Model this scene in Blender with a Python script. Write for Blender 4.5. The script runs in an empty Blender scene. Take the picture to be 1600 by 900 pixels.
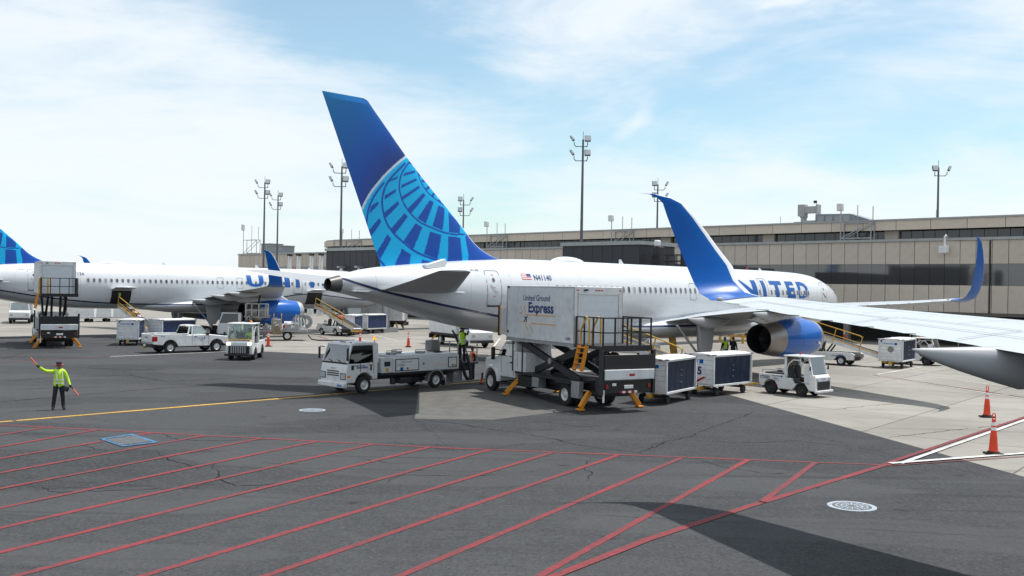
import bpy, bmesh, math, random
import numpy as np
from mathutils import Vector, Matrix
R = math.radians
random.seed(7)
S = bpy.context.scene
C = S.collection

# ---------------------------------------------------------------- camera
CAM_H, FPX, ROLL = 5.0, 1556.0, R(1.03)      # eye height of a cabin window, focal length in pixels of a 1600 px wide picture
cd = bpy.data.cameras.new('camera'); cam = bpy.data.objects.new('camera', cd); C.objects.link(cam)
cd.sensor_width = 36.0; cd.lens = 36.0 * FPX / 1600.0; cd.clip_start = 0.1; cd.clip_end = 6000
cam.matrix_world = Matrix.Translation((0, 0, CAM_H)) @ Matrix.Rotation(R(90), 4, 'X') @ Matrix.Rotation(ROLL, 4, 'Z')
S.camera = cam
S.render.resolution_x, S.render.resolution_y = 1024, 576

# ---------------------------------------------------------------- sun and sky
SUN = Vector((1.6, 1.0, 4.74)).normalized()   # direction towards the sun
sl = bpy.data.lights.new('sun', 'SUN'); sl.energy = 5.0; sl.angle = R(0.6); sl.color = (1.0, 0.965, 0.92)
so = bpy.data.objects.new('sun', sl); C.objects.link(so)
so.rotation_euler = SUN.to_track_quat('Z', 'Y').to_euler()
W = bpy.data.worlds.new('World'); S.world = W; W.use_nodes = True; W.cycles.sampling_method = 'MANUAL'; W.cycles.sample_map_resolution = 512
SKYT = (1.30, 1.60, 1.52, 1)      # summer haze tint of the clear sky
def build_sky():
    nt = W.node_tree; N = nt.nodes; L = nt.links; N.clear()
    out = N.new('ShaderNodeOutputWorld'); bg = N.new('ShaderNodeBackground'); bg.inputs[1].default_value = 0.105
    sky = N.new('ShaderNodeTexSky'); sky.sky_type = 'NISHITA'; sky.sun_disc = False
    sky.sun_elevation = math.asin(SUN.z); sky.sun_rotation = math.atan2(SUN.x, SUN.y)
    sky.air_density = 1.0; sky.dust_density = 0.8; sky.ozone_density = 1.0; sky.altitude = 10
    tc = N.new('ShaderNodeTexCoord'); sep = N.new('ShaderNodeSeparateXYZ'); L.new(tc.outputs['Generated'], sep.inputs[0])
    def m(op, a, b=None, c=None):
        n = N.new('ShaderNodeMath'); n.operation = op
        for i, v in enumerate((a, b, c)):
            if v is None: continue
            if isinstance(v, (int, float)): n.inputs[i].default_value = v
            else: L.new(v, n.inputs[i])
        return n.outputs[0]
    # cirrus laid out by compass bearing and height, edges torn by noise
    az = m('ARCTAN2', sep.outputs[0], sep.outputs[1]); el = m('ARCSINE', sep.outputs[2])
    comb = N.new('ShaderNodeCombineXYZ'); L.new(az, comb.inputs[0]); L.new(el, comb.inputs[1])
    def noise(scale, detail, rough, sx, sy, rot, off, dist=0.0, src=None, col=False):
        mp = N.new('ShaderNodeMapping'); L.new(src or comb.outputs[0], mp.inputs[0])
        mp.inputs['Scale'].default_value = (sx, sy, 1); mp.inputs['Rotation'].default_value = (0, 0, R(rot)); mp.inputs['Location'].default_value = off
        n = N.new('ShaderNodeTexNoise'); n.inputs['Scale'].default_value = scale; n.inputs['Detail'].default_value = detail
        n.inputs['Roughness'].default_value = rough; n.inputs['Distortion'].default_value = dist; L.new(mp.outputs[0], n.inputs[0]); return n.outputs[1 if col else 0]
    def mr(v, a, b, c=0.0, d=1.0):
        n = N.new('ShaderNodeMapRange'); n.interpolation_type = 'SMOOTHSTEP'; L.new(v, n.inputs[0])
        for i, q in enumerate((a, b, c, d)): n.inputs[i + 1].default_value = q
        return n.outputs[0]
    warp = noise(5.0, 6, 0.6, 1.0, 2.2, 20, (3.1, 1.7, 0), 0.4, None, True)
    va = N.new('ShaderNodeVectorMath'); va.operation = 'MULTIPLY_ADD'; L.new(warp, va.inputs[0]); va.inputs[1].default_value = (0.22, 0.10, 0); L.new(comb.outputs[0], va.inputs[2])
    vs = N.new('ShaderNodeVectorMath'); vs.operation = 'SUBTRACT'; L.new(va.outputs[0], vs.inputs[0]); vs.inputs[1].default_value = (0.11, 0.05, 0)
    sw = N.new('ShaderNodeSeparateXYZ'); L.new(vs.outputs[0], sw.inputs[0])
    def lobe(px, py, rx, ry, rot, k):
        a0 = math.atan((px - 800) / FPX); e0 = (450 - py) / FPX; c, s = math.cos(R(rot)), math.sin(R(rot))
        da = m('SUBTRACT', sw.outputs[0], a0); de = m('SUBTRACT', sw.outputs[1], e0)
        u = m('DIVIDE', m('ADD', m('MULTIPLY', da, c), m('MULTIPLY', de, s)), rx / FPX); v = m('DIVIDE', m('SUBTRACT', m('MULTIPLY', de, c), m('MULTIPLY', da, s)), ry / FPX)
        return m('MULTIPLY', m('EXPONENT', m('MULTIPLY', m('ADD', m('MULTIPLY', u, u), m('MULTIPLY', v, v)), -1.0)), k)
    wisp = noise(4.2, 10, 0.62, 0.8, 3.4, -16, (0.4, 5.2, 0), 0.8); fine = noise(13.0, 8, 0.62, 0.6, 2.2, 14, (2.4, 1.2, 0), 0.5)
    big = noise(1.3, 4, 0.5, 1.0, 2.0, 0, (1.3, 6.1, 0), 0.3)
    cov = m('ADD', m('MULTIPLY', big, 0.55), 0.34)
    for a in ((520, 40, 330, 85, -8, -.62), (690, 110, 170, 55, -25, -.45), (930, 225, 330, 55, 18, -.42), (1180, 90, 330, 110, 6, -.40), (1480, 200, 260, 60, 10, -.30), (1330, 230, 200, 45, 0, -.28),
              (900, 60, 250, 75, 22, .42), (250, 85, 330, 45, -14, .22), (985, 198, 55, 26, 30, .45), (1232, 8, 60, 22, 0, .6), (1235, 250, 90, 40, -18, .36), (120, 220, 380, 120, 0, .25), (1560, 50, 120, 45, 10, .35), (350, 5, 40, 20, 30, .3)): cov = m('ADD', cov, lobe(*a))
    cov = m('ADD', cov, m('MULTIPLY', m('SUBTRACT', wisp, 0.5), 1.35)); cov = m('ADD', cov, m('MULTIPLY', m('SUBTRACT', fine, 0.5), 0.60))
    cov = m('ADD', cov, mr(sep.outputs[2], 0.0, 0.19, 0.25, 0.0))
    fac = mr(cov, -0.05, 1.02, 0.14, 0.93)
    tint = N.new('ShaderNodeMix'); tint.data_type = 'RGBA'; tint.blend_type = 'MULTIPLY'; tint.inputs[0].default_value = 1; L.new(sky.outputs[0], tint.inputs[6]); tint.inputs[7].default_value = SKYT
    mix = N.new('ShaderNodeMix'); mix.data_type = 'RGBA'; L.new(fac, mix.inputs[0])
    L.new(tint.outputs[2], mix.inputs[6]); mix.inputs[7].default_value = (9.45, 9.98, 10.45, 1)
    L.new(mix.outputs[2], bg.inputs[0]); L.new(bg.outputs[0], out.inputs[0])
build_sky()
S.view_settings.view_transform = 'Standard'; S.view_settings.look = 'None'; S.view_settings.gamma = 1; S.view_settings.exposure = -0.08
S.cycles.use_denoising = True; S.cycles.max_bounces = 6; S.cycles.transparent_max_bounces = 12
S.cycles.caustics_reflective = False; S.cycles.caustics_refractive = False

# ---------------------------------------------------------------- helpers
def spot(px, py, z=0.0):
    """point of the level z that a survey sight line through (px, py) of the 1600x900 photograph meets"""
    u, v = px - 800.0, 450.0 - py
    dx = u * math.cos(ROLL) - v * math.sin(ROLL); dz = u * math.sin(ROLL) + v * math.cos(ROLL)
    k = (z - CAM_H) / dz
    return (dx * k, FPX * k)

MATS = {}
def mat(name, col, rough=0.5, metal=0.0, var=0.0, vscale=3.0, dirt=0.0, coat=0.0, bump=0.0, bscale=40.0, spec=0.5, emit=0.0, dirtcol=(0.06, 0.055, 0.05), rnd=0.0):
    if name in MATS: return MATS[name]
    m = bpy.data.materials.new(name); m.use_nodes = True; nt = m.node_tree; N = nt.nodes; L = nt.links
    b = N['Principled BSDF']; b.inputs['Roughness'].default_value = rough; b.inputs['Metallic'].default_value = metal
    b.inputs['Coat Weight'].default_value = coat; b.inputs['Coat Roughness'].default_value = 0.08; b.inputs['Specular IOR Level'].default_value = spec
    b.inputs['Base Color'].default_value = (*col, 1)
    if emit: b.inputs['Emission Color'].default_value = (*col, 1); b.inputs['Emission Strength'].default_value = emit
    tc = N.new('ShaderNodeTexCoord')
    src = None
    if var > 0:
        n = N.new('ShaderNodeTexNoise'); n.inputs['Scale'].default_value = vscale; n.inputs['Detail'].default_value = 6; L.new(tc.outputs['Object'], n.inputs[0])
        mr = N.new('ShaderNodeMapRange'); mr.inputs[1].default_value = 0.3; mr.inputs[2].default_value = 0.7; mr.inputs[3].default_value = 1 - var; mr.inputs[4].default_value = 1 + var * 0.5
        L.new(n.outputs[0], mr.inputs[0])
        mx = N.new('ShaderNodeMix'); mx.data_type = 'RGBA'; mx.blend_type = 'MULTIPLY'; mx.inputs[0].default_value = 1; mx.inputs[6].default_value = (*col, 1)
        L.new(mr.outputs[0], mx.inputs[7]); src = mx.outputs[2]
    if dirt > 0:
        n = N.new('ShaderNodeTexNoise'); n.inputs['Scale'].default_value = 1.6; n.inputs['Detail'].default_value = 9; n.inputs['Roughness'].default_value = 0.7; L.new(tc.outputs['Object'], n.inputs[0])
        mr = N.new('ShaderNodeMapRange'); mr.inputs[1].default_value = 0.5; mr.inputs[2].default_value = 0.75; mr.inputs[3].default_value = 0; mr.inputs[4].default_value = dirt
        L.new(n.outputs[0], mr.inputs[0])
        mx = N.new('ShaderNodeMix'); mx.data_type = 'RGBA'; L.new(mr.outputs[0], mx.inputs[0]); mx.inputs[7].default_value = (*dirtcol, 1)
        if src: L.new(src, mx.inputs[6])
        else: mx.inputs[6].default_value = (*col, 1)
        src = mx.outputs[2]
    if rnd > 0:
        oi = N.new('ShaderNodeObjectInfo'); mr = N.new('ShaderNodeMapRange'); mr.inputs[3].default_value = 1 - rnd; mr.inputs[4].default_value = 1 + rnd * .5; L.new(oi.outputs['Random'], mr.inputs[0])
        mx = N.new('ShaderNodeMix'); mx.data_type = 'RGBA'; mx.blend_type = 'MULTIPLY'; mx.inputs[0].default_value = 1; L.new(mr.outputs[0], mx.inputs[7])
        if src: L.new(src, mx.inputs[6])
        else: mx.inputs[6].default_value = (*col, 1)
        src = mx.outputs[2]
    if src: L.new(src, b.inputs['Base Color'])
    if bump > 0:
        n = N.new('ShaderNodeTexNoise'); n.inputs['Scale'].default_value = bscale; n.inputs['Detail'].default_value = 4; L.new(tc.outputs['Object'], n.inputs[0])
        bp = N.new('ShaderNodeBump'); bp.inputs['Strength'].default_value = bump; bp.inputs['Distance'].default_value = 0.02; L.new(n.outputs[0], bp.inputs['Height']); L.new(bp.outputs[0], b.inputs['Normal'])
    MATS[name] = m; return m
def glass_mat(name, tint, refl=0.10):
    m = bpy.data.materials.new(name); m.use_nodes = True; nt = m.node_tree; N = nt.nodes; L = nt.links; N.clear()
    o = N.new('ShaderNodeOutputMaterial'); t = N.new('ShaderNodeBsdfTransparent'); t.inputs[0].default_value = (*tint, 1)
    g = N.new('ShaderNodeBsdfGlossy'); g.inputs['Roughness'].default_value = 0.02
    fr = N.new('ShaderNodeFresnel'); fr.inputs[0].default_value = 1.5
    ad = N.new('ShaderNodeMath'); ad.operation = 'ADD'; L.new(fr.outputs[0], ad.inputs[0]); ad.inputs[1].default_value = refl; ad.use_clamp = True
    mx = N.new('ShaderNodeMixShader'); L.new(ad.outputs[0], mx.inputs[0]); L.new(t.outputs[0], mx.inputs[1]); L.new(g.outputs[0], mx.inputs[2]); L.new(mx.outputs[0], o.inputs[0])
    MATS[name] = m; return m

WHITE = mat('white_vehicle_paint', (0.72, 0.73, 0.73), 0.35, var=0.08, dirt=0.45, coat=0.25, dirtcol=(0.30, 0.28, 0.25))
WPANEL = mat('white_panel', (0.70, 0.71, 0.72), 0.5, var=0.10, dirt=0.50, rnd=0.08, dirtcol=(0.32, 0.30, 0.28))
AWHITE = mat('aircraft_white', (0.69, 0.705, 0.72), 0.28, coat=0.35, var=0.02, vscale=0.4)
WINGW = mat('wing_white', (0.45, 0.485, 0.51), 0.40, coat=0.05, var=0.05, vscale=0.5, dirt=0.12, dirtcol=(0.42, 0.42, 0.42))
WINGG = mat('wing_grey', (0.36, 0.37, 0.38), 0.45, var=0.06, vscale=0.7)
AGREY = mat('aircraft_grey', (0.34, 0.35, 0.36), 0.4, coat=0.2, var=0.04, vscale=0.6)
BLUE = mat('airline_blue', (0.0, 0.088, 0.36), 0.32, spec=0.2, coat=0.0, var=0.03)
NACB = mat('nacelle_blue', (0.001, 0.105, 0.44), 0.24, spec=0.4, coat=0.2, var=0.04)
NAVY = mat('navy_paint', (0.012, 0.025, 0.10), 0.4)
TXT = mat('navy_lettering', (0.012, 0.035, 0.16), 0.5)
TXTB = mat('blue_lettering', (0.0, 0.085, 0.34), 0.4)
METAL = mat('bare_metal', (0.55, 0.55, 0.54), 0.35, 0.9, var=0.1)
STEEL = mat('galvanised_steel', (0.36, 0.37, 0.38), 0.5, 0.6, var=0.12)
EXH = mat('exhaust_metal', (0.30, 0.27, 0.25), 0.38, 0.85, var=0.15, vscale=2)
DARKM = mat('dark_metal', (0.03, 0.03, 0.032), 0.55, 0.2, var=0.2)
BLACK = mat('black_plastic', (0.012, 0.012, 0.013), 0.6, var=0.2)
RUBBER = mat('rubber', (0.014, 0.014, 0.014), 0.85, var=0.25, dirt=0.25, dirtcol=(0.07, 0.065, 0.06))
RIM = mat('wheel_rim', (0.62, 0.63, 0.63), 0.4, 0.2, var=0.1, dirt=0.3)
YEL = mat('safety_yellow', (0.58, 0.34, 0.04), 0.5, var=0.1, dirt=0.3)
ORANGE = mat('lift_orange', (0.72, 0.27, 0.012), 0.5, var=0.1, dirt=0.25)
CONE = mat('cone_orange', (0.75, 0.055, 0.015), 0.55, var=0.1, dirt=0.15)
RED = mat('red_lamp', (0.34, 0.010, 0.010), 0.3)
REFL = mat('reflective_white', (0.75, 0.75, 0.74), 0.35)
AMBER = mat('amber_lamp', (0.85, 0.26, 0.02), 0.25)
AMBL = mat('lit_amber_beacon', (1.0, 0.36, 0.03), 0.25, emit=1.2)
CONEG = mat('tail_cone_metal', (0.11, 0.105, 0.10), 0.42, 0.6, var=0.2)
LAMPW = mat('lamp_lens', (0.42, 0.45, 0.47), 0.08, coat=0.5)
CURT = mat('navy_curtain', (0.009, 0.017, 0.042), 0.5, spec=0.3, var=0.25, vscale=5, bump=0.8, bscale=7)
CURTB = mat('blue_curtain', (0.016, 0.034, 0.10), 0.45, var=0.25, vscale=5, bump=0.8, bscale=7)
INTER = mat('interior_dark', (0.10, 0.10, 0.10), 0.8)
SEAT = mat('seat_fabric', (0.045, 0.045, 0.05), 0.9)
CARDB = mat('cardboard', (0.42, 0.28, 0.16), 0.8, var=0.15)
WINDOW = mat('aircraft_window', (0.10, 0.11, 0.12), 0.12, coat=0.5)
WFRAME = mat('window_surround', (0.60, 0.61, 0.62), 0.4)
GAP = mat('panel_gap', (0.12, 0.12, 0.125), 0.6)
GLASS = glass_mat('windscreen_glass', (0.84, 0.95, 0.90), 0.26)
CLEAR = glass_mat('clear_cab_glass', (0.90, 0.96, 0.93), 0.03)
LIT = mat('lit_headlamp', (1.0, 0.97, 0.90), 0.2, emit=2.5)
DGLASS = glass_mat('dark_glass', (0.16, 0.19, 0.18), 0.06)

def empty(name, loc=(0, 0, 0), rz=0.0, label=None, cat=None, group=None):
    o = bpy.data.objects.new(name, None); C.objects.link(o); o.location = loc; o.rotation_euler = (0, 0, rz); o.empty_display_size = 0.2
    return tag(o, label, cat, group)
def tag(o, label=None, cat=None, group=None, kind=None):
    if label: o['label'] = label
    if cat: o['category'] = cat
    if group: o['group'] = group
    if kind: o['kind'] = kind
    return o
def link(name, me, parent=None, loc=None, rot=None, label=None):
    o = bpy.data.objects.new(name, me); C.objects.link(o)
    if parent: o.parent = parent
    if loc: o.location = loc
    if rot: o.rotation_euler = rot
    if label: o['label'] = label
    return o
def dup(o, parent=None, loc=None, rz=None, label=None, group=None):
    c = o.copy(); C.objects.link(c); c.parent = parent
    if loc: c.location = loc
    if rz is not None: c.rotation_euler = (0, 0, rz)
    if label: c['label'] = label
    if group: c['group'] = group
    for ch in list(o.children): dup(ch, c)
    return c

class MB:
    def __init__(s): s.V = []; s.F = []; s.I = []; s.m = 0
    def add(s, vs, fs):
        n = len(s.V); s.V += [tuple(v) for v in vs]
        for f in fs: s.F.append(tuple(n + i for i in f)); s.I.append(s.m)
        return s
    def mat(s, i): s.m = i; return s
    def box(s, x0, x1, y0, y1, z0, z1):
        return s.add([(x0, y0, z0), (x1, y0, z0), (x1, y1, z0), (x0, y1, z0), (x0, y0, z1), (x1, y0, z1), (x1, y1, z1), (x0, y1, z1)],
                     [(0, 3, 2, 1), (4, 5, 6, 7), (0, 1, 5, 4), (1, 2, 6, 5), (2, 3, 7, 6), (3, 0, 4, 7)])
    def prism(s, poly, a, b, ax='y'):
        n = len(poly)
        f = {'y': lambda p, t: (p[0], t, p[1]), 'x': lambda p, t: (t, p[0], p[1]), 'z': lambda p, t: (p[0], p[1], t)}[ax]
        ar = sum(poly[i][0] * poly[(i + 1) % n][1] - poly[(i + 1) % n][0] * poly[i][1] for i in range(n))
        if (ar < 0) != (ax == 'y'): poly = poly[::-1]
        if b < a: a, b = b, a
        vs = [f(p, a) for p in poly] + [f(p, b) for p in poly]
        fs = [tuple(range(n))[::-1], tuple(range(n, 2 * n))] + [(i, (i + 1) % n, n + (i + 1) % n, n + i) for i in range(n)]
        return s.add(vs, fs)
    def frame(s, d):
        d = Vector(d).normalized(); u = d.cross(Vector((0, 0, 1)))
        if u.length < 1e-3: u = Vector((1, 0, 0))
        u.normalize(); return d, u, d.cross(u) * -1
    def cyl(s, p0, p1, r0, r1=None, n=12, caps=True):
        r1 = r0 if r1 is None else r1; p0 = Vector(p0); p1 = Vector(p1); d, u, v = s.frame(p1 - p0)
        vs = []
        for p, r in ((p0, r0), (p1, r1)):
            for i in range(n): a = 2 * math.pi * i / n; vs.append(p + (u * math.cos(a) + v * math.sin(a)) * r)
        fs = [(i, (i + 1) % n, n + (i + 1) % n, n + i) for i in range(n)]
        if caps: fs += [tuple(range(n))[::-1], tuple(range(n, 2 * n))]
        return s.add(vs, fs)
    def lathe(s, prof, o, ax, n=24):
        """prof = [(radius, distance along ax)]"""
        o = Vector(o); d, u, v = s.frame(Vector(ax)); vs = []; fs = []
        for r, h in prof:
            for i in range(n): a = 2 * math.pi * i / n; vs.append(o + d * h + (u * math.cos(a) + v * math.sin(a)) * max(r, 1e-4))
        for k in range(len(prof) - 1):
            for i in range(n): fs.append((k * n + i, k * n + (i + 1) % n, (k + 1) * n + (i + 1) % n, (k + 1) * n + i))
        return s.add(vs, fs)
    def tube(s, pts, r, n=8):
        P = [Vector(p) for p in pts]; vs = []; fs = []; up = None
        for k, p in enumerate(P):
            d = (P[min(k + 1, len(P) - 1)] - P[max(k - 1, 0)]).normalized()
            if up is None: _, u, v = s.frame(d)
            else:
                u = up - d * up.dot(d); u.normalize(); v = d.cross(u) * -1
            up = u
            for i in range(n): a = 2 * math.pi * i / n; vs.append(p + (u * math.cos(a) + v * math.sin(a)) * r)
        for k in range(len(P) - 1):
            for i in range(n): fs.append((k * n + i, k * n + (i + 1) % n, (k + 1) * n + (i + 1) % n, (k + 1) * n + i))
        fs += [tuple(range(n))[::-1], tuple(range((len(P) - 1) * n, len(P) * n))]
        return s.add(vs, fs)
    def beam(s, p0, p1, w, h=None):
        h = w if h is None else h; p0 = Vector(p0); p1 = Vector(p1); d, u, v = s.frame(p1 - p0)
        vs = [p + u * a * w / 2 + v * b * h / 2 for p in (p0, p1) for a, b in ((-1, -1), (1, -1), (1, 1), (-1, 1))]
        return s.add(vs, [(3, 2, 1, 0), (4, 5, 6, 7), (0, 1, 5, 4), (1, 2, 6, 5), (2, 3, 7, 6), (3, 0, 4, 7)])
    def plate(s, pts, t):
        """a flat convex or concave polygon of points in space, thickness t along its normal"""
        P = [Vector(p) for p in pts]; n = len(P); nrm = Vector()
        for i in range(n): nrm += P[i].cross(P[(i + 1) % n])
        nrm.normalize(); vs = P + [p - nrm * t for p in P]
        return s.add(vs, [tuple(range(n)), tuple(range(n, 2 * n))[::-1]] + [(i, n + i, n + (i + 1) % n, (i + 1) % n) for i in range(n)])
    def loft(s, rings, cap=True):
        n = len(rings[0]); vs = [p for r in rings for p in r]; fs = []
        for k in range(len(rings) - 1):
            for i in range(n): fs.append((k * n + i, k * n + (i + 1) % n, (k + 1) * n + (i + 1) % n, (k + 1) * n + i))
        if cap: fs += [tuple(range(n))[::-1], tuple(range((len(rings) - 1) * n, len(rings) * n))]
        return s.add(vs, fs)
    def mesh(s, name, mats, sharp=35):
        me = bpy.data.meshes.new(name); me.from_pydata(s.V, [], s.F)
        for m in (mats if isinstance(mats, (list, tuple)) else [mats]): me.materials.append(m)
        me.polygons.foreach_set('material_index', s.I)
        bm = bmesh.new(); bm.from_mesh(me); bmesh.ops.recalc_face_normals(bm, faces=bm.faces); bm.to_mesh(me); bm.free()
        if sharp: me.shade_smooth(); me.set_sharp_from_angle(angle=R(sharp))
        return me
    def build(s, name, mats, parent=None, loc=None, rot=None, label=None, bevel=0.0, sharp=35, seg=2):
        o = link(name, s.mesh(name, mats, sharp), parent, loc, rot, label)
        if bevel:
            b = o.modifiers.new('bevel', 'BEVEL'); b.width = bevel; b.segments = seg; b.limit_method = 'ANGLE'; b.angle_limit = R(40); b.harden_normals = False
        return o

_tx = {}
def text2d(st, bold=0.0, spacing=1.0):
    k = (st, bold, spacing)
    if k not in _tx:
        cu = bpy.data.curves.new('t', 'FONT'); cu.body = st; cu.size = 1.0; cu.resolution_u = 3; cu.offset = bold; cu.space_character = spacing
        ob = bpy.data.objects.new('t', cu); me = ob.to_mesh()
        vs = [(v.co.x, v.co.y) for v in me.vertices]; fs = [tuple(p.vertices) for p in me.polygons]
        ob.to_mesh_clear(); bpy.data.objects.remove(ob); bpy.data.curves.remove(cu)
        _tx[k] = (vs, fs)
    return _tx[k]
def text_fit(st, w, h, bold=0.0, spacing=1.0):
    vs, fs = text2d(st, bold, spacing); x0 = min(v[0] for v in vs); x1 = max(v[0] for v in vs); y0 = min(v[1] for v in vs); y1 = max(v[1] for v in vs)
    return [((x - x0) / (x1 - x0) * w, (y - y0) / (y1 - y0) * h) for x, y in vs], fs
def put_text(name, st, parent, o, right, up, w, h, m=None, bold=0.01, spacing=1.0):
    """flat lettering laid on a plane: lower left corner o"""
    vs, fs = text_fit(st, w, h, bold, spacing); o = Vector(o); right = Vector(right); up = Vector(up)
    b = MB(); b.add([o + right * x + up * y for x, y in vs], fs)
    return b.build(name, m or TXT, parent, sharp=0)
def pchip(xs, ys):
    xs = np.array(xs, float); ys = np.array(ys, float); h = np.diff(xs); d = np.diff(ys) / h; m = np.zeros(len(xs))
    m[0] = d[0]; m[-1] = d[-1]
    for i in range(1, len(xs) - 1):
        if d[i - 1] * d[i] > 0:
            w1 = 2 * h[i] + h[i - 1]; w2 = h[i] + 2 * h[i - 1]; m[i] = (w1 + w2) / (w1 / d[i - 1] + w2 / d[i])
    def f(x):
        x = np.clip(np.asarray(x, float), xs[0], xs[-1]); i = np.clip(np.searchsorted(xs, x, side='right') - 1, 0, len(xs) - 2)
        t = (x - xs[i]) / h[i]
        return ys[i] * (1 + 2 * t) * (1 - t) ** 2 + m[i] * h[i] * t * (1 - t) ** 2 + ys[i + 1] * t * t * (3 - 2 * t) + m[i + 1] * h[i] * t * t * (t - 1)
    return f
def arch(cx, cz, r, n=8, flip=False):
    pts = [(cx + r * math.cos(math.pi * i / n), cz + r * math.sin(math.pi * i / n)) for i in range(n + 1)]
    return pts if not flip else pts[::-1]

# ---------------------------------------------------------------- ground
def ground_material(name, asphalt, lift=1.0, cracks=True):
    m = bpy.data.materials.new(name); m.use_nodes = True; nt = m.node_tree; N = nt.nodes; L = nt.links
    b = N['Principled BSDF']; tc = N.new('ShaderNodeTexCoord')
    def math_(op, a, c=None):
        n = N.new('ShaderNodeMath'); n.operation = op
        for i, v in enumerate((a, c)):
            if v is None: continue
            if isinstance(v, (int, float)): n.inputs[i].default_value = v
            else: L.new(v, n.inputs[i])
        return n.outputs[0]
    def noise(scale, detail=6, rough=0.6, sc=(1, 1, 1), rot=0, dist=0.0):
        mp = N.new('ShaderNodeMapping'); L.new(tc.outputs['Object'], mp.inputs[0]); mp.inputs['Scale'].default_value = sc; mp.inputs['Rotation'].default_value = (0, 0, R(rot))
        n = N.new('ShaderNodeTexNoise'); n.inputs['Scale'].default_value = scale; n.inputs['Detail'].default_value = detail; n.inputs['Roughness'].default_value = rough; n.inputs['Distortion'].default_value = dist
        L.new(mp.outputs[0], n.inputs[0]); return n
    def mr(v, a, c, d, e):
        n = N.new('ShaderNodeMapRange'); L.new(v, n.inputs[0])
        for i, q in enumerate((a, c, d, e)): n.inputs[i + 1].default_value = q
        return n.outputs[0]
    def mixc(f, a, c):
        n = N.new('ShaderNodeMix'); n.data_type = 'RGBA'
        if isinstance(f, (int, float)): n.inputs[0].default_value = f
        else: L.new(f, n.inputs[0])
        for i, v in ((6, a), (7, c)):
            if isinstance(v, tuple): n.inputs[i].default_value = (*v, 1)
            else: L.new(v, n.inputs[i])
        return n.outputs[2]
    big = noise(0.07, 5, 0.6, dist=0.8); mid = noise(0.9, 8, 0.65); fine = noise(60, 3, 0.7); streak = noise(0.35, 7, 0.6, (0.25, 2.2, 1), -38, 0.5)
    if asphalt:
        col = mixc(mr(big.outputs[0], 0.38, 0.62, 0, 1), tuple(v * lift for v in (0.023, 0.025, 0.028)), tuple(v * lift for v in (0.040, 0.042, 0.045)))
        col = mixc(mr(mid.outputs[0], 0.42, 0.72, 0, 0.45), col, (0.066, 0.067, 0.069))
        col = mixc(mr(streak.outputs[0], 0.56, 0.74, 0, 0.55), col, (0.028, 0.029, 0.031))
        # cracks: two cell scales, each only in places
        gr_ = noise(9, 5, 0.75); col = mixc(mr(gr_.outputs[0], 0.46, 0.64, 0, 0.70), col, (0.078, 0.079, 0.081)); gd = noise(14, 4, 0.7); col = mixc(mr(gd.outputs[0], 0.52, 0.66, 0, 0.75), col, (0.013, 0.014, 0.015)); bl = noise(2.6, 6, 0.7); col = mixc(mr(bl.outputs[0], 0.50, 0.66, 0, 0.40), col, (0.022, 0.023, 0.024))
        for sc, w, lo, seed in () if not cracks else ((0.10, 0.0042, 0.44, 3.0), (0.33, 0.010, 0.53, 9.0), (1.1, 0.02, 0.60, 5.0)):
            wob = noise(1.4, 5, 0.7)
            va = N.new('ShaderNodeVectorMath'); va.operation = 'MULTIPLY_ADD'; L.new(wob.outputs['Color'], va.inputs[0]); va.inputs[1].default_value = (1.3, 1.3, 0); L.new(tc.outputs['Object'], va.inputs[2])
            vo = N.new('ShaderNodeTexVoronoi'); vo.feature = 'DISTANCE_TO_EDGE'; vo.inputs['Scale'].default_value = sc; L.new(va.outputs[0], vo.inputs[0])
            line = mr(vo.outputs[0], 0.0, w * (1.0 if sc < 0.2 else 0.9), 1, 0)
            msk = noise(0.11, 3, 0.5); mo = mr(msk.outputs[0], lo, lo + 0.06, 0, 0.75)
            col = mixc(math_('MULTIPLY', line, mo), col, (0.012, 0.012, 0.013))
        col = mixc(mr(fine.outputs[0], 0.52, 0.75, 0, 0.6), col, (0.14, 0.14, 0.14)); pat = noise(0.16, 2, 0.4, (0.35, 1.3, 1), -8, 0.2); col = mixc(mr(pat.outputs[0], 0.50, 0.512, 0, 0.35), col, (0.078, 0.080, 0.083))
        for rot, k in ((-33, .55), (12, .40), (-75, .35)):          # tyre rubber along the driving lines
            ty = noise(0.5, 5, 0.55, (0.07, 3.4, 1), rot, 0.25); tm = noise(0.10, 2, 0.5, (1, 1, 1), rot + 40); col = mixc(math_('MULTIPLY', mr(ty.outputs[0], 0.58, 0.70, 0, k), mr(tm.outputs[0], 0.42, 0.62, 0, 1)), col, (0.018, 0.018, 0.019))
        # paving lane joints
        mp = N.new('ShaderNodeMapping'); L.new(tc.outputs['Object'], mp.inputs[0]); mp.inputs['Rotation'].default_value = (0, 0, R(9)); sx = N.new('ShaderNodeSeparateXYZ'); L.new(mp.outputs[0], sx.inputs[0])
        wb = noise(0.8, 4, 0.6); yy = math_('ADD', sx.outputs[1], math_('MULTIPLY', wb.outputs[0], 0.25)); ln = math_('LESS_THAN', math_('PINGPONG', yy, 3.7), 0.022); jm = noise(0.25, 2, 0.5)
        col = mixc(math_('MULTIPLY', ln, mr(jm.outputs[0], 0.45, 0.6, 0, 0.8)), col, (0.014, 0.014, 0.015))
        vo = N.new('ShaderNodeTexVoronoi'); vo.inputs['Scale'].default_value = 0.55; vo.inputs['Randomness'].default_value = 1; L.new(tc.outputs['Object'], vo.inputs[0]); sp2 = noise(6, 4, 0.6)
        col = mixc(mr(math_('ADD', vo.outputs['Distance'], math_('MULTIPLY', sp2.outputs[0], 0.16)), 0.10, 0.20, 0.7, 0), col, (0.016, 0.016, 0.017))
        b.inputs['Roughness'].default_value = 0.85; b.inputs['Specular IOR Level'].default_value = 0.18
    else:
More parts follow.
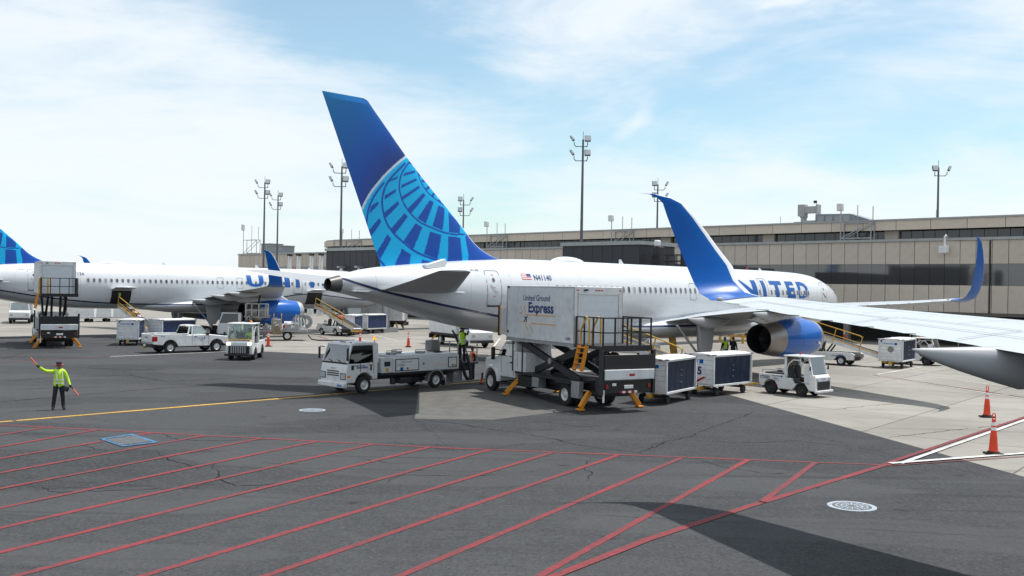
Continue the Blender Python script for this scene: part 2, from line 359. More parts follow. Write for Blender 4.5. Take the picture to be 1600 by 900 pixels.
        col = mixc(mr(big.outputs[0], 0.38, 0.62, 0, 1), (0.235, 0.220, 0.195), (0.31, 0.293, 0.262))
        col = mixc(mr(mid.outputs[0], 0.5, 0.78, 0, 0.45), col, (0.15, 0.140, 0.125))
        col = mixc(mr(streak.outputs[0], 0.56, 0.76, 0, 0.55), col, (0.11, 0.103, 0.095))
        # poured slabs: joints every 6 m, square to the stands, with every slab a little different
        mp = N.new('ShaderNodeMapping'); L.new(tc.outputs['Object'], mp.inputs[0]); mp.inputs['Rotation'].default_value = (0, 0, R(38))
        br = N.new('ShaderNodeTexBrick'); L.new(mp.outputs[0], br.inputs[0]); br.offset = 0.0; br.inputs['Scale'].default_value = 1.0
        br.inputs['Brick Width'].default_value = 6.1; br.inputs['Row Height'].default_value = 6.1; br.inputs['Mortar Size'].default_value = 0.035; br.inputs['Mortar Smooth'].default_value = 0.1
        br.inputs['Color1'].default_value = (0.86, 0.86, 0.86, 1); br.inputs['Color2'].default_value = (1.0, 1.0, 1.0, 1); br.inputs['Mortar'].default_value = (0.42, 0.42, 0.42, 1)
        mu = N.new('ShaderNodeMix'); mu.data_type = 'RGBA'; mu.blend_type = 'MULTIPLY'; mu.inputs[0].default_value = 1; L.new(col, mu.inputs[6]); L.new(br.outputs[0], mu.inputs[7]); col = mu.outputs[2]
        col = mixc(mr(fine.outputs[0], 0.55, 0.8, 0, 0.25), col, (0.36, 0.35, 0.32))
        b.inputs['Roughness'].default_value = 0.85; b.inputs['Specular IOR Level'].default_value = 0.25
    L.new(col, b.inputs['Base Color'])
    bp = N.new('ShaderNodeBump'); bp.inputs['Strength'].default_value = 0.5; bp.inputs['Distance'].default_value = 0.01; L.new(fine.outputs[0], bp.inputs['Height']); L.new(bp.outputs[0], b.inputs['Normal'])
    return m
ASPH = ground_material('apron_asphalt', True); CONC = ground_material('apron_concrete', False)
def sheet(name, pts, z, m, parent=None, kind=None, label=None):
    b = MB(); b.add([(x, y, z) for x, y in pts], [tuple(range(len(pts)))])
    o = b.build(name, m, parent, sharp=0)
    if kind: o['kind'] = kind
    if label: o['label'] = label
    return o
ground = sheet('concrete_apron', [(-2500, -600), (2500, -600), (2500, 3500), (-2500, 3500)], 0.0, CONC, kind='structure')
asphalt = sheet('asphalt_apron', [(60, -60), (15.6, 18.0)] + [spot(*p) for p in ((1600, 745), (1100, 606), (1060, 607), (900, 580), (760, 554), (500, 553), (405, 549), (330, 528), (180, 522), (0, 526))] + [(-160, 95), (-260, 60), (-260, -60)], 0.004, ASPH, kind='structure')
PATCH = mat('old_asphalt_patch', (0.105, 0.102, 0.094), 0.85, var=0.25, vscale=1.5, bump=0.5, bscale=60)
sheet('worn_patch', [spot(*p) for p in ((655, 600), (792, 604), (868, 632), (905, 640), (772, 656), (648, 655))], 0.008, PATCH, asphalt)

ASPH2 = ground_material('newer_asphalt', True, 1.35, False)
sheet('newer_asphalt_lane', [spot(*p) for p in ((-60, 789), (200, 785), (390, 778), (650, 772), (800, 762), (1000, 754), (1190, 744), (1420, 741), (1600, 752))] + [(16, 14), (-14, 14)], 0.008, ASPH2, asphalt)
CRK = mat('crack_dark', (0.014, 0.014, 0.015), 0.95, spec=0.05)  # even dark colour of the crack strips in the paving
def crack(pts, w, parent, z=.0095):
    rs = random.Random(int(pts[0][0] * 7 + pts[0][1])); P_ = [Vector(spot(*p)) for p in pts]; fine_ = []
    for a, c in zip(P_[:-1], P_[1:]):
        k = max(2, int((c - a).length / .22))
        for i in range(k): q = a.lerp(c, i / k); fine_.append(q + Vector((rs.uniform(-.07, .07), rs.uniform(-.07, .07))))
    fine_.append(P_[-1]); b = MB(); vs = []
    for i, q in enumerate(fine_):
        d = (fine_[min(i + 1, len(fine_) - 1)] - fine_[max(i - 1, 0)]).normalized(); n = Vector((-d.y, d.x)); ww = w * rs.uniform(.25, 1.0) * min(1, (i + .3) / 4, (len(fine_) - i - .7) / 4)
        vs += [(*(q + n * ww / 2), z), (*(q - n * ww / 2), z)]
    b.add(vs, [(2 * i, 2 * i + 1, 2 * i + 3, 2 * i + 2) for i in range(len(fine_) - 1)]); b.build('crack', CRK, parent, sharp=0)
z4 = lambda l: [(x / 2, 640 + y / 2) for x, y in l]; z5 = lambda l: [(800 + x / 2, 600 + y / 2) for x, y in l]
for l in ([(670, 165), (665, 185), (685, 195), (680, 215), (700, 228), (745, 240), (820, 238), (900, 228), (990, 222)], [(130, 240), (150, 255), (190, 258), (300, 255), (480, 250), (640, 245)], [(490, 130), (520, 155), (590, 175), (640, 190)], [(810, 165), (860, 170), (920, 172), (1000, 168)], [(800, 260), (810, 245), (880, 240)], [(1100, 150), (1180, 160), (1240, 170), (1300, 165)], [(495, 75), (560, 95), (640, 98), (800, 95), (900, 92)], [(250, 105), (300, 125), (340, 130)], [(1310, 32), (1440, 45), (1520, 60), (1600, 70)], [(1040, 45), (1075, 60), (1090, 52)], [(1210, 235), (1230, 215), (1260, 205), (1400, 208), (1580, 204)]): crack(z4(l), .042, asphalt)
for l in ([(0, 150), (120, 170), (200, 190), (300, 205), (400, 215), (440, 200), (480, 180), (560, 165), (600, 145), (700, 110), (760, 85)], [(430, 215), (440, 190), (520, 180)], [(560, 230), (640, 255), (720, 270), (800, 280), (900, 278)], [(240, 230), (230, 265), (245, 280), (235, 305)], [(0, 120), (100, 118), (220, 135), (330, 128)], [(620, 180), (760, 185), (880, 178), (1000, 190), (1150, 200)]): crack(z5(l), .042, asphalt)
for l in ([(62, 571), (100, 573), (180, 577), (262, 577)], [(0, 597), (80, 590), (150, 588), (200, 586), (262, 597)], [(0, 628), (120, 618), (262, 606), (400, 600)], [(260, 597), (380, 590), (500, 592)], [(0, 610), (90, 606), (200, 604)]): crack(l, .09, asphalt)
crack([(1384, 684.6), (1421, 680), (1462, 675), (1520, 669), (1600, 662)], .05, ground, .006); crack([(1300, 640), (1360, 634), (1450, 627)], .05, ground, .006)
def paint_mat(name, col, wear):
    m = bpy.data.materials.new(name); m.use_nodes = True; nt = m.node_tree; N = nt.nodes; L = nt.links; b = N['Principled BSDF']; b.inputs['Roughness'].default_value = 0.75; b.inputs['Specular IOR Level'].default_value = 0.2
    tc = N.new('ShaderNodeTexCoord'); n = N.new('ShaderNodeTexNoise'); n.inputs['Scale'].default_value = 7; n.inputs['Detail'].default_value = 9; n.inputs['Roughness'].default_value = 0.75; L.new(tc.outputs['Object'], n.inputs[0])
    mr = N.new('ShaderNodeMapRange'); L.new(n.outputs[0], mr.inputs[0]); mr.inputs[1].default_value = 0.47; mr.inputs[2].default_value = 0.62; mr.inputs[3].default_value = 0; mr.inputs[4].default_value = wear
    n2 = N.new('ShaderNodeTexNoise'); n2.inputs['Scale'].default_value = 0.5; n2.inputs['Detail'].default_value = 4; L.new(tc.outputs['Object'], n2.inputs[0])
    m2 = N.new('ShaderNodeMapRange'); L.new(n2.outputs[0], m2.inputs[0]); m2.inputs[1].default_value = 0.35; m2.inputs[2].default_value = 0.65; m2.inputs[3].default_value = 0.05; m2.inputs[4].default_value = 0.85
    a = N.new('ShaderNodeMix'); a.data_type = 'RGBA'; L.new(m2.outputs[0], a.inputs[0]); a.inputs[6].default_value = (*col, 1); a.inputs[7].default_value = (col[0] * .55 + .02, col[1] * .55 + .02, col[2] * .55 + .02, 1)
    c = N.new('ShaderNodeMix'); c.data_type = 'RGBA'; L.new(mr.outputs[0], c.inputs[0]); L.new(a.outputs[2], c.inputs[6]); c.inputs[7].default_value = (0.050, 0.048, 0.050, 1)
    L.new(c.outputs[2], b.inputs['Base Color']); return m
PRED = paint_mat('red_line_paint', (0.25, 0.034, 0.040), 0.80); PYEL = paint_mat('yellow_line_paint', (0.70, 0.40, 0.06), 0.4); PWHT = paint_mat('white_line_paint', (0.72, 0.71, 0.69), 0.35); PBLU = paint_mat('blue_paint', (0.055, 0.20, 0.38), 0.9)
def stripe(name, p, q, w, m, z=0.012, parent=None, px=True, side=0.0, cut=None):
    a = Vector(spot(*p)) if px else Vector(p); c = Vector(spot(*q)) if px else Vector(q)
    d = (c - a); L_ = d.length; d.normalize(); n = Vector((-d.y, d.x)) ; a = a + n * side; c = c + n * side
    k = max(1, int(L_ / 1.2)); pts = []; rs = random.Random(int(L_ * 977))
    lft = []; rgt = []
    for i in range(k + 1):
        t = a + d * L_ * i / k; j1 = rs.uniform(-.008, .008); j2 = rs.uniform(-.008, .008)
        lft.append((t + n * (w / 2 + j1))); rgt.append((t - n * (w / 2 + j2)))
    b = MB(); vs = [(v.x, v.y, z) for v in lft] + [(v.x, v.y, z) for v in rgt]
    b.add(vs, [(i, i + 1, k + 1 + i + 1, k + 1 + i) for i in range(k)])
    return b.build(name, m, parent or asphalt, sharp=0)
# red hatched keep-clear area
stripe('red_boundary_line', (-40, 662), (700, 700.5), 0.16, PRED); stripe('red_boundary_line', (700, 700.5), (1385, 727), 0.16, PRED)
diag = [((80, 667), (-30, 685)), ((155, 671.5), (-30, 704)), ((240, 676.5), (-30, 722)), ((320, 681), (-30, 745)), ((410, 685), (-40, 772)), ((495, 690), (-40, 803)), ((583, 694.5), (-40, 835)), ((672, 699), (-40, 874)), ((765, 703.5), (-20, 913)),
        ((862, 708), (160, 920)), ((965, 712), (345, 925)), ((1065, 716), (560, 928)), ((1168, 719.5), (790, 930)), ((1273, 723.5), (1192, 784))]
for p, q in diag: stripe('red_hatch_line', p, q, 0.17, PRED, 0.016)
stripe('red_boundary_line', (1390, 725), (1190, 786), 0.20, PRED, 0.020); stripe('red_boundary_line', (1192, 785), (1015, 843), 0.20, PRED, 0.020); stripe('red_boundary_line', (1017, 842.3), (800, 928), 0.20, PRED, 0.024)
stripe('red_boundary_line', (1388, 725), (1640, 640), 0.17, PRED, 0.028, side=0.03); stripe('white_edge_line', (1400, 724.5), (1650, 638), 0.16, PWHT, 0.032, side=-0.13)
stripe('white_edge_line', (1392, 725.5), (1660, 705), 0.20, PWHT, 0.036, side=0.02); stripe('red_boundary_line', (1385, 728), (1660, 709), 0.07, PRED, 0.028, side=-0.07)
stripe('yellow_lead_in_line', (-60, 665), (20, 658), 0.26, PYEL); stripe('yellow_lead_in_line', (25, 657.6), (516, 616.5), 0.26, PYEL); stripe('yellow_lead_in_line', (520, 616.2), (760, 595.5), 0.26, PYEL)
stripe('faded_red_line', (-30, 567), (170, 557.5), 0.14, PRED, 0.014); stripe('white_stand_line', (172, 557.3), (500, 543.5), 0.20, PWHT, 0.014)
for p, q in (((535, 523.5), (578, 535)), ((577, 522), (622, 532.7)), ((500, 540), (640, 533)), ((430, 530), (560, 547)), ((640, 541), (760, 533)), ((1165, 538), (1200, 536)), ((0, 524), (55, 522)), ((772, 541), (781, 529))):
    stripe('white_stand_line', p, q, 0.15, PWHT, 0.012, ground)
stripe('red_stand_line', (497, 526), (512, 530), 0.2, PRED, 0.012, ground)
for p, q, w, m_ in (((1364, 586), (1620, 624), 0.12, PRED), ((1370, 585.4), (1442, 573.5), 0.16, PWHT), ((1372, 587.8), (1620, 627), 0.10, PWHT), ((1382, 584), (1640, 582), 0.10, PWHT), ((1425, 585.5), (1640, 613), 0.12, PWHT), ((1495, 584), (1640, 600), 0.12, PWHT), ((1535, 591), (1620, 589), 0.12, PWHT), ((1560, 617), (1640, 615.5), 0.12, PWHT)):
    stripe('stand_marking_line', p, q, w, m_, 0.012 + 0.004 * (m_ is PWHT), ground)
# grate with a blue painted frame
gc = [Vector((*spot(*p), 0)) for p in ((155, 686.7), (206, 678.7), (249, 692), (191, 699))]
grate = empty('drain_grate', (*(sum(gc, Vector()) / 4).xy, 0.0), 0, 'steel slotted drain grate with a blue painted border in the red hatching', 'drain')
go = Vector((*grate.location.xy, 0)); gl = [p - go for p in gc]
def quad_at(u, v): return gl[0] * (1 - u) * (1 - v) + gl[1] * u * (1 - v) + gl[2] * u * v + gl[3] * (1 - u) * v
MB().add([(p.x, p.y, .013) for p in gl], [(0, 1, 2, 3)]).build('pit', BLACK, grate, sharp=0)
for e in range(4):
    q = [(0, 0, 1, .11), (0, .89, 1, 1), (0, .11, .10, .89), (.90, .11, 1, .89)][e]
    MB().add([tuple(quad_at(a, c).xy) + (.024,) for a, c in ((q[0], q[1]), (q[2], q[1]), (q[2], q[3]), (q[0], q[3]))], [(0, 1, 2, 3)]).build('painted_border', PBLU, grate, sharp=0)
for i in range(13):
    v = .15 + .7 * (i + .5) / 13; a = quad_at(.10, v); c = quad_at(.90, v)
    MB().beam((a.x, a.y, .016), (c.x, c.y, .016), 0.07, 0.02).build('grate_bar', mat('grate_iron', (.16, .165, .17), .6, .4, var=.3), grate)
LID = mat('painted_manhole', (0.36, 0.40, 0.45), 0.55, var=0.25, vscale=6, dirt=0.4); LIDD = mat('cast_iron', (0.10, 0.105, 0.11), 0.6, 0.3, var=0.3, vscale=8)
def manhole(px, py, r, label):
    x, y = spot(px, py); t = empty('manhole_cover', (x, y, 0), 0, label, 'manhole', 'manhole covers')
    MB().lathe([(r * .80, .014), (r * .80, .022), (r, .022), (r, .006)], (0, 0, 0), (0, 0, 1), 40).build('rim', LID, t)
    MB().lathe([(.0, .018), (r * .79, .018)], (0, 0, 0), (0, 0, 1), 40).build('lid', LIDD, t, sharp=0)
    for k in range(3):
        rr = r * (.22 + .2 * k)
        MB().lathe([(rr - .02 * r, .018), (rr - .02 * r, .024), (rr + .04 * r, .024), (rr + .04 * r, .018)], (0, 0, 0), (0, 0, 1), 32).build('raised_ring', LID, t)
    for k in range(16):
        a = math.pi * 2 * k / 16 + .1; b = MB(); b.beam((r * .28 * math.cos(a), r * .28 * math.sin(a), .02), (r * .74 * math.cos(a), r * .74 * math.sin(a), .02), r * .05, .01); b.build('raised_bar', LID, t)
manhole(1331, 792, 0.56, 'round pale blue-grey manhole cover beside the wing shadow in the foreground')
manhole(488, 641.5, 0.52, 'small round manhole cover below the yellow lead-in line')

# ---------------------------------------------------------------- terminal
PANEL = mat('beige_panel', (0.50, 0.445, 0.385), 0.7, var=0.06, vscale=0.35, dirt=0.35, dirtcol=(0.27, 0.24, 0.21), rnd=0.07)
FASC = mat('beige_fascia', (0.60, 0.52, 0.43), 0.7, var=0.05, vscale=0.3, dirt=0.25, dirtcol=(0.34, 0.30, 0.26), rnd=0.06)
JOINT = mat('panel_joint', (0.10, 0.09, 0.08), 0.8)
CAPG = mat('grey_coping', (0.34, 0.35, 0.35), 0.5, 0.3, var=0.1)
BANDG = mat('tinted_band_glass', (0.045, 0.047, 0.052), 0.05, spec=1.0, coat=0.8, var=0.3, vscale=0.12)
UPG = mat('upper_glass', (0.035, 0.042, 0.050), 0.05, spec=0.6, coat=0.3)
DARKB = mat('bridge_charcoal', (0.032, 0.034, 0.040), 0.55, var=0.12, vscale=0.6)
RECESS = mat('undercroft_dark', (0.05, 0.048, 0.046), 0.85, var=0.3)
def terminal():
    n = Vector((.7071, .7071)); o = n * 100
    t = empty('terminal_building', (o.x, o.y, 0), R(-45), 'long beige panelled terminal with a dark glass band and flat roof behind the jets', 'building')
    X0, X1 = -176.0, 40.0
    MB().box(X0, X1, .25, 22, 3.38, 10.62).build('wall', JOINT, t, sharp=0)
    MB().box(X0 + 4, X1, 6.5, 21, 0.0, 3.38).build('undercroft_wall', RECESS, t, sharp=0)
    MB().box(X0, X1, -.10, 22, 3.10, 3.37).build('soffit_edge', JOINT, t, sharp=0)
    P_ = 1.5; up = MB().box(.03, P_ - .03, 0, .24, 8.16, 10.44).mesh('panel', PANEL, 0); lo = MB().box(.03, P_ - .03, 0, .24, 3.40, 6.04).mesh('panel', PANEL, 0); gp = MB().box(.012, P_ - .012, .06, .24, 6.06, 8.14).mesh('pane', BANDG, 0)
    k = int((X1 - X0) / P_)
    for i in range(k):
        x = X0 + i * P_
        link('panel', up, t, (x, random.uniform(-.008, .008), 0)); link('panel', lo, t, (x, random.uniform(-.008, .008), 0)); link('pane', gp, t, (x, 0, 0), (random.uniform(-.002, .002), 0, random.uniform(-.004, .004)))
    MB().box(X0, X1, -.16, 2.4, 10.46, 10.72).build('coping', CAPG, t)
    # set-back upper storey
    U0 = -150.0
    MB().box(U0, X1, 3.4, 18, 10.7, 11.75).build('upper_wall', JOINT, t, sharp=0)
    pane = MB().box(.03, 1.19, 3.0, 3.15, 10.75, 11.72).mesh('pane', UPG, 0); sill = mat('pale_sill', (.55, .58, .52), .6)
    MB().box(U0, X1, 3.16, 3.39, 10.7, 11.0).build('inner_sill', sill, t, sharp=0)
    for i in range(int((X1 - U0) / 1.217)): link('pane', pane, t, (U0 + i * 1.217, 0, 0))
    for i in range(-14, 3):
        xp = -46.1 - 14.6 * i
        if U0 < xp < X1: MB().box(xp - .75, xp + .75, 2.6, 3.3, 10.70, 11.76).build('pillar', FASC, t, bevel=.03)
    # roof with a rounded far end and a fascia of long panels
    arc = [(U0 + 4 - 9 * math.sin(a), 10.7 - 9 * math.cos(a)) for a in [math.pi * i / 10 for i in range(11)]]
    MB().prism([(X1, 1.9)] + [(p[0], p[1] + .2) for p in arc[0:1]] + arc + [(X1, 19.5)], 11.78, 12.88, 'z').build('roof', JOINT, t, sharp=0)
    fp = MB().box(.03, 3.57, 1.66, 1.9, 11.76, 12.74).mesh('fascia_panel', FASC, 0)
    for i in range(int((X1 - U0 - 4) / 3.6)): link('fascia_panel', fp, t, (U0 + 4 + i * 3.6, 0, 0))
    for i in range(10):
        a, c = arc[i], arc[i + 1]; b = MB(); d = Vector((c[0] - a[0], c[1] - a[1], 0)).normalized(); nn = Vector((d.y, -d.x, 0)) * -1
        q = [Vector((a[0], a[1], 11.76)), Vector((c[0], c[1], 11.76)), Vector((c[0], c[1], 12.74)), Vector((a[0], a[1], 12.74))]
        ctr = Vector((U0 + 4, 10.7, 12.2)); nn = (sum(q, Vector()) / 4 - ctr); nn.z = 0; nn.normalize()
        b.add([p + nn * .02 for p in q] + [p + nn * .24 for p in q], [(3, 2, 1, 0), (4, 5, 6, 7), (0, 1, 5, 4), (1, 2, 6, 5), (2, 3, 7, 6), (3, 0, 4, 7)]).build('fascia_panel', FASC, t, sharp=0)
    MB().box(U0 + 4, X1, 1.55, 2.2, 12.75, 12.92).build('roof_edge', CAPG, t)
    MB().box(-35.26, -35.1, -.05, .26, 3.4, 10.4).build('expansion_joint', BLACK, t)
    for i in range(28):
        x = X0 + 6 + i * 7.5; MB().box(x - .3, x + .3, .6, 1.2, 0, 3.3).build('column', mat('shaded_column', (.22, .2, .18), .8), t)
    # wall furniture
    ws = MB(); ws.box(-23.0, -21.8, -.06, -.002, 4.0, 5.2).build('red_cross_sign', mat('sign_panel', (.36, .30, .26), .6), t, sharp=0)
    c = MB(); c.box(-22.55, -22.25, -.08, -.065, 4.2, 5.0).box(-22.8, -22.0, -.084, -.068, 4.45, 4.75); c.build('sign_emblem', RED, t, sharp=0)
    lamp = MB().box(-18.9, -18.3, -.5, -.03, 4.9, 5.3).cyl((-18.6, -.2, 4.9), (-18.6, -.2, 4.2), .08); lamp.build('wall_floodlight', STEEL, t, bevel=.03)
    cm = MB().cyl((-39.2, -.75, 10.9), (-39.2, -.75, 9.6), .10).box(-39.7, -38.9, -1.0, -.4, 9.2, 9.9).tube([(-39.2, -.1, 10.8), (-39.2, -.5, 11.0), (-39.2, -.75, 10.7)], .07); cm.build('wall_camera', WPANEL, t, bevel=.05)
    for i in range(9): x = -60 + i * 9; MB().box(x - .02, x + .02, 4, 4.04, 12.9, 13.9).build('lightning_rod', STEEL, t)
    return t
term = terminal()
def tloc(px, z_or_dist, Y):
    """terminal-plane position for a roof fitting: sight line px, at distance Y behind the facade"""
    k = (px - 800) / FPX; s = (100 + Y) / (.7071 * (1 + k)); return (k * s, s)
def roof_unit():
    x, y = tloc(1262, 0, 8); t = empty('rooftop_air_handler', (x, y, 12.86), R(-45), 'grey rooftop ventilation unit with a raised square duct head', 'ventilator'); t.scale = (.74, .74, .74)
    UG = mat('unit_grey', (.42, .43, .42), .6, var=.1, dirt=.3)
    MB().box(-2.2, -.9, -1, 1, 0, .8).build('fan_box', UG, t, bevel=.08); MB().box(-.6, 2.4, -1.1, 1.1, 0, .95).build('plant_box', UG, t, bevel=.15)
    MB().cyl((-.9, 0, .0), (-.9, 0, 1.5), .42, .5, 20).cyl((-.9, 0, 1.5), (-.9, 0, 1.7), .62, .62, 20).build('duct_riser', UG, t)
    MB().box(-1.7, -.5, -.6, .6, 1.7, 3.6).build('duct_head', UG, t, bevel=.06); MB().box(-.5, 1.5, -.5, .5, 2.15, 3.25).build('duct', UG, t, bevel=.04); MB().box(1.5, 1.75, -.6, .6, 2.0, 3.5).build('duct_end', UG, t, bevel=.03)
    for s in (-1, 1): MB().cyl((1.4, .4 * s, .9), (1.4, .4 * s, 2.2), .05).build('strut', STEEL, t)
    MB().cyl((1.2, 0, 3.3), (1.2, 0, 4.0), .04).box(.8, 1.3, -.12, .12, 3.75, 4.15).build('floodlight', BLACK, t)
    x, y = tloc(1308, 0, 8); t = empty('rooftop_chiller', (x, y, 12.86), R(-45), 'low grey rooftop unit with a sloped end beside the duct head', 'ventilator'); t.scale = (.8, .8, .8)
    MB().prism([(-3, 0), (3.4, 0), (5.4, .55), (5.2, .7), (2.4, 1.6), (-3, 1.75)], -1.2, 1.2).build('casing', mat('chiller_grey', (.24, .27, .29), .5, .3, var=.15), t, bevel=.04)
    for i in range(4): MB().box(-2.6 + i * 1.3, -1.6 + i * 1.3, -1.24, -1.19, .3, 1.4).build('louvre', STEEL, t)
roof_unit()
def roof_frame(px, ztop, Y, w, label, z0=10.72, s=1.0):
    x, y = tloc(px, 0, Y); t = empty('rooftop_antenna_frame', (x, y, z0), R(-45), label, 'antenna', 'steel antenna frames on the terrace')
    hw = w / 2; H_ = 1.9 * s
    for q in (-hw, hw):
        for r in (-.4, .4): MB().beam((q, r, 0), (q, r, H_), .09).build('upright', STEEL, t)
    for r in (-.4, .4): MB().beam((-hw, r, H_), (hw, r, H_), .08).beam((-hw, r, .25), (hw, r, .25), .08).beam((-hw, r, .25), (hw, r, H_ - .05), .07).build('brace', STEEL, t)
    MB().cyl((-hw, -.4, 0), (-hw, -.4, H_ + 1.5 * s), .06).build('mast', STEEL, t); MB().cyl((hw, .0, H_), (hw, .0, H_ + 1.7 * s), .05).build('mast', STEEL, t); MB().cyl((0, 0, .25), (0, 0, H_ + 1.9 * s), .045).build('mast', STEEL, t)
    MB().box(-hw - .35, -hw + .25, -.75, -.25, H_ + 1.3 * s, H_ + 2.1 * s).build('camera_box', WPANEL, t, bevel=.05)
roof_frame(1338, 0, 1.2, 3.4, 'antenna frame on the terrace at right under the rooftop unit'); roof_frame(971, 0, 1.2, 3.0, 'antenna frame just right of the tall light mast')
roof_frame(775, 0, 1.2, 3.4, 'antenna frame right of the patterned blue tail fin'); roof_frame(548, 0, 1.2, 4.4, 'antenna frame behind the trailing edge of the blue tail fin'); roof_frame(392, 0, 3, 5.0, 'antenna frame farthest left on the concourse roof', s=1.5)
def roof_box(px, Y, w, d, h, label, z0=10.72):
    x, y = tloc(px, 0, Y); t = empty('rooftop_plant_box', (x, y, z0), R(-45), label, 'ventilator')
    MB().box(-w / 2, w / 2, -d / 2, d / 2, 0, h).build('casing', mat('plant_box_grey', (.30, .32, .33), .6, var=.1), t, bevel=.06); MB().box(-w / 2 - .1, w / 2 + .1, -d / 2 - .1, d / 2 + .1, h, h + .15).build('lid', CAPG, t)
roof_box(424, 8, 3.4, 3, 2.2, 'pale rooftop box between the two left light masts'); roof_box(438, 6, 5.0, 3, 1.6, 'darker low rooftop box left of the round roof end')

# ---------------------------------------------------------------- jet bridges
def jet_bridge(loc, L_, label, tunnel, stair=True):
    t = empty('jet_bridge', (*loc, 0), R(-45), label, 'jet bridge', 'jet bridges at the stands')
    MB().box(0, L_, 0, 4.9, 5.3, 8.75).build('cabin', DARKB, t, sharp=0)
    MB().box(-.15, L_ + .15, -.15, 5.05, 8.75, 9.05).build('roof_edge', CAPG, t)
    for i in range(int(L_ / 1.1)): MB().box(.08 + i * 1.1, .10 + i * 1.1, -.012, -.002, 5.4, 8.7).build('panel_seam', BLACK, t, sharp=0)
    MB().box(1.5, 4.5, 4.9, tunnel, 4.9, 7.5).build('tunnel', DARKB, t, sharp=0)
    for x in (1.2, L_ - 1.2): MB().cyl((x, 2.4, 0), (x, 2.4, 5.3), .45, .45, 16).box(x - 1, x + 1, 1.4, 3.4, 0, .5).build('support_column', STEEL, t)
    if stair:
        dk = MB().box(L_ + .16, L_ + 4.6, .2, 2.4, 6.1, 6.3); dk.build('landing', STEEL, t)
        for i in range(6):
            x = L_ + .3 + i * .82; MB().beam((x, .25, 6.3), (x, .25, 7.9), .07).build('rail_post', DARKM, t); MB().beam((x, 2.3, 6.3), (x, 2.3, 7.9), .07).build('rail_post', DARKM, t)
        for z in (6.9, 7.4, 7.9): MB().beam((L_ + .2, .25, z), (L_ + 4.6, .25, z), .06).beam((L_ + .2, 2.3, z), (L_ + 4.6, 2.3, z), .06).build('rail', DARKM, t)
        MB().box(L_ + 1.0, L_ + 1.7, .5, 1.2, 6.3, 8.6).build('drive_cabinet', DARKM, t, bevel=.1); MB().box(L_ + 1.15, L_ + 1.55, .4, .9, 8.6, 9.1).build('floodlight', WPANEL, t, bevel=.1)
        MB().box(L_ + 3.7, L_ + 4.5, .5, 1.3, 6.3, 8.3).build('drive_cabinet', DARKM, t, bevel=.1)
    for x in (3.2, 6.4):
        b = MB(); b.beam((x, -.5, 5.4), (x + .35, -.5, 6.9), .16).beam((x + .75, -.5, 5.4), (x + .42, -.5, 6.9), .16).beam((x, -.5, 5.4), (x + .75, -.5, 5.4), .12); b.build('maintenance_ladder', WPANEL, t)
        MB().box(x + .1, x + .6, -.9, -.013, 6.85, 7.05).build('bracket', STEEL, t)
    return t
jet_bridge((4.4, 87.4), 8.4, 'charcoal jet bridge with grey roof edge behind the nearest jet', 28); jet_bridge((-20.8, 111.3), 9.0, 'charcoal jet bridge left of the patterned tail fin', 18, False)
# white support legs and the far pier gate equipment left of the second bridge
for i, px in enumerate((452, 466, 486, 501)):
    x, y = tloc(px, 0, -8); t = empty('lift_column', (x, y, 0), R(-45), ['leftmost', 'second from left', 'third from left', 'rightmost'][i] + ' of four white lift columns before the far concourse wall', 'column', 'white lift columns')
    MB().beam((-.5, 0, 0), (0, 0, 9.7), .45).beam((.5, 0, 0), (0.1, 0, 9.7), .3).build('leg', WPANEL, t); MB().box(-.45, .45, -.3, .3, 9.7, 10.1).build('head', DARKM, t, bevel=.08)

# ---------------------------------------------------------------- light masts
def light_mast(px, top_y, Y, label, heads=4, flip=1):
    dx = (px - 800) / FPX; hor = 450 + math.sin(ROLL) * (px - 800); H_ = CAM_H + (hor - top_y) * Y / FPX
    t = empty('light_mast', (dx * Y, Y, 0), 0, label, 'light mast', 'floodlight masts')
    MG = mat('mast_steel', (.13, .14, .145), .55, .4, var=.15); s = H_ / 20.0
    MB().cyl((0, 0, 0), (0, 0, H_), .21 * s, .10 * s, 12).build('pole', MG, t); MB().box(-.5, .5, -.5, .5, 0, .35).build('base', STEEL, t, bevel=.04)
    MB().box(-.32, -.2, -.1, .1, H_ * .29, H_ * .36).box(.2, .5, -.12, .12, H_ * .30, H_ * .35).build('control_box', MG, t)
    HL = mat('floodlight_housing', (.16, .17, .17), .45, .4)
    for k, z in enumerate((H_ - 2.0, H_ - .4) if heads > 2 else (H_ - .6,)):
        MB().beam((-.85 * flip, 0, z - .4), (.5 * flip, 0, z - .4), .08).build('crossarm', MG, t)
        for sx, an in ((-1.0, .55), (.5, 0.0)):
            MB().tube([(sx * .8 * flip, 0, z - .4), (sx * flip, -.1, z - .2), (sx * flip, -.15, z + .1)], .05).build('bracket', MG, t)
            b = MB(); b.box(-.34 + (.20 if an else 0), .34 - (.20 if an else 0), -.14, .14, -.38, .34); h = b.build('floodlight', HL, t, (sx * flip - .25 * flip * (an > 0), -.2, z + .5), (R(-22), -an * flip, 0), bevel=.05)
            MB().box(-.29 + (.20 if an else 0), .29 - (.20 if an else 0), -.17, -.145, -.33, .30).build('lens', LAMPW, h, sharp=0)
    MB().cyl((0, 0, H_), (0, 0, H_ + .9), .03).build('lightning_rod', MG, t)
light_mast(907, 218, 112, 'tall light mast rising above the charcoal bridge at centre'); light_mast(531, 260, 118, 'light mast just left of the patterned tail fin')
light_mast(411, 285, 150, 'leftmost light mast on the concourse'); light_mast(432, 305, 168, 'shorter light mast beside the leftmost one'); light_mast(722, 312, 150, 'light mast just right of the patterned tail fin', flip=-1)
light_mast(1025, 288, 140, 'light mast behind the tip of the near blue winglet', flip=-1); light_mast(1463, 262, 122, 'light mast at far right above the terminal roof', heads=2, flip=-1)

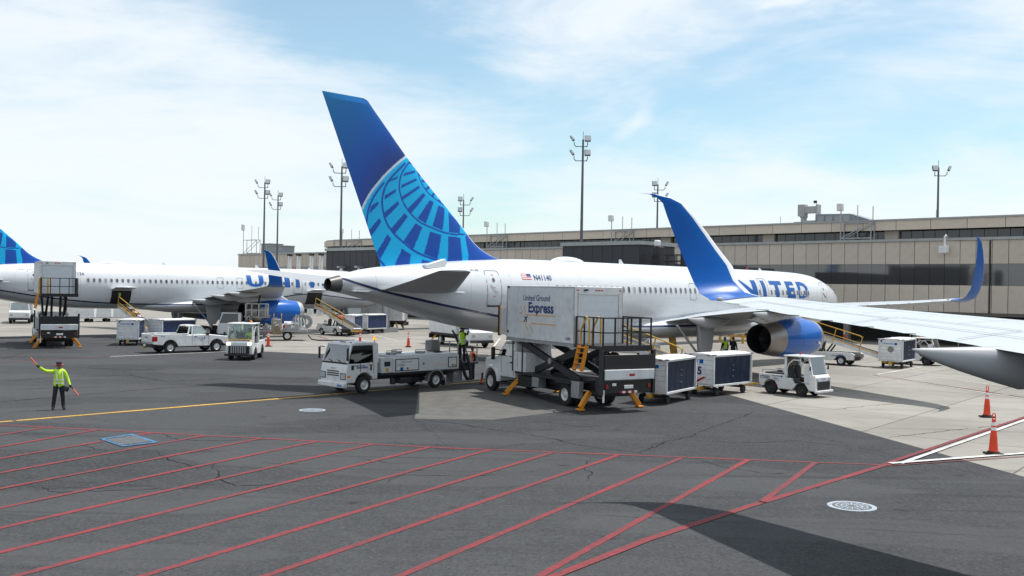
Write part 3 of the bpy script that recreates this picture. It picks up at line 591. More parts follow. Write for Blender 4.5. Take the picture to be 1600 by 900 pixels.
# ---------------------------------------------------------------- airliners
_t = [0, .5, 2.0, 5.07, 8.83, 13, 18, 36, 40, 42, 44.5, 46, 46.75, 47]
f_top = pchip(_t, [5.28, 5.42, 5.76, 6.10, 6.40, 6.54, 6.55, 6.55, 6.50, 6.38, 5.86, 5.32, 4.95, 4.70])
f_bot = pchip(_t, [4.74, 4.66, 4.36, 3.57, 2.87, 2.50, 2.45, 2.45, 2.46, 2.55, 2.92, 3.50, 4.10, 4.55])
f_wid = pchip(_t, [.27, .36, .78, 1.28, 1.66, 1.87, 1.88, 1.88, 1.86, 1.74, 1.36, .82, .40, .08])
f_cen = lambda t: f_bot(t) + (f_top(t) - f_bot(t)) * .52
SE = 2.12
def fus_y(t, z):
    c = float(f_cen(t)); h = float(f_top(t)) - c if z > c else c - float(f_bot(t)); q = min(abs(z - c) / max(h, .01), .999)
    return float(f_wid(t)) * (1 - q ** SE) ** (1 / SE)
def fus_ring(t, n=48):
    c = float(f_cen(t)); hu = float(f_top(t)) - c; hd = c - float(f_bot(t)); w = float(f_wid(t)); r = []
    for i in range(n):
        a = 2 * math.pi * i / n; co, si = math.cos(a), math.sin(a)
        r.append((t, w * math.copysign(abs(co) ** (2 / SE), co), c + (hu if si > 0 else hd) * math.copysign(abs(si) ** (2 / SE), si)))
    return r
def fuselage_material():
    m = bpy.data.materials.new('fuselage_livery'); m.use_nodes = True; nt = m.node_tree; N = nt.nodes; L = nt.links; b = N['Principled BSDF']
    b.inputs['Roughness'].default_value = 0.26; b.inputs['Coat Weight'].default_value = 0.4; b.inputs['Coat Roughness'].default_value = 0.06
    tc = N.new('ShaderNodeTexCoord'); sp = N.new('ShaderNodeSeparateXYZ'); L.new(tc.outputs['Object'], sp.inputs[0])
    def M_(op, a, c):
        n = N.new('ShaderNodeMath'); n.operation = op
        for i, v in enumerate((a, c)):
            if isinstance(v, (int, float)): n.inputs[i].default_value = v
            else: L.new(v, n.inputs[i])
        return n.outputs[0]
    fc = N.new('ShaderNodeFloatCurve'); cv = fc.mapping.curves[0]
    pts = [(0, 5.50), (2.1, 4.84), (4.5, 4.36), (6.9, 3.94), (8.9, 3.63), (12, 3.24), (15, 3.02), (19, 2.92), (23, 2.92), (27, 3.0), (31, 3.5), (35, 4.0), (38, 3.80), (41, 3.50), (44, 3.42), (47, 3.7)]
    while len(cv.points) < len(pts): cv.points.new(.5, .5)
    for p, (t, z) in zip(cv.points, pts): p.location = (t / 47, z / 10); p.handle_type = 'AUTO'
    fc.mapping.update(); L.new(M_('DIVIDE', sp.outputs[0], 47.0), fc.inputs[1])
    d = M_('SUBTRACT', sp.outputs[2], M_('MULTIPLY', fc.outputs[0], 10.0))
    low = M_('LESS_THAN', d, 0.0); band = M_('MULTIPLY', M_('LESS_THAN', d, 0.058), M_('GREATER_THAN', d, -0.058))
    no = N.new('ShaderNodeTexNoise'); no.inputs['Scale'].default_value = .6; no.inputs['Detail'].default_value = 7; L.new(tc.outputs['Object'], no.inputs[0])
    def mixc(f, a, c):
        n = N.new('ShaderNodeMix'); n.data_type = 'RGBA'; L.new(f, n.inputs[0])
        for i, v in ((6, a), (7, c)):
            if isinstance(v, tuple): n.inputs[i].default_value = (*v, 1)
            else: L.new(v, n.inputs[i])
        return n.outputs[2]
    gr = mixc(no.outputs[0], (.40, .41, .42), (.50, .51, .52)); wh = mixc(no.outputs[0], (.69, .705, .72), (.62, .635, .65))
    # faint skin seams every 2.6 m
    se = M_('PINGPONG', M_('ADD', sp.outputs[0], 0.5), 1.3); lg = M_('MULTIPLY', M_('LESS_THAN', M_('PINGPONG', M_('ADD', sp.outputs[2], .33), .62), .006), .32); sm = M_('MAXIMUM', M_('MULTIPLY', M_('LESS_THAN', se, .012), .55), lg)
    mps = N.new('ShaderNodeMapping'); L.new(tc.outputs['Object'], mps.inputs[0]); mps.inputs['Scale'].default_value = (.35, 3.0, 3.0); ns = N.new('ShaderNodeTexNoise'); ns.inputs['Scale'].default_value = 1.2; ns.inputs['Detail'].default_value = 9; ns.inputs['Roughness'].default_value = .7; L.new(mps.outputs[0], ns.inputs[0])
    mrs = N.new('ShaderNodeMapRange'); L.new(ns.outputs[0], mrs.inputs[0]); mrs.inputs[1].default_value = .48; mrs.inputs[2].default_value = .75; mrs.inputs[3].default_value = 0; mrs.inputs[4].default_value = .38
    wh = mixc(mrs.outputs[0], wh, (.52, .53, .53)); gr = mixc(mrs.outputs[0], gr, (.22, .22, .22))
    nb = N.new('ShaderNodeTexNoise'); nb.inputs['Scale'].default_value = .9; nb.inputs['Detail'].default_value = 2; L.new(tc.outputs['Object'], nb.inputs[0]); bp = N.new('ShaderNodeBump'); bp.inputs['Strength'].default_value = .25; bp.inputs['Distance'].default_value = .03; L.new(nb.outputs[0], bp.inputs['Height']); L.new(bp.outputs[0], b.inputs['Normal'])
    col = mixc(low, wh, gr); col = mixc(sm, col, (.35, .35, .36)); col = mixc(band, col, (.010, .020, .085))
    L.new(col, b.inputs['Base Color']); return m
FUS = fuselage_material()
RINGS = [([(4.95, 10.56), (5.02, 10.28), (5.19, 9.94), (5.46, 9.63), (5.85, 9.37), (6.33, 9.14), (6.64, 9.0)], 0.051),
 ([(4.58, 11.04), (4.1, 10.54), (3.87, 10.14), (3.8, 9.69), (3.93, 9.19), (4.23, 8.73), (4.65, 8.34), (5.15, 8.05), (5.75, 7.86), (6.54, 7.67), (7.24, 7.6), (8.06, 7.65)], 0.07),
 ([(4.14, 10.8), (3.66, 10.37), (3.27, 9.99), (2.97, 9.49), (2.86, 8.92), (2.95, 8.42), (3.16, 7.93), (3.53, 7.51), (4.1, 7.09), (4.77, 6.7), (5.53, 6.44), (6.22, 6.28), (6.83, 6.21)], 0.083),
 ([(2.92, 9.77), (2.61, 9.4), (2.28, 8.87), (2.11, 8.37), (2.07, 7.87), (2.16, 7.38), (2.36, 6.83), (2.68, 6.34), (3.2, 5.89)], 0.083)]
OUTER = [(4.6, 11.36), (4.37, 11.22), (3.93, 10.94), (3.46, 10.58), (2.99, 10.15), (2.61, 9.74), (2.23, 9.27), (1.97, 8.85), (1.79, 8.47), (1.61, 8.06), (1.5, 7.7)]
BLOCKS = [[(3.99, 10.18), (4.15, 10.36), (4.8, 10.55), (4.81, 10.43)], [(3.9, 9.6), (3.92, 9.76), (4.85, 10.18), (4.87, 10.06)], [(3.98, 9.03), (3.97, 9.22), (4.99, 9.83), (5.07, 9.73)],
 [(4.29, 8.65), (4.52, 8.45), (5.42, 9.4), (5.27, 9.5)], [(4.92, 8.26), (5.43, 8.03), (5.94, 9.11), (5.68, 9.19)], [(5.84, 7.93), (6.49, 7.76), (6.68, 8.87), (6.24, 8.97)],
 [(6.93, 8.69), (7.5, 8.32), (7.75, 8.03), (7.65, 7.66), (6.91, 7.69)], [(4.5, 11.0), (4.36, 10.83), (4.67, 10.81)], [(3.22, 9.84), (3.27, 9.96), (3.75, 10.17), (3.67, 10.03)],
 [(2.98, 8.99), (3.01, 9.21), (3.62, 9.55), (3.6, 9.39)], [(2.95, 8.37), (3.1, 8.15), (3.83, 8.83), (3.75, 9.0)], [(3.4, 7.66), (3.65, 7.45), (4.36, 8.29), (4.15, 8.46)],
 [(4.14, 7.13), (4.73, 6.77), (5.23, 7.83), (4.82, 8.02)], [(5.36, 6.56), (6.22, 6.33), (6.41, 7.53), (5.71, 7.66)], [(6.84, 6.15), (7.82, 6.18), (7.68, 7.46), (6.87, 7.5)],
 [(8.28, 6.2), (11.2, 6.2), (11.2, 6.6), (9.3, 6.95), (8.72, 7.33), (8.3, 7.75), (8.04, 7.51)], [(2.25, 8.56), (2.32, 8.69), (2.66, 8.9), (2.67, 8.75), (2.18, 8.28)], [(2.16, 7.32), (2.23, 7.57), (2.76, 8.15), (2.88, 7.95), (2.24, 7.13)],
 [(2.64, 6.5), (2.88, 6.22), (3.45, 7.19), (3.23, 7.4)], [(3.57, 5.7), (4.5, 5.7), (4.62, 6.51), (4.07, 6.77)], [(5.16, 5.9), (5.92, 5.9), (5.88, 6.19), (5.28, 6.3)],
 [(4.97, 10.56), (5.31, 10.3), (5.02, 10.28)], [(5.11, 10.09), (5.26, 9.99), (5.49, 10.06), (5.38, 10.15)], [(5.41, 9.73), (5.54, 9.63), (5.78, 9.82), (5.64, 9.88)],
 [(5.8, 9.43), (5.93, 9.34), (6.1, 9.52), (5.97, 9.58)], [(6.19, 9.23), (6.55, 9.06), (6.41, 9.28)], [(1.87, 8.29), (1.89, 8.17), (1.82, 7.85), (1.76, 7.94), (1.78, 8.1)]]
def dist_poly(P, pts):
    d = np.full(len(P), 1e9)
    for a, b in zip(pts[:-1], pts[1:]):
        a = np.array(a); b = np.array(b); v = b - a; t = np.clip(((P - a) @ v) / (v @ v), 0, 1); d = np.minimum(d, np.linalg.norm(P - (a + t[:, None] * v), axis=1))
    return d
def smooth_line(pts, k=5):
    pts = np.array(pts); s = np.concatenate([[0], np.cumsum(np.linalg.norm(np.diff(pts, axis=0), axis=1))]); n = np.linspace(0, s[-1], len(pts) * k)
    return list(zip(pchip(s, pts[:, 0])(n), pchip(s, pts[:, 1])(n)))
def in_poly(P, poly):
    x, y = P[:, 0], P[:, 1]; r = np.zeros(len(P), bool); n = len(poly)
    for i in range(n):
        (x0, y0), (x1, y1) = poly[i], poly[(i + 1) % n]
        if y0 == y1: continue
        c = ((y0 > y) != (y1 > y)) & (x < (x1 - x0) * (y - y0) / (y1 - y0) + x0); r ^= c
    return r
def fin_colours(P):
    n = len(P); cyan = np.array([.0, .40, .74]); blue = np.array([.001, .066, .36]); navy = np.array([.012, .030, .15])
    # upper fin: deep blue, cyan raster at the tip's trailing corner, dusky towards the globe
    g = np.clip(((13.55 - P[:, 1]) * .55 + (P[:, 0] + .5) * .75) / 3.6, 0, 1)
    st = .5 + .5 * np.sin((P[:, 1] * 2.0 + P[:, 0] * 1.3) * 2 * np.pi / .30)
    cmix = np.clip((1 - g) * 1.05, 0, 1) * (.30 + .55 * st)
    up = blue * (1 - cmix[:, None]) + np.array([.006, .23, .42]) * cmix[:, None]
    ol = smooth_line(OUTER); do = dist_poly(P, ol)
    k = (np.clip(1 - do / 1.6, 0, 1) * np.clip((P[:, 0] - .6) / 2.5, 0, 1))[:, None] * .85; up = up * (1 - k) + navy * k
    col = up.copy()
    ox = np.array([p[0] for p in ol]); oz = np.array([p[1] for p in ol]); oi = np.argsort(oz)
    inside = P[:, 0] > np.interp(P[:, 1], oz[oi], ox[oi]); inside[P[:, 1] > 11.4] = False; inside |= (P[:, 1] < 7.7)
    gl = np.tile(cyan, (n, 1)); dk = np.zeros(n, bool)
    for pts, w in RINGS: dk |= dist_poly(P, smooth_line(pts)) < w * .62
    for b in BLOCKS: dk |= in_poly(P, b)
    # right of the last ring the field is blue
    dk |= (P[:, 0] > 8.2) & (P[:, 1] < 7.9) & ~in_poly(P, [(7.86, 6.1), (8.2, 6.1), (8.0, 7.6), (7.7, 7.6)])
    gl[dk] = blue; col[inside] = gl[inside]
    rim = (do < .055) & (P[:, 1] > 7.9); col[rim] = np.array([.55, .62, .72])
    return col
VCM = bpy.data.materials.new('fin_livery'); VCM.use_nodes = True
def _vc():
    nt = VCM.node_tree; b = nt.nodes['Principled BSDF']; a = nt.nodes.new('ShaderNodeVertexColor'); a.layer_name = 'livery'; nt.links.new(a.outputs[0], b.inputs['Base Color'])
    b.inputs['Roughness'].default_value = .30; b.inputs['Specular IOR Level'].default_value = .3; b.inputs['Coat Weight'].default_value = .1; b.inputs['Coat Roughness'].default_value = .06
_vc()
def naca(c): return 5 * (.2969 * np.sqrt(c) - .1260 * c - .3516 * c ** 2 + .2843 * c ** 3 - .1036 * c ** 4)
def fin_mesh():
    le = pchip([5.6, 6.30, 6.44, 6.56, 7.08, 8.1, 11.0, 12.55, 13.3, 13.50, 13.56], [11.0, 11.0, 10.8, 10.25, 9.05, 7.89, 4.53, 2.97, 2.23, 2.05, 1.85])
    te = lambda z: 2.95 + (z - 5.87) * (-.4878 - 2.95) / (13.55 - 5.87)
    nv, nu = 250, 190
    zs = np.concatenate([np.linspace(5.6, 13.5, nv - 4), [13.52, 13.54, 13.555, 13.56]]); c = (1 - np.cos(np.linspace(0, math.pi, nu) * .5)) ; c = np.linspace(0, 1, nu) ** 1.25
    V = []; cols = []
    Z, Cc = np.meshgrid(zs, c, indexing='ij'); LE = le(zs)[:, None]; TE = te(zs)[:, None]
    X = LE + (TE - LE) * Cc; th = np.interp(zs, [5.6, 7, 13.3, 13.56], [.62, .52, .20, .02])[:, None]; Y = naca(Cc) * th * .95
    Pt = np.stack([X.ravel(), Z.ravel()], 1); col = fin_colours(Pt).reshape(len(zs), nu, 3)
    lem = (LE - X) < .10; col[lem & (Z > 6.4)] = (.60, .63, .66)
    me = bpy.data.meshes.new('fin'); nn = len(zs) * nu
    V = np.concatenate([np.stack([X.ravel(), Y.ravel(), Z.ravel()], 1), np.stack([X.ravel(), -Y.ravel(), Z.ravel()], 1)])
    i, j = np.meshgrid(np.arange(len(zs) - 1), np.arange(nu - 1), indexing='ij'); a = (i * nu + j).ravel()
    f1 = np.stack([a, a + 1, a + nu + 1, a + nu], 1); f2 = np.stack([a + nn, a + nu + nn, a + nu + 1 + nn, a + 1 + nn], 1)
    me.from_pydata(V.tolist(), [], np.concatenate([f1[:, ::-1], f2[:, ::-1]]).tolist()); at = me.color_attributes.new('livery', 'FLOAT_COLOR', 'POINT')
    q = np.ones((2 * nn, 4), np.float32); q[:nn, :3] = col.reshape(-1, 3); q[nn:, :3] = col.reshape(-1, 3); at.data.foreach_set('color', q.ravel())
    me.materials.append(VCM); me.shade_smooth(); return me
def foil_ring(le, te, nrm, th, n=13):
    """closed airfoil section: upper side from te to le, then lower side back"""
    le = Vector(le); te = Vector(te); nrm = Vector(nrm).normalized(); cs = [(1 - math.cos(math.pi * i / (n - 1))) / 2 for i in range(n)]; up = []; lo = []
    for c in cs:
        p = le + (te - le) * c; y = float(naca(c)) * th
        up.append(p + nrm * y * 1.15); lo.append(p - nrm * y * .85)
    return up[::-1] + lo[1:-1]
WING_ST = [(0.6, 32.5, 22.5, 3.05, 1.15), (1.9, 31.9, 22.6, 3.20, 1.05), (4.2, 30.6, 22.75, 3.58, .85), (6.5, 29.4, 22.9, 3.86, .68), (9.5, 27.8, 22.46, 4.13, .52), (13, 25.96, 21.97, 4.37, .38), (16.5, 24.1, 21.46, 4.59, .27), (19, 22.8, 21.1, 4.80, .19)]
w_le = pchip([s[0] for s in WING_ST], [s[1] for s in WING_ST]); w_te = pchip([s[0] for s in WING_ST], [s[2] for s in WING_ST]); w_z = pchip([s[0] for s in WING_ST], [s[3] for s in WING_ST]); w_th = pchip([s[0] for s in WING_ST], [s[4] for s in WING_ST])
LEK = [1.0]
def wing_top(y, c, lift=.006):
    le, te = 22.8 + (float(w_le(y)) - 22.8) * LEK[0], float(w_te(y)); return Vector((le + (te - le) * c, y, float(w_z(y)) + float(naca(c)) * float(w_th(y)) * 1.15 + lift))
def make_wing(parent, side, top=1.0, own=False):
    """side -1 starboard, +1 port; top scales the winglet height"""
    sy = lambda p: (p[0], p[1] * side, p[2])
    LEK[0] = .80 if own else 1.0
    rings = [foil_ring((22.8 + (a - 22.8) * LEK[0], y, z), (b, y, z - .02), (0, 0, 1), th) for y, a, b, z, th in ([(-3.2, 34.6, 22.4, 2.4, 1.4)] if own else []) + WING_ST]
    n = len(rings[0]); w = MB()
    k = len(rings); rr = [[sy(p) for p in r] for r in rings]; vs = [p for r in rr for p in r]; w.V = [tuple(p) for p in vs]
    for q in range(k - 1):
        for i in range(n):
            w.F.append((q * n + i, q * n + (i + 1) % n, (q + 1) * n + (i + 1) % n, (q + 1) * n + i)); w.I.append(0 if i < n // 2 else 1)
    w.F.append(tuple(range(n))); w.I.append(0)
    wg = w.build('wing', [WINGW, WINGG], parent, sharp=50)
    WL = [(19.0, 4.80, 22.8, 21.1, 0, .19), (19.3, 4.80, 22.5, 21.0, 10, .16), (19.75, 4.94, 22.2, 20.88, 34, .14), (20.0, 5.25, 21.97, 20.79, 58, .12), (20.15, 5.64, 21.86, 20.66, 71, .11), (20.28, 6.03, 21.58, 20.53, 75, .10), (20.38, 6.43, 21.3, 20.4, 77, .09), (20.45, 6.82, 21.01, 20.26, 79, .07), (20.5, 7.17, 20.69, 20.15, 80, .05), (20.53, 7.3, 20.42, 20.02, 80, .03), (20.56, 7.39, 20.02, 19.8, 80, .015), (20.57, 7.41, 19.58, 19.54, 80, .006)]
    rg = [[sy(p) for p in foil_ring((a, y, 4.8 + (z - 4.8) * top), (b, y, 4.8 + (z - 4.8) * top), (0, -math.sin(R(an)), math.cos(R(an))), th)] for y, z, a, b, an, th in WL]
    wl = MB(); nn = len(rg[0]); wl.V = [tuple(p) for r in rg for p in r]
    for q in range(len(rg) - 1):
        for i in range(nn):
            wl.F.append((q * nn + i, q * nn + (i + 1) % nn, (q + 1) * nn + (i + 1) % nn, (q + 1) * nn + i))
            wl.I.append(1 if (nn // 2 - 3) <= i <= (nn // 2 + 1) and q > 0 else 0)
    wl.build('winglet', [BLUE, AWHITE], parent, sharp=60)
    nl = MB().box(20.98, 21.14, side * 18.92 - .03, side * 18.92 + .03, 4.79, 4.87); nl.build('tip_light', [LAMPW], parent, bevel=.03)
    if not own: MB().box(22.4, 22.75, side * 18.98 - .05, side * 18.98 + .06, 4.82, 4.92).build('navigation_light', AMBER, parent, bevel=.03)
    # flap and spoiler seams
    def seam(ya, yb, ca, cb, wd=.022, m=8):
        b = MB(); A_ = []; B_ = []
        for i in range(m + 1):
            y = ya + (yb - ya) * i / m; c = ca + (cb - ca) * i / m; p = wing_top(y, c); q = wing_top(y + (.001 if ya != yb else 0) + (wd if ya == yb else 0), c + (wd / max(.5, float(w_le(y) - w_te(y)) * .9) if ya != yb else 0))
            A_.append(sy(p)); B_.append(sy(q))
        b.add(A_ + B_, [(i, i + 1, m + 2 + i, m + 1 + i) for i in range(m)]); b.build('skin_seam', GAP, parent, sharp=0)
    for a in ((2.4, 18.4, .13, .16), (2.4, 14.2, .66, .66), (6.5, 14.2, .80, .80), (2.4, 6.4, .84, .84), (14.3, 18.2, .72, .72)): seam(*a, m=24)
    for y in (6.45, 9.0, 11.6, 14.25, 18.2): seam(y, y, .66 if y < 18 else .72, .985)
    for y in (5.0, 9.6, 13.8): seam(y, y, .0025, .14)
    if own:
        for y in (8.0, 10.3, 12.9, 15.2, 16.4, 17.5): seam(y, y, .15, .66, .012)
        seam(6.5, 18.4, .40, .42, .012, 24)
    for y in (12.5, 13.6, 14.8, 15.9, 17.0, 18.2):
        q = wing_top(y, 1.0); MB().cyl(sy((q.x + .02, y, q.z - .01)), sy((q.x - .28, y, q.z + .0)), .008, .004, 5).build('static_wick', BLACK, parent)
    # flap track fairings
    for y, back, L_, wd in ((4.4, 1.5, 4.6, .38), (8.6, 1.4, 4.0, .32), (10.8 if own else 12.6, 1.35 if own else 1.2, 4.6 if own else 3.4, .40 if own else .26)):
        te = float(w_te(y)); x0 = te - back; b = MB(); rg = []; zt = float(w_z(y)) - .03
        for u in (0, .015, .05, .1, .18, .28, .4, .55, .7, .85, .96, 1.0):
            x = x0 + L_ * u; s = max(.012, (u / .4) ** .75 if u < .4 else math.cos((u - .4) / .6 * math.pi / 2) ** .6); dep = (.62 if not own else .70) * s * wd / .38 * (.85 if own else 1); ww = wd * s
            zc = zt - .12 - dep * .45 + (.10 if own else 0)
            rg.append([sy((x, y + ww * .62 * math.cos(2 * math.pi * i / 16), zc + dep * .55 * math.copysign(abs(math.sin(2 * math.pi * i / 16)) ** .8, math.sin(2 * math.pi * i / 16)))) for i in range(16)])
        b.loft(rg).build('flap_fairing', WINGG, parent, sharp=60)
    return wg
def make_engine(p, side):
    y = 6.5 * side; z = 2.30; E0 = -.75; o = (E0, y, z); AX = (1, 0, 0)
    nac = MB().lathe([(1.05, 27.6), (1.13, 28.3), (1.19, 29.2), (1.20, 30.2), (1.16, 31.0), (1.09, 31.55)], o, AX, 40).build('nacelle', NACB, p)
    MB().lathe([(1.09, 31.55), (1.04, 31.9), (.98, 32.05), (.90, 31.95), (.86, 31.5)], o, AX, 40).build('intake_lip', METAL, nac)
    MB().lathe([(.86, 31.5), (.84, 30.8), (.0, 30.8)], o, AX, 32).build('fan', DARKM, nac); MB().lathe([(.0, 31.25), (.12, 31.1), (.26, 30.85)], o, AX, 20).build('spinner', STEEL, nac)
    MB().lathe([(1.05, 27.6), (1.00, 27.2), (.93, 26.7), (.84, 26.15), (.82, 26.1)], o, AX, 40).build('exhaust_cowl', EXH, nac)
    MB().lathe([(.82, 26.1), (.80, 26.3), (.76, 27.4), (.0, 27.4)], o, AX, 32).build('exhaust_duct', BLACK, nac); MB().lathe([(.40, 27.39), (.30, 26.8), (.12, 26.3), (.0, 26.15)], o, AX, 24).build('exhaust_plug', DARKM, nac)
    MB().lathe([(1.155, 29.12), (1.162, 29.12), (1.192, 29.16)], o, AX, 40).build('cowl_seam', NAVY, nac)
    MB().prism([(30.2, 3.38), (29.2, 3.95), (25.0, 3.70), (24.2, 3.45), (26.1, 3.05), (28.8, 3.2)], y - .2, y + .2).build('pylon', AWHITE, p, bevel=.08)
    for k in (-1, 1): MB().box(30.25, 30.41, y + k * 1.165 - .006, y + k * 1.165 + .006, z - .35, z - .2).box(30.45, 30.55, y + k * 1.145 - .006, y + k * 1.145 + .006, z - .4, z - .28).build('warning_mark', REFL, nac, sharp=0)
def tyre_rim(p, loc, r, w, rim=RIM, ax=(0, 1, 0)):
    x, y, z = loc; a = Vector(ax)
    t = MB().lathe([(r * .56, -w / 2), (r * .9, -w / 2), (r * .985, -w * .36), (r, -w * .2), (r, w * .2), (r * .985, w * .36), (r * .9, w / 2), (r * .56, w / 2)], (0, 0, 0), ax, 28).build('wheel', RUBBER, p, (x, y, z))
    MB().lathe([(r * .56, -w * .5), (r * .5, -w * .38), (r * .34, -w * .30), (r * .2, -w * .42), (.001, -w * .42)], (0, 0, 0), ax, 20).lathe([(r * .56, w * .5), (r * .5, w * .38), (r * .34, w * .30), (r * .2, w * .42), (.001, w * .42)], (0, 0, 0), ax, 20).build('rim', rim, t)
    b = MB()
    for s in (-1, 1):
        for k in range(6):
            an = math.pi * k / 3; b.cyl(a * s * w * .3 + Vector((r * .27 * math.cos(an), 0, r * .27 * math.sin(an))), a * s * w * .36 + Vector((r * .27 * math.cos(an), 0, r * .27 * math.sin(an))), r * .05, n=6)
    b.build('wheel_nuts', DARKM, t)
    return t
def conform(vs, fs, step=.12, lift=.012):
    """lays flat (t, z) shapes on the starboard skin"""
    bm = bmesh.new(); bv = [bm.verts.new((x, 0, z)) for x, z in vs]
    for f in fs:
        try: bm.faces.new([bv[i] for i in f])
        except ValueError: pass
    z0 = min(v[1] for v in vs); z1 = max(v[1] for v in vs); x0 = min(v[0] for v in vs); x1 = max(v[0] for v in vs)
    k = int((z1 - z0) / step)
    for i in range(1, k): bmesh.ops.bisect_plane(bm, geom=bm.verts[:] + bm.edges[:] + bm.faces[:], plane_co=(0, 0, z0 + (z1 - z0) * i / k), plane_no=(0, 0, 1))
    k = int((x1 - x0) / .4) if x1 > 36 else 0
    for i in range(1, k): bmesh.ops.bisect_plane(bm, geom=bm.verts[:] + bm.edges[:] + bm.faces[:], plane_co=(x0 + (x1 - x0) * i / k, 0, 0), plane_no=(1, 0, 0))
    for v in bm.verts: v.co.y = -fus_y(v.co.x, v.co.z) - lift
    bm.verts.ensure_lookup_table(); bm.verts.index_update()
    V = [tuple(v.co) for v in bm.verts]; F = [tuple(v.index for v in f.verts) for f in bm.faces]; bm.free(); return V, F
def skin_text(name, st, t0, z0, w, h, p, m, bold=.01, spacing=1.0):
    vs, fs = text_fit(st, w, h, bold, spacing); V, F = conform([(t0 + x, z0 + y) for x, y in vs], fs); b = MB(); b.add(V, F); return b.build(name, m, p, sharp=0)
def skin_loop(name, pts, w, p, m, lift=.008):
    n = len(pts); b = MB(); V = []; c = (sum(q[0] for q in pts) / n, sum(q[1] for q in pts) / n)
    for q in pts:
        for s in (0, 1):
            t, z = q[0] + s * w * (1 if c[0] > q[0] else -1), q[1] + s * w * (1 if c[1] > q[1] else -1); V.append((t, -fus_y(t, z) - lift, z))
    b.add(V, [(2 * i, 2 * ((i + 1) % n), 2 * ((i + 1) % n) + 1, 2 * i + 1) for i in range(n)]); return b.build(name, m, p, sharp=0)
def rrect(t0, t1, z0, z1, r=.18, k=4):
    P_ = []
    for cx, cz, a0 in ((t1 - r, z1 - r, 0), (t0 + r, z1 - r, 90), (t0 + r, z0 + r, 180), (t1 - r, z0 + r, 270)):
        for i in range(k + 1): a = R(a0 + 90 * i / k); P_.append((cx + r * math.cos(a), cz + r * math.sin(a)))
    out = []
    for a, b in zip(P_, P_[1:] + P_[:1]):
        L_ = math.dist(a, b); m = max(1, int(L_ / .3))
        for i in range(m): out.append((a[0] + (b[0] - a[0]) * i / m, a[1] + (b[1] - a[1]) * i / m))
    return out
def window_mesh(pm):
    b = MB(); n = 16; tm = 20.0
    def ring(w, h, lift, dz=0): return [(math.copysign(abs(math.cos(2 * math.pi * i / n)) ** .6, math.cos(2 * math.pi * i / n)) * w, -fus_y(tm, 5.02 + math.copysign(abs(math.sin(2 * math.pi * i / n)) ** .75, math.sin(2 * math.pi * i / n)) * h) - lift, math.copysign(abs(math.sin(2 * math.pi * i / n)) ** .75, math.sin(2 * math.pi * i / n)) * h) for i in range(n)]
    a, c = ring(.165, .235, .004), ring(.115, .175, .007); b.mat(0).add(a + c, [(i, (i + 1) % n, n + (i + 1) % n, n + i) for i in range(n)]); b.mat(1).add(ring(.116, .176, .005), [tuple(range(n))]); return b.mesh('window', [WFRAME, pm], 0)
WINS = [window_mesh(mat('aircraft_window_%s' % k, c, .12, coat=.5)) for k, c in (('dark', (.06, .07, .08)), ('mid', (.12, .13, .14)), ('shade', (.30, .31, .32)))]
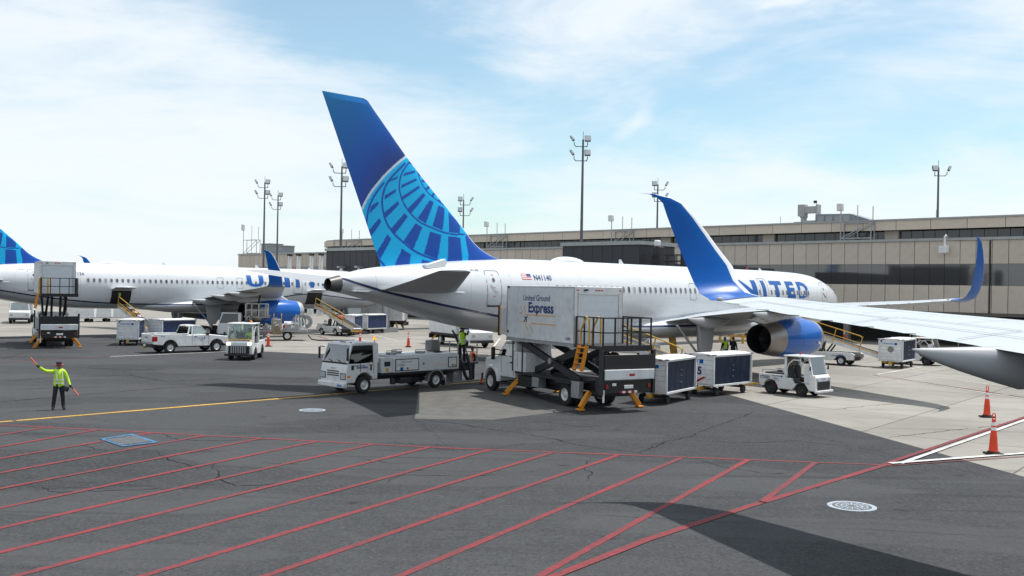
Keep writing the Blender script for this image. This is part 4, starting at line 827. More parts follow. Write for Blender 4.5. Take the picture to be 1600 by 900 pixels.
def airliner(loc, ang, label, reg, short, cargo_open):
    p = empty('airliner', (*loc, 0), ang, label, 'airliner', 'airliners parked nose-in at the terminal')
    ts = list(np.concatenate([np.linspace(.55, 14, 26), np.linspace(16, 34, 10), np.linspace(35, 46.6, 24), [46.8, 46.92, 47]]))
    MB().loft([fus_ring(float(t)) for t in ts]).build('fuselage', FUS, p, sharp=60)
    MB().loft([fus_ring(float(t), 32) for t in (0, .1, .3, .549)], False).build('tail_cone', CONEG, p, sharp=60)
    c = .5 * (f_top(.1) + f_bot(.1)); MB().lathe([(.0, .25), (.20, .25), (.235, .02), (.28, -.01)], (0, 0, float(c)), (1, 0, 0), 24).build('exhaust_port', BLACK, p)
    global FIN
    link('fin', FIN, p)
    # belly fairing
    rg = []
    for t, w, zt, zb in ((17.5, .3, 2.9, 2.5), (19, 1.3, 3.1, 2.35), (21, 2.0, 3.35, 2.15), (24, 2.35, 3.6, 2.05), (29, 2.35, 3.7, 2.05), (32, 2.15, 3.5, 2.12), (34, 1.6, 3.1, 2.3), (35.5, .4, 2.7, 2.45)):
        rg.append([(t, w * math.copysign(abs(math.cos(2 * math.pi * i / 32)) ** .8, math.cos(2 * math.pi * i / 32)), (zt + zb) / 2 + (zt - zb) / 2 * math.sin(2 * math.pi * i / 32)) for i in range(32)])
    MB().loft(rg).build('belly_fairing', FUS, p, sharp=60)
    for side in (-1, 1):
        make_wing(p, side, 1.1); make_engine(p, side)
        h = MB(); st = [(.3, 6.9, 2.1, 4.76, .46), (1.2, 6.62, 2.28, 4.84, .42), (4.4, 4.15, 1.2, 5.24, .28), (7.4, 1.82, .1, 5.62, .15), (7.6, 1.5, .08, 5.64, .05)]
        h.loft([[(q[0], q[1] * side, q[2]) for q in foil_ring((a, y, z), (b_, y, z), (0, 0, 1), th)] for y, a, b_, z, th in st]); h.build('tailplane', AGREY if False else WINGG, p, sharp=60)
        b = MB(); b.lathe([(.0, 6.1), (.10, 6.3), (.15, 6.8), (.10, 7.3), (.0, 7.6)], (0, 1.35 * side, 4.72), (1, 0, 0), 16); b.build('tailplane_root_fairing', AWHITE, p)
        g = MB(); y = 3.66 * side; g.cyl((23.7, y, .5), (23.9, y * .93, 3.3), .16, .2, 14).tube([(23.7, y, 1.1), (22.3, y * .8, 3.0)], .07); gear = g.build('main_gear_leg', STEEL, p)
        MB().plate([(22.95, y + .32 * side, 3.35), (24.6, y + .32 * side, 3.35), (24.35, y + .32 * side, 1.7), (24.0, y + .32 * side, 1.15), (23.3, y + .32 * side, 1.15), (23.15, y + .32 * side, 1.8)], .05).build('gear_door', AGREY, gear, sharp=0)
        MB().beam((22.95, y, .5), (24.35, y, .5), .2).build('bogie_beam', STEEL, gear)
        for x in (23.05, 24.25):
            for s in (-.36, .36): tyre_rim(gear, (x, y + s, .51), .51, .36)
    ng = MB().cyl((41.6, 0, .4), (41.8, 0, 2.8), .11, .14).tube([(41.6, 0, 1.0), (40.3, 0, 2.6)], .05).build('nose_gear_leg', STEEL, p)
    for s in (-.22, .22): tyre_rim(ng, (41.6, s, .39), .39, .24)
    for s in (-1, 1): MB().plate([(40.6, s * .4, 2.55), (42.3, s * .4, 2.55), (42.2, s * .5, 1.7), (40.8, s * .5, 1.7)], .03).build('gear_door', AWHITE, ng, sharp=0)
    # roof fittings
    rg = []
    for u in [i / 10 for i in range(11)]:
        t = 14.6 + 2.7 * u; s = max(.02, math.sin(math.pi * u ** .9) ** .6); rg.append([(t, .55 * s * math.cos(2 * math.pi * i / 20), 6.50 + .30 * s * max(-.3, math.sin(2 * math.pi * i / 20))) for i in range(20)])
    MB().loft(rg).build('antenna_radome', AWHITE, p, sharp=60)
    for t, h in ((20.5, .3), (30.0, .35), (36, .2)): MB().prism([(t, 6.5), (t + .45, 6.5), (t + .15, 6.5 + h), (t, 6.5 + h)], -.02, .02).build('blade_antenna', AWHITE, p)
    MB().lathe([(.09, 0), (.09, .08), (.05, .15), (.0, .16)], (34.5, 0, 6.54), (0, 0, 1), 14).build('beacon', RED, p)
    MB().prism([(5.0, 5.85), (6.1, 5.9), (6.3, 6.15), (6.15, 6.36), (4.9, 6.02)], -.86, -.6).build('tail_fillet_step', AWHITE, p, bevel=.04)
    MB().prism([(1.0, 4.72), (1.7, 4.70), (1.95, 4.78), (1.05, 4.80)], -.72, -.35).build('drain_mast', AWHITE, p)
    # windows, doors, writing
    skip = [(33.35, 34.35), (9, 12.9)]
    t = 13.15
    while t < 40.1:
        if not any(a < t < b for a, b in skip): link('window', random.choice((WINS[0], WINS[1], WINS[1], WINS[1], WINS[2])), p, (t, -0.0, 5.02))
        t += .5
    for a, b in ((25.15, 25.75), (27.15, 27.75)): skin_loop('exit_outline', rrect(a - .05, b + .05, 4.45, 5.5, .16), .022, p, GAP)
    def door(a, b, z0, z1, win=True):
        d = skin_loop('door', rrect(a, b, z0, z1, .15), .028, p, GAP)
        cx = (a + b) / 2; V, F = conform([(cx + .09 * math.cos(k * math.pi / 6), z0 + .73 * (z1 - z0) + .11 * math.sin(k * math.pi / 6)) for k in range(12)], [tuple(range(12))], 1, .012); q = MB(); q.add(V, F); q.build('door_window', WINDOW, d, sharp=0)
        V, F = conform([(cx - .28, z0 + .58 * (z1 - z0)), (cx - .20, z0 + .60 * (z1 - z0)), (cx + .25, z0 + .40 * (z1 - z0)), (cx + .20, z0 + .36 * (z1 - z0)), (cx - .1, z0 + .45 * (z1 - z0))], [tuple(range(5))], 1, .012); q = MB(); q.add(V, F); q.build('door_handle', METAL, d, sharp=0)
        V, F = conform([(a + .02, z0 - .05), (b - .02, z0 - .05), (b - .02, z0), (a + .02, z0)], [(0, 1, 2, 3)], 1, .03); q = MB(); q.add(V, F); q.build('door_sill', DARKM, d, sharp=0)
        for dz in (.25, .5, .86):
            V, F = conform([(cx - .08, z0 + dz * (z1 - z0)), (cx + .06, z0 + dz * (z1 - z0)), (cx + .06, z0 + dz * (z1 - z0) + .05), (cx - .08, z0 + dz * (z1 - z0) + .05)], [(0, 1, 2, 3)], 1, .011); q = MB(); q.add(V, F); q.build('door_placard', mat('placard_pink', (.6, .25, .25), .6), d, sharp=0)
    door(8.28, 9.22, 4.1, 5.86); door(33.3, 34.3, 4.05, 5.95); door(41.9, 42.8, 4.05, 5.8)
    for st, a, b in (('U', 28.2, 30.0), ('N', 30.6, 32.9), ('I', 33.55, 34.0), ('T', 34.65, 36.2), ('E', 36.75, 37.85), ('D', 38.3, 39.75)): skin_text('lettering', st, a, 4.66, b - a, 1.15, p, TXTB, .045)
    skin_text('registration_lettering', reg, 11.55, 5.42, 1.28, .29, p, TXT, .012, 1.05); skin_text('fleet_number_lettering', short, 7.52, 5.80, .5, .10, p, TXT)
    b = MB(); FR, FW, FB = mat('flag_red', (.55, .10, .12), .5), mat('flag_white', (.75, .72, .72), .5), mat('flag_blue', (.03, .05, .2), .5)
    for i in range(7):
        z0 = 5.45 + i * .042; V, F = conform([(10.7, z0), (11.36, z0), (11.36, z0 + .042), (10.7, z0 + .042)], [(0, 1, 2, 3)], 1, .012); b.mat(0 if i % 2 == 0 else 1).add(V, F)
    V, F = conform([(11.06, 5.595), (11.36, 5.595), (11.36, 5.744), (11.06, 5.744)], [(0, 1, 2, 3)], 1, .016); b.mat(2).add(V, F); b.build('flag', [FR, FW, FB], p, sharp=0)
    for s in (-1, 1):
        for a, c_ in ((44.35, 45.1), (45.15, 45.75)):
            V = [(t_, s * (fus_y(t_, z_) + .01), z_) for t_, z_ in ((a, 5.05), (c_, 4.98), (c_ - .05, float(f_top(c_)) - .25), (a + .1, 5.52))]; MB().add(V, [(0, 1, 2, 3)]).build('cockpit_window', WINDOW, p, sharp=0)
    for t0 in cargo_open:
        V, F = conform([(t0, 2.95), (t0 + 1.75, 2.95), (t0 + 1.75, 4.15), (t0, 4.15)], [(0, 1, 2, 3)], .2, .012); q = MB(); q.add(V, F); hold = q.build('cargo_hold_opening', BLACK, p, sharp=0)
        MB().plate([(t0 - .05, -fus_y(t0, 4.2) - .02, 4.2), (t0 + 1.8, -fus_y(t0, 4.2) - .02, 4.2), (t0 + 1.8, -fus_y(t0, 4.2) - 1.25, 4.42), (t0 - .05, -fus_y(t0, 4.2) - 1.25, 4.42)], .09).build('cargo_door', AWHITE, p, bevel=.03)
        MB().box(t0 + .1, t0 + 1.65, -fus_y(t0, 4.2) - .25, -fus_y(t0, 4.2) - .12, 3.0, 4.1).build('hold_net', DARKM, p) if False else None
    if not cargo_open:
        for t0 in (15.2, 36.4): skin_loop('cargo_door_outline', rrect(t0, t0 + 1.75, 2.95, 4.15, .1), .02, p, GAP)
    return p
FIN = fin_mesh()
jetA = airliner((-8.2, 44.3), R(45), 'white jet with patterned blue tail parked behind the catering truck at centre', 'N41140', '0140', [])
jetB = airliner((-48.0, 79.5), R(42), 'farther white jet at left with both cargo doors open', 'N67134', '134', [15.2, 34.9])
# the wing in the foreground at right: port wing of the aircraft the picture is taken from
ph = R(80.0); hd = Vector((math.sin(ph), math.cos(ph))); pt = Vector((-math.cos(ph), math.sin(ph))); o_ = Vector((4.9, 23.4)) - hd * 21.1 - pt * 19.0
ownw = empty('airliner_wing', (o_.x, o_.y, 0), R(90) - ph, 'nearest white wing with a tall blue winglet reaching in from the right edge', 'aircraft wing')
make_wing(ownw, 1, 1.0, True)

# ---------------------------------------------------------------- ground vehicles (local frames: x forward, y left, z up)
_wheels = {}
def wheel(p, x, y, r, w, rim=RIM):
    """a wheel part with its rim and nuts; alike wheels share their meshes"""
    k = (r, w, rim.name)
    if k not in _wheels: _wheels[k] = tyre_rim(p, (x, y, r), r, w, rim); return _wheels[k]
    return dup(_wheels[k], p, (x, y, r))
def lamp(p, name, m, x0, x1, y0, y1, z0, z1, b=.012): return MB().box(x0, x1, y0, y1, z0, z1).build(name, m, p, bevel=b)
def pane(p, pts, m=None, t=.012, name='window'): return MB().plate(pts, t).build(name, m or GLASS, p, sharp=0)
def steering(p, x, y, z, tilt=-50, r=.2):
    b = MB(); c = Vector((x, y, z)); a = R(tilt); ex = Vector((math.sin(a), 0, math.cos(a))); ey = Vector((0, 1, 0))
    b.tube([c + (ex * math.cos(2 * math.pi * i / 16) + ey * math.sin(2 * math.pi * i / 16)) * r for i in range(17)], .018, 6); n = ex.cross(ey); b.cyl(c, c + n * .3 * (1 if n.x > 0 else -1), .025); b.beam(c - ey * r, c + ey * r, .03); b.build('steering_wheel', BLACK, p)
def seat(p, x, y, z, w=.5): MB().box(x - .25, x + .25, y - w / 2, y + w / 2, z, z + .14).build('seat', SEAT, p, bevel=.04); MB().plate([(x - .25, y - w / 2, z + .1), (x - .25, y + w / 2, z + .1), (x - .38, y + w / 2, z + .7), (x - .38, y - w / 2, z + .7)], .1).build('seat_back', SEAT, p, bevel=.03)

def stabiliser(p, x, y, s, sx=0):
    b = MB(); b.beam((x, y, .75), (x + sx * .3, y + s * .45, .12), .16, .20); b.box(x + sx * .3 - .16, x + sx * .3 + .16, y + s * .45 - .14, y + s * .45 + .14, .02, .09); b.build('stabiliser', ORANGE, p, bevel=.02)

def catering_truck(loc, ang, label, writing=True, lf=0.0):
    p = empty('catering_truck', (*loc, 0), ang, label, 'catering truck', 'high-lift catering trucks')
    MB().box(-2.2, 6.9, -.48, -.36, .72, 1.02).build('chassis_rail', DARKM, p); MB().box(-2.2, 6.9, .36, .48, .72, 1.02).build('chassis_rail', DARKM, p)
    for x in (-2, -.6, 1.2, 3.0, 4.6): MB().box(x, x + .12, -.36, .36, .75, 1.0).build('cross_member', DARKM, p)
    MB().box(-.9, 4.4, -1.1, 1.1, 1.03, 1.14).build('sub_frame', DARKM, p); MB().box(.8, 3.9, -.34, .34, .42, .74).build('gearbox', BLACK, p, bevel=.06); MB().box(.7, 2.2, -1.05, -.6, .5, 1.0).build('side_tank', DARKM, p, bevel=.05); MB().box(3.0, 4.3, .55, 1.0, .45, .95).build('battery_tray', BLACK, p, bevel=.03)
    for s in (-1, 1):
        wheel(p, 6.6, s * 1.05, .49, .29); wheel(p, 0, s * 1.06, .49, .27); wheel(p, 0, s * .76, .49, .27)
        MB().prism([(-.62, .98), (-.62, 1.04), (.72, 1.04), (.72, .98)], s * .6, s * 1.25).build('mudguard', DARKM, p)
    MB().cyl((0, -1, .49), (0, 1, .49), .1).build('axle', DARKM, p); MB().cyl((6.6, -1, .49), (6.6, 1, .49), .08).build('axle', DARKM, p)
    # cab: bonnet, fenders, doors
    prof = [(4.55, .78), (5.95, .78)] + arch(6.6, .52, .62, 8, True) + [(7.45, .62), (7.52, 1.25), (7.40, 1.55), (6.35, 1.72), (6.15, 1.75), (4.55, 1.75)]
    MB().prism(prof, -1.02, 1.02).build('cab_body', WHITE, p, bevel=.05)
    for s in (-1, 1):
        b = MB(); pts = [(6.6 + r_ * math.cos(a), .52 + r_ * math.sin(a)) for r_, rng in ((.60, range(0, 11)), (.76, range(10, -1, -1))) for a in [math.pi * i / 10 for i in rng]]
        b.prism(pts, s * 1.0, s * 1.2); b.build('fender', WHITE, p, bevel=.03)
        pane(p, [(4.75, s * 1.0, 1.78), (6.08, s * 1.0, 1.78), (5.62, s * .9, 2.34), (4.75, s * .9, 2.36)], GLASS); MB().beam((4.60, s * .98, 1.75), (4.66, s * .88, 2.40), .12).beam((6.16, s * .98, 1.74), (5.66, s * .88, 2.38), .07).beam((5.25, s * .98, 1.76), (5.25, s * .89, 2.38), .06).build('pillar', WHITE, p)
        b = MB().box(6.15, 6.25, s * 1.28 - .1, s * 1.28 + .1, 1.55, 2.15); mr_ = b.build('mirror', BLACK, p, bevel=.03); MB().tube([(5.9, s * 1.02, 1.8), (6.15, s * 1.2, 1.8)], .025).tube([(5.9, s * 1.0, 2.0), (6.15, s * 1.2, 2.05)], .025).build('mirror_arm', BLACK, p)
        MB().box(4.75, 5.0, s * 1.02, s * 1.045, 1.45, 1.52).build('door_handle', BLACK, p); MB().box(4.66, 4.685, s * 1.021, s * 1.026, .85, 1.74).box(5.84, 5.865, s * 1.021, s * 1.026, .95, 1.74).build('door_gap', GAP, p, sharp=0)
        lamp(p, 'headlight', LAMPW, 7.44, 7.52, s * .9 - .14, s * .9 + .12, 1.02, 1.3); MB().box(4.7, 5.9, s * .75, s * 1.1, .42, .50).build('step', DARKM, p)
    MB().box(4.60, 5.66, -.92, .92, 2.38, 2.46).build('cab_roof', WHITE, p, bevel=.05); pane(p, [(6.16, -.92, 1.76), (6.16, .92, 1.76), (5.68, .84, 2.38), (5.68, -.84, 2.38)], name='windscreen'); MB().box(4.52, 4.58, -.95, .95, 1.7, 2.4).build('cab_rear_wall', WHITE, p)
    MB().box(7.47, 7.58, -.62, .62, .85, 1.38).build('grille', DARKM, p, bevel=.02); MB().box(7.5, 7.72, -1.1, 1.1, .48, .80).build('front_bumper', BLACK, p, bevel=.04); seat(p, 5.2, .45, 1.25); seat(p, 5.2, -.45, 1.25); steering(p, 5.75, .45, 1.72); MB().box(5.95, 6.15, -.9, .9, 1.45, 1.78).build('dashboard', INTER, p)
    # boxes under the lift
    MB().box(3.3, 4.45, .55, 1.2, 1.15, 2.05).build('pump_cabinet', WPANEL, p, bevel=.02); MB().box(4.0, 4.02, 1.201, 1.206, 1.2, 2.0).build('cabinet_gap', GAP, p, sharp=0); MB().cyl((3.55, 1.22, 1.15), (3.55, 1.22, 2.6), .035).build('conduit', DARKM, p); MB().cyl((4.42, 1.22, 1.15), (4.42, 1.22, 2.6), .035).build('conduit', DARKM, p)
    MB().box(2.3, 2.85, .7, 1.12, .55, 1.0).build('battery_box', STEEL, p, bevel=.02); MB().box(-1.15, -.55, 1.0, 1.24, .42, 1.12).build('locker', STEEL, p, bevel=.02)
    # scissor lift
    for s in (-1, 1):
        MB().beam((4.4 - lf * .8, s * .82, 2.55 + lf), (-.7, s * .82, 1.10), .14, .30).build('scissor_arm', DARKM, p); MB().beam((3.6 - lf * .5, s * .62, 1.16), (-.7, s * .62, 2.50 + lf), .14, .30).build('scissor_arm', DARKM, p)
        MB().cyl((1.6, s * .5, 1.8 + lf / 2), (1.6, s * .98, 1.8 + lf / 2), .14).build('scissor_pivot', STEEL, p)
    MB().cyl((2.9, 0, 1.2), (.6, 0, 2.1), .11).cyl((.6, 0, 2.1), (.1, 0, 2.28), .06).build('lift_ram', DARKM, p)
    # van body
    B0, B1, BW, Z0, Z1 = -.74, 5.0, 1.25, 2.68, 5.12
    body = MB().box(B0, B1, -BW, BW, Z0, Z1).build('van_body', WPANEL, p, bevel=.03)
    MB().box(B0, B1, -BW - .02, BW + .02, Z0 - .13, Z0 - .004).build('floor_frame', STEEL, p)
    for s in (-1, 1):
        for x in (B0 + .03, B1 - .03): MB().box(x - .035, x + .035, s * BW - .012, s * BW + .012, Z0 + .02, Z1 - .02).build('corner_trim', METAL, p)
        MB().box(B0 + .07, B1 - .07, s * BW - .01, s * BW + .010, Z1 - .08, Z1 - .02).build('top_trim', METAL, p)
        for i in range(4): MB().box(B0 + 1.2 + i * 1.15, B0 + 1.212 + i * 1.15, s * (BW + .001) - .003, s * (BW + .001) + .003, Z0 + .02, Z1 - .1).build('panel_seam', WFRAME, p, sharp=0)
    MB().box(B0 - .012, B0 - .002, -1.02, 1.02, Z0 + .02, Z1 - .34).build('roller_door', mat('roller_white', (.62, .66, .70), .45, var=.04), p, sharp=0)
    for z in np.linspace(Z0 + .35, Z1 - .65, 5): MB().box(B0 - .018, B0 - .013, -1.02, 1.02, float(z), float(z) + .012).build('door_slat_gap', WFRAME, p, sharp=0)
    for a, b in ((-1.08, -1.02), (1.02, 1.08)): MB().box(B0 - .04, B0 - .002, a, b, Z0 + .02, Z1 - .3).build('door_jamb', METAL, p)
    MB().box(B0 - .04, B0 - .002, -1.08, 1.08, Z1 - .34, Z1 - .28).build('door_lintel', METAL, p)
    for y in (1.1, .15, 0, -.15, -1.1): lamp(p, 'marker_lamp', RED, B0 - .03, B0 - .002, y - .05, y + .05, Z1 - .18, Z1 - .13)
    MB().cyl((B0, .75, Z1 - .16), (B0 - .18, .70, Z1 - .14), .04).build('rear_camera', BLACK, p)
    for z in (Z0 + .25, Z1 - .12): MB().box(B1 - .22, B1 - .1, BW + .013, BW + .03, z, z + .1).build('side_lamp', BLACK, p)
    # rear loading deck with railings
    D0, D1 = -2.85, B0 - .05
    MB().box(D0, D1, -BW, BW, 2.56, 2.70).build('deck', DARKM, p); MB().box(D0 - .02, D0 + .05, -BW, BW, 2.50, 2.735).build('deck_edge', BLACK, p)
    for y in (BW - .04, -BW + .04):
        for x in (D0 + .05, D0 + .75, D0 + 1.4, D1 - .05): MB().beam((x, y, 2.7), (x, y, 3.85), .055).build('rail_post', BLACK, p)
        for z in (3.25, 3.85): MB().beam((D0 + .05, y, z), (D1 - .05, y, z), .05).build('rail', BLACK, p)
    for y in (-.62, 0.0, .62): MB().beam((D0 + .05, y, 2.7), (D0 + .05, y, 3.85), .055).build('rail_post', BLACK, p)
    for z in (3.25, 3.85): MB().beam((D0 + .05, -BW + .04, z), (D0 + .05, BW - .04, z), .05).build('rail', BLACK, p)
    for y in (BW + .03, BW - .55):
        MB().tube([(D0 + .95, y, 2.72), (D0 + .95, y, 3.8), (D0 + 1.15, y, 3.88), (D0 + 1.55, y, 3.3), (D0 + 1.55, y, 2.72)], .04).build('gate_hoop', YEL, p)
    for s in (.0, .55): MB().beam((D0 + 1.0 + s, BW + .1, 2.68), (D0 + 1.1 + s, BW + .28, 1.62), .05, .16).build('ladder_side', ORANGE, p)
    for i in range(5):
        u = .08 + i * .21; MB().box(D0 + 1.02 + u * .1, D0 + 1.56 + u * .1, BW + .1 + u * .18 - .09, BW + .1 + u * .18 + .09, 2.66 - u * 1.04, 2.69 - u * 1.04).build('ladder_rung', ORANGE, p)
    # front bridge to the aircraft door
    MB().box(B1 + .02, B1 + 1.25, -.95, .95, 3.92, 4.02).build('bridge_deck', STEEL, p)
    for s in (-1, 1):
        pl = MB().plate([(B1 + .02, s * .98, 2.72), (B1 + 1.0, s * .98, 2.80), (B1 + 1.0, s * .98, 4.05), (B1 + .02, s * .98, 4.05)], .05).build('bridge_side', WPANEL, p, sharp=0)
        for q in ([(B1 + .6, 3.45), (B1 + .85, 3.75), (B1 + .85, 3.45), (B1 + .72, 3.3)], [(B1 + .16, 2.95), (B1 + .42, 3.3), (B1 + .42, 2.95)]): MB().plate([(x, s * 1.012, z) for x, z in q][::s], .02).build('bridge_cutout', STEEL, pl, sharp=0)
        MB().box(B1 + 1.02, B1 + 1.14, s * .96 - .05, s * .96 + .05, 2.75, 4.1).build('bumper_post', ORANGE, p, bevel=.02); MB().box(B1 + 1.15, B1 + 1.25, s * .96 - .07, s * .96 + .07, 2.7, 4.15).build('rubber_buffer', BLACK, p, bevel=.02)
    # tail: dark apron, white tail-lift, lights
    for s in (-1, 1): MB().box(-2.95, -2.75, s * 1.3 - .06, s * 1.3 + .06, .75, 2.55).build('tail_lift_column', DARKM, p); MB().box(-2.80, -2.70, s * 1.22 - .04, s * 1.22 + .04, .9, 2.4).build('tail_lift_slide', METAL, p)
    MB().box(-2.98, -2.92, -1.24, 1.24, 1.78, 2.36).build('tail_apron', BLACK, p, bevel=.01); MB().box(-3.05, -2.98, -1.24, 1.24, 1.36, 1.77).build('tail_lift_platform', WPANEL, p, bevel=.02)
    MB().box(-3.06, -3.052, -.22, .05, 1.5, 1.6).build('platform_placard', RED, p, sharp=0); MB().box(-2.9, -2.3, -1.2, 1.2, .78, 1.34).build('rear_bumper', BLACK, p, bevel=.03)
    for s in (-1, 1): lamp(p, 'tail_lamp', RED, -2.94, -2.9, s * 1.06 - .06, s * 1.06 + .06, 1.0, 1.16)
    for i in range(6): MB().box(-2.93, -2.905, -.45 + i * .15, -.31 + i * .15, .80, .89).build('reflective_tape', RED if i % 2 else REFL, p, sharp=0)
    lamp(p, 'number_plate', REFL, -2.93, -2.9, -.25, .2, .98, 1.12); lamp(p, 'reflector', REFL, -2.93, -2.9, .6, .8, 1.1, 1.2); MB().box(-2.95, -2.89, 1.2, 1.26, .45, .95).build('marker_post', REFL, p)
    for x, y, s, sx in ((4.35, .9, 1, 1), (4.35, -.9, -1, 1), (-1.6, 1.0, 1, -.3), (-1.6, -1.0, -1, -.3)): stabiliser(p, x, y, s * 1.15, sx)
    MB().box(-2.0, -1.2, -.8, .8, .55, .76).build('fuel_tank', DARKM, p, bevel=.05)
    if writing:
        yy = BW + .006; rt, up = (-1, 0, 0), (0, 0, 1)
        put_text('lettering', 'United Ground', p, (3.48, yy, 4.44), rt, up, 2.28, .27, TXT, .012); put_text('lettering', 'Express', p, (3.02, yy, 3.76), rt, up, 2.12, .62, TXT, .03)
        OR = mat('orange_print', (.75, .36, .05), .5)
        for x0, x1, z in ((3.3, .78, 3.78), (3.85, 3.55, 3.84), (2.75, .65, 3.40), (3.65, 3.2, 3.46)): MB().box(min(x0, x1), max(x0, x1), yy - .004, yy + .001, z, z + .04).build('printed_line', OR, p, sharp=0)
        for a, b in (((3.75, 4.2), (3.5, 3.88)), ((3.45, 4.2), (3.25, 3.88)), ((3.3, 3.42), (3.05, 3.05)), ((2.9, 3.36), (2.62, 3.02))): MB().beam((a[0], yy, a[1]), (b[0], yy, b[1]), .004, .04).build('printed_line', OR, p)
        b = MB(); c = Vector((3.22, yy + .001, 3.63))
        pl = [(0, .2), (.03, .12), (.035, .04), (.17, -.06), (.17, -.1), (.035, -.05), (.025, -.16), (.07, -.2), (.07, -.22), (0, -.2)]
        pl = pl + [(-x, z) for x, z in pl[::-1][1:-1]]; a = R(50)
        b.add([c + Vector((x * math.cos(a) - z * math.sin(a), 0, x * math.sin(a) + z * math.cos(a))) for x, z in pl], [tuple(range(len(pl)))]); b.build('plane_emblem', TXT, p, sharp=0)
        put_text('lettering', 'CD0828', p, (-.05, yy, 2.82), rt, up, .42, .12, TXT)
    if lf:
        up_ = ('van_body', 'floor_frame', 'corner_trim', 'top_trim', 'panel_seam', 'roller_door', 'door_slat_gap', 'door_jamb', 'door_lintel', 'marker_lamp', 'rear_camera', 'side_lamp', 'deck', 'deck_edge', 'rail_post', 'rail', 'gate_hoop', 'ladder_side', 'ladder_rung', 'bridge_deck', 'bridge_side', 'bumper_post', 'rubber_buffer')
        for c_ in p.children:
            if c_.name.split('.')[0] in up_: c_.location.z += lf
        for x_ in (.1, .7): MB().beam((x_, .3, 2.2), (x_ - .3, .3, 2.55 + lf), .12).beam((x_, -.3, 2.2), (x_ - .3, -.3, 2.55 + lf), .12).build('lift_frame', DARKM, p)
    return p
cater1 = catering_truck((3.36, 43.2), R(120), 'white high-lift catering truck raised on its scissor lift at centre')
cater2 = catering_truck((-34.25, 74.9), R(119), 'catering truck seen from behind at far left below the farther jet', False, 1.27)

